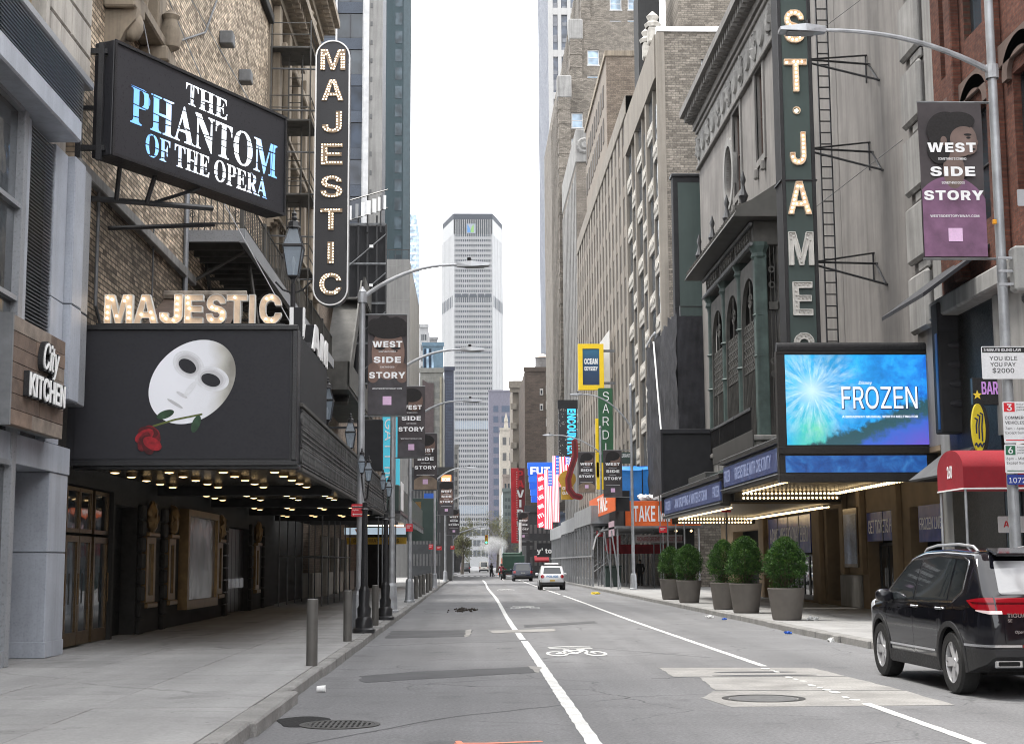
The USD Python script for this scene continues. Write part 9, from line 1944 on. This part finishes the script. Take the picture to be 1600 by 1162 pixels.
# small white two seater hatchback
zt = [(0, 0.70), (0.04, 0.92), (0.16, 1.02), (0.40, 1.45), (0.55, 1.53), (1.2, 1.56), (1.7, 1.50), (2.25, 1.05), (2.55, 0.92), (2.70, 0.6)]
spec = dict(L=2.70, zt=zt, zb=[(0, 0.34), (0.3, 0.22), (2.4, 0.22), (2.7, 0.36)], W=[(0, 0.66), (0.15, 0.78), (0.6, 0.83), (2.0, 0.83), (2.5, 0.72), (2.7, 0.5)], belt=0.98, top=1.55, tum=0.20, r=0.10, wheels=(0.42, 2.29), wr=0.30, track=0.83, paint=car_white,
    side_windows=[[(0.95, 1.0), (1.9, 1.0), (1.55, 1.40), (1.0, 1.42)]], rear_window=[(-0.58, 1.03), (0.58, 1.03), (0.50, 1.42), (-0.50, 1.42)], rear_y=0.55, windscreen=[(1.72, 1.47), (2.25, 1.07), (2.3, 1.3), (1.9, 1.6)], ws=0.55,
    trim=[('rear_bumper', 'y', sbox(-1, 0.2, 1, 0.50), (-0.2, 0.4), 0.010, plastic_black), ('tail_lamp', 'y', Point(-0.62, 0.86).buffer(0.115, 12), (-0.2, 0.5), 0.014, tail_red), ('tail_lamp', 'y', Point(0.62, 0.86).buffer(0.115, 12), (-0.2, 0.5), 0.014, tail_red)], mirror=(1.75, 1.0), mw=0.78)
t, put = car('small_car', 'small white two seat patrol car with roof light bar parked by the grey shed', 'car', (5.13, 93.2, 0), 0.0, spec)
put('light_bar', MB().box(-0.45, 0.45, 0.9, 1.15, 1.60, 1.70, 0.03), white_m); put('roof_rack', MB().box(-0.6, 0.6, 0.5, 0.7, 1.54, 1.60, 0.02), plastic_black)
put('blue_lettering', MB().ext(text('POLICE', 0.13, 800, width=0.75), (0, 0.02, 0.80), UX, UZ, 0.02), M('livery_blue', (0.05, 0.20, 0.45), 0.4)); put('number_plate', MB().box(-0.16, 0.16, -0.03, 0.0, 0.55, 0.66), M('plate_orange', (0.5, 0.35, 0.1), 0.5))

def box_car(name, label, cat, x, y, L, Wd, Hh, paint, hatch=0.35, **kw):
    zt = [(0, 0.62), (0.05, 0.98), (hatch * 0.4, 1.02), (hatch, Hh - 0.1), (hatch + 0.15, Hh - 0.02), (L * 0.45, Hh), (L * 0.60, Hh - 0.08), (L * 0.78, 1.08), (L * 0.93, 0.95), (L, 0.6)]
    sp = dict(L=L, zt=zt, zb=[(0, 0.4), (0.4, 0.26), (L - 0.4, 0.26), (L, 0.4)], W=[(0, Wd * 0.84), (0.2, Wd * 0.96), (0.8, Wd), (L * 0.8, Wd), (L - 0.2, Wd * 0.86), (L, Wd * 0.66)], belt=1.0, top=Hh, tum=kw.get('tum', 0.16), r=0.09, wheels=(L * 0.19, L * 0.80), wr=0.34, track=Wd - 0.01, paint=paint,
        side_windows=[[(hatch + 0.25, 1.04), (L * 0.30, 1.04), (L * 0.30, Hh - 0.16), (hatch + 0.35, Hh - 0.16)], [(L * 0.31, 1.04), (L * 0.5, 1.04), (L * 0.5, Hh - 0.14), (L * 0.31, Hh - 0.14)], [(L * 0.51, 1.04), (L * 0.68, 1.04), (L * 0.58, Hh - 0.18), (L * 0.51, Hh - 0.15)]],
        rear_window=[(-Wd * 0.72, 1.03), (Wd * 0.72, 1.03), (Wd * 0.62, Hh - 0.14), (-Wd * 0.62, Hh - 0.14)], rear_y=hatch + 0.2, windscreen=[(L * 0.60, Hh - 0.1), (L * 0.78, 1.1), (L * 0.79, 1.4), (L * 0.62, Hh + 0.1)], ws=Wd * 0.66,
        trim=[('rear_bumper', 'y', sbox(-1.2, 0.2, 1.2, 0.56), (-0.2, 0.4), 0.012, kw.get('bumper', plastic_black)), ('tail_lamp', 'y', sbox(-1.2, 0.78, -Wd * 0.70, 1.0), (-0.2, 0.3), 0.012, tail_red), ('tail_lamp', 'y', sbox(Wd * 0.70, 0.78, 1.2, 1.0), (-0.2, 0.3), 0.012, tail_red)], mirror=(L * 0.70, 1.05), mw=Wd - 0.04)
    t, put = car(name, label, cat, (x, y, 0), 0.0, sp); put('number_plate', MB().box(-0.2, 0.2, -0.03, 0.01, 0.72, 0.86), shed_grey); return t, put
navy = CP('navy_car_paint', (0.010, 0.014, 0.030), 0.12); silver_p = M('silver_car_paint', (0.50, 0.50, 0.49), 0.3, metal=0.3); green_truck = M('truck_green', (0.02, 0.06, 0.04), 0.5)
box_car('minivan', 'dark navy minivan parked at the kerb beyond the small white car', 'minivan', P(817, 900, Y=139)[0], 138.5, 4.9, 0.95, 1.76, navy)
box_car('delivery_van', 'pale boxy van driving away beyond the junction', 'van', P(756, 885, Y=292)[0], 290, 4.8, 0.95, 2.1, M('van_cream', (0.55, 0.53, 0.48), 0.4), hatch=0.12, tum=0.08)
box_car('dark_jeep', 'dark upright off road vehicle beyond the junction on the left', 'car', P(727, 885, Y=272)[0], 270, 4.3, 0.92, 1.85, M('jeep_dark', (0.03, 0.034, 0.038), 0.3), hatch=0.14, tum=0.08)
box_car('pale_taxi', 'pale car half hidden behind the orange street chimney', 'car', P(793, 890, Y=262)[0], 260, 4.6, 0.9, 1.5, silver_p)
t = thing('green_truck', 'dark green open truck with a raised white boom standing before the minivan', 'truck', (P(803, 900, Y=158)[0], 158, 0)); cx = P(803, 900, Y=158)[0]
part(t, 'truck_body', MB().box(cx - 1.15, cx + 1.15, 158, 163, 0.85, 2.55, 0.05), green_truck); part(t, 'chassis', MB().box(cx - 1.0, cx + 1.0, 158, 166, 0.5, 0.82), plastic_black); part(t, 'cab', MB().box(cx - 1.1, cx + 1.1, 163.3, 165.4, 0.85, 2.9, 0.12), green_truck); part(t, 'tail_lamp', MB().box(cx - 1.1, cx - 0.8, 157.95, 158, 1.0, 1.15), tail_red)
for s in (-1, 1):
    for y in (159.2, 164.4): part(t, 'wheel', MB().lathe([(0.2, -0.14), (0.48, -0.14), (0.5, 0), (0.48, 0.14), (0.2, 0.14)], (cx + s * 1.0, y, 0.5), 16, axis=0), rubber)
part(t, 'boom', MB().tube([(cx + 0.9, 161, 2.5), (cx + 0.9, 161, 3.0)], 0.1, 6), green_truck)

# ------------------------------------------------------------------ PEOPLE
def blend(chains, n=3):
    """One continuous body from chains of (joint, radius): hulls of neighbouring balls, joined and smoothed."""
    out = Manifold()
    ball = lambda p, r: Manifold.sphere(r, 14).translate([float(q) for q in p])
    for ch in chains:
        for (p, r), (q, s) in zip(ch[:-1], ch[1:]): out = out + Manifold.batch_hull([ball(p, r), ball(q, s)])
    k = out.refine_to_length(0.05).to_mesh(); m = trimesh.Trimesh(k.vert_properties[:, :3], k.tri_verts, process=True)
    trimesh.smoothing.filter_taubin(m, iterations=n * 4); return m
skin = M('skin', (0.30, 0.19, 0.14), 0.6); hair_m = M('dark_hair', (0.02, 0.016, 0.014), 0.7)
def person(label, at, yaw, J, coat, legs, shoes=None, helmet=None, seated=False):
    t = thing('person', label, 'person', at); R = np.array([[math.cos(yaw), math.sin(yaw), 0], [-math.sin(yaw), math.cos(yaw), 0], [0, 0, 1]])
    g = lambda k: np.array(J[k], float)
    def put(nm, m, mat, smooth=True):
        mb = MB().tm(m) if not isinstance(m, MB) else m
        mb.v = [v @ R + np.array(at) for v in mb.v]; part(t, nm, mb, mat, smooth=smooth)
    pel, chest, neck, head = g('pelvis'), g('chest'), g('neck'), g('head'); sh = lambda s: chest + np.array([s * 0.185, 0, 0.10]); hp = lambda s: pel + np.array([s * 0.09, 0, -0.02])
    chains = [[(pel, 0.125), ((pel + chest) / 2, 0.115), (chest, 0.14), (neck, 0.06), (head - (0, 0, 0.05), 0.075), (head + (0, -0.01, 0.035), 0.092)], [(head + (0, 0.06, -0.06), 0.045), (head, 0.08)], [(head + (0, 0.095, -0.015), 0.016), (head + (0, 0.07, 0.02), 0.02)]]
    for s, k in ((-1, 'l'), (1, 'r')):
        e, w, kn, an = g('elbow_' + k), g('wrist_' + k), g('knee_' + k), g('ankle_' + k); f = w + (w - e) / np.linalg.norm(w - e) * 0.09
        chains += [[(chest + (0, 0, 0.06), 0.08), (sh(s), 0.062), (e, 0.045), (w, 0.032), (f, 0.036)]]
        perp = np.array([1.0, 0, 0])
        for i in range(4): chains.append([(f + perp * (i - 1.5) * 0.017, 0.011), (f + perp * (i - 1.5) * 0.02 + (f - w) * (0.45 - 0.06 * abs(i - 1.5)), 0.010), (f + perp * (i - 1.5) * 0.02 + (f - w) * 0.75 + np.array([0, -0.02, 0]), 0.008)])
        chains.append([(w + (f - w) * 0.5 - perp * s * 0.02, 0.013), (f - perp * s * 0.05, 0.010)])
        chains += [[(pel, 0.11), (hp(s), 0.088), (kn, 0.058), (an, 0.040)], [(an, 0.042), (an + (0, 0.13, -0.045), 0.034), (an + (0, -0.05, -0.04), 0.036)]]
    put('body', blend(chains), skin)
    cc = [[(pel + (0, 0, 0.02), 0.145), ((pel + chest) / 2, 0.135), (chest, 0.158), (neck - (0, 0, 0.03), 0.08)]]; lc = []
    for s, k in ((-1, 'l'), (1, 'r')):
        cc += [[(chest + (0, 0, 0.06), 0.1), (sh(s), 0.08), (g('elbow_' + k), 0.062), (g('wrist_' + k), 0.045)]]; lc += [[(pel, 0.125), (hp(s), 0.105), (g('knee_' + k), 0.075), (g('ankle_' + k) + (0, 0, 0.02), 0.06)]]
        an = g('ankle_' + k); put('shoe', blend([[(an + (0, -0.05, -0.035), 0.05), (an + (0, 0.06, -0.035), 0.047), (an + (0, 0.16, -0.045), 0.038)]], 2), shoes or rubber)
    put('coat', blend(cc), coat); put('trousers', blend(lc), legs)
    put('helmet' if helmet else 'hair', blend([[(head + (0, -0.02, 0.05), 0.118 if helmet else 0.104), (head + (0, -0.045, 0.0), 0.112 if helmet else 0.096)]], 2), helmet or hair_m)
    for s in (-1, 1): put('eye', MB().lathe([(0, -0.012), (0.012, 0), (0, 0.012)], head + (s * 0.035, 0.088, 0.015), 6), rubber, False)
    return t
walk = dict(pelvis=(0, 0, 0.93), chest=(0, 0.03, 1.32), neck=(0, 0.04, 1.50), head=(0, 0.06, 1.63), elbow_l=(-0.25, -0.08, 1.15), wrist_l=(-0.24, 0.05, 0.93), elbow_r=(0.25, 0.02, 1.13), wrist_r=(0.23, 0.2, 0.97), knee_l=(-0.09, 0.16, 0.52), ankle_l=(-0.09, 0.16, 0.085), knee_r=(0.09, -0.02, 0.50), ankle_r=(0.09, -0.26, 0.12))
stand = dict(walk, knee_l=(-0.1, 0.03, 0.50), ankle_l=(-0.11, 0.0, 0.085), knee_r=(0.1, 0.03, 0.50), ankle_r=(0.11, 0.02, 0.085), wrist_r=(0.24, 0.08, 0.90), elbow_r=(0.26, -0.04, 1.13))
black_cloth = M('black_cloth', (0.012, 0.012, 0.014), 0.85); blue_cloth = M('denim', (0.03, 0.04, 0.07), 0.85); white_cloth = M('white_cloth', (0.5, 0.5, 0.5), 0.85); red_cl = M('maroon_cloth', (0.14, 0.02, 0.03), 0.85)
person('person in long black clothes standing under the orange wrapped canopy', (11.45, 99.4, 0.15), math.radians(160), stand, black_cloth, black_cloth)
person('person in white top crossing the street at the far junction', (P(769, 890, Y=196)[0], 196, 0.0), math.radians(70), walk, white_cloth, black_cloth)
person('person in dark clothes walking just ahead of the rider', (P(771, 890, Y=192)[0] - 0.3, 190.5, 0.0), math.radians(20), walk, black_cloth, black_cloth)
mx, my = 3.12, 154.5
ride = dict(pelvis=(0, -0.15, 0.88), chest=(0, 0.05, 1.22), neck=(0, 0.10, 1.40), head=(0, 0.13, 1.53), elbow_l=(-0.3, 0.25, 1.08), wrist_l=(-0.32, 0.50, 1.05), elbow_r=(0.3, 0.25, 1.08), wrist_r=(0.32, 0.50, 1.05), knee_l=(-0.18, 0.25, 0.72), ankle_l=(-0.17, 0.1, 0.32), knee_r=(0.18, 0.25, 0.72), ankle_r=(0.17, 0.1, 0.32))
person('rider in dark maroon jacket and black helmet sitting on a motorcycle', (mx, my, 0.0), 0.0, ride, red_cl, black_cloth, helmet=car_black)
t = thing('motorcycle', 'dark motorcycle ridden away down the lane before the junction', 'motorcycle', (mx, my, 0))
for y in (-0.65, 0.72):
    w = part(t, 'wheel', MB().lathe([(0.24, -0.06), (0.31, -0.06), (0.33, 0), (0.31, 0.06), (0.24, 0.06), (0.24, -0.06)], (mx, my + y, 0.33), 20, axis=0), rubber); mb = MB()
    for k in range(6): mb.tube([(mx, my + y, 0.33), (mx, my + y + 0.25 * math.cos(k * 1.047), 0.33 + 0.25 * math.sin(k * 1.047))], 0.015, 4)
    part(w, 'spokes', mb, alloy)
part(t, 'tank', MB().tm(trimesh.creation.icosphere(2, 1).apply_transform(np.diag([0.15, 0.3, 0.14, 1])).apply_translation((mx, my + 0.22, 0.82))), M('moto_red', (0.2, 0.02, 0.03), 0.3), smooth=True)
part(t, 'seat', MB().box(mx - 0.12, mx + 0.12, my - 0.6, my + 0.05, 0.70, 0.78, 0.03), rubber); part(t, 'engine', MB().box(mx - 0.14, mx + 0.14, my - 0.15, my + 0.3, 0.28, 0.62, 0.04), steel_dark)
part(t, 'fork', MB().tube([(mx - 0.08, my + 0.72, 0.33), (mx - 0.08, my + 0.5, 0.98)], 0.025, 6).tube([(mx + 0.08, my + 0.72, 0.33), (mx + 0.08, my + 0.5, 0.98)], 0.025, 6), alloy); part(t, 'handlebar', MB().tube([(mx - 0.36, my + 0.46, 1.03), (mx, my + 0.52, 0.98), (mx + 0.36, my + 0.46, 1.03)], 0.016, 6), black_metal)
part(t, 'tail_lamp', MB().box(mx - 0.06, mx + 0.06, my - 0.66, my - 0.61, 0.68, 0.76), tail_red); part(t, 'swingarm', MB().box(mx - 0.1, mx - 0.06, my - 0.65, my, 0.3, 0.36).box(mx + 0.06, mx + 0.1, my - 0.65, my, 0.3, 0.36), steel_dark)
def bicycle(lab, x, y):
    t = thing('bicycle', lab, 'bicycle', (x, y, 0.15))
    for d in (-0.52, 0.52): part(t, 'wheel', MB().lathe([(0.31, -0.018), (0.335, 0), (0.31, 0.018), (0.31, -0.018)], (x, y + d, 0.49), 20, axis=0), rubber)
    part(t, 'frame', MB().tube([(x, y - 0.52, 0.49), (x, y - 0.15, 0.98), (x, y + 0.35, 0.98), (x, y - 0.02, 0.45), (x, y - 0.52, 0.49)], 0.02, 5).tube([(x, y + 0.52, 0.49), (x, y + 0.33, 1.1)], 0.018, 5).tube([(x, y - 0.02, 0.45), (x, y - 0.18, 1.08)], 0.018, 5), black_metal)
    part(t, 'handlebar', MB().tube([(x - 0.28, y + 0.3, 1.12), (x + 0.28, y + 0.3, 1.12)], 0.014, 5), black_metal); part(t, 'saddle', MB().box(x - 0.07, x + 0.07, y - 0.3, y - 0.06, 1.07, 1.12, 0.02), rubber)
bicycle('dark bicycle parked on the right pavement beyond the grey shed, nearer one', 8.3, 150.5); bicycle('dark bicycle parked on the right pavement beyond the grey shed, farther one', 8.5, 153.5)

# ------------------------------------------------------------------ AIR
air = usdkit.material(stage, '/World/Looks/air', {'v': ('principled_volume', {'color': (0.93, 0.95, 0.98), 'density': HAZE, 'anisotropy': 0.3})}, [], volume='v.volume')
solo('haze', MB().box(-310, 310, -145, 1310, -1.3, 275), air, kind='stuff')
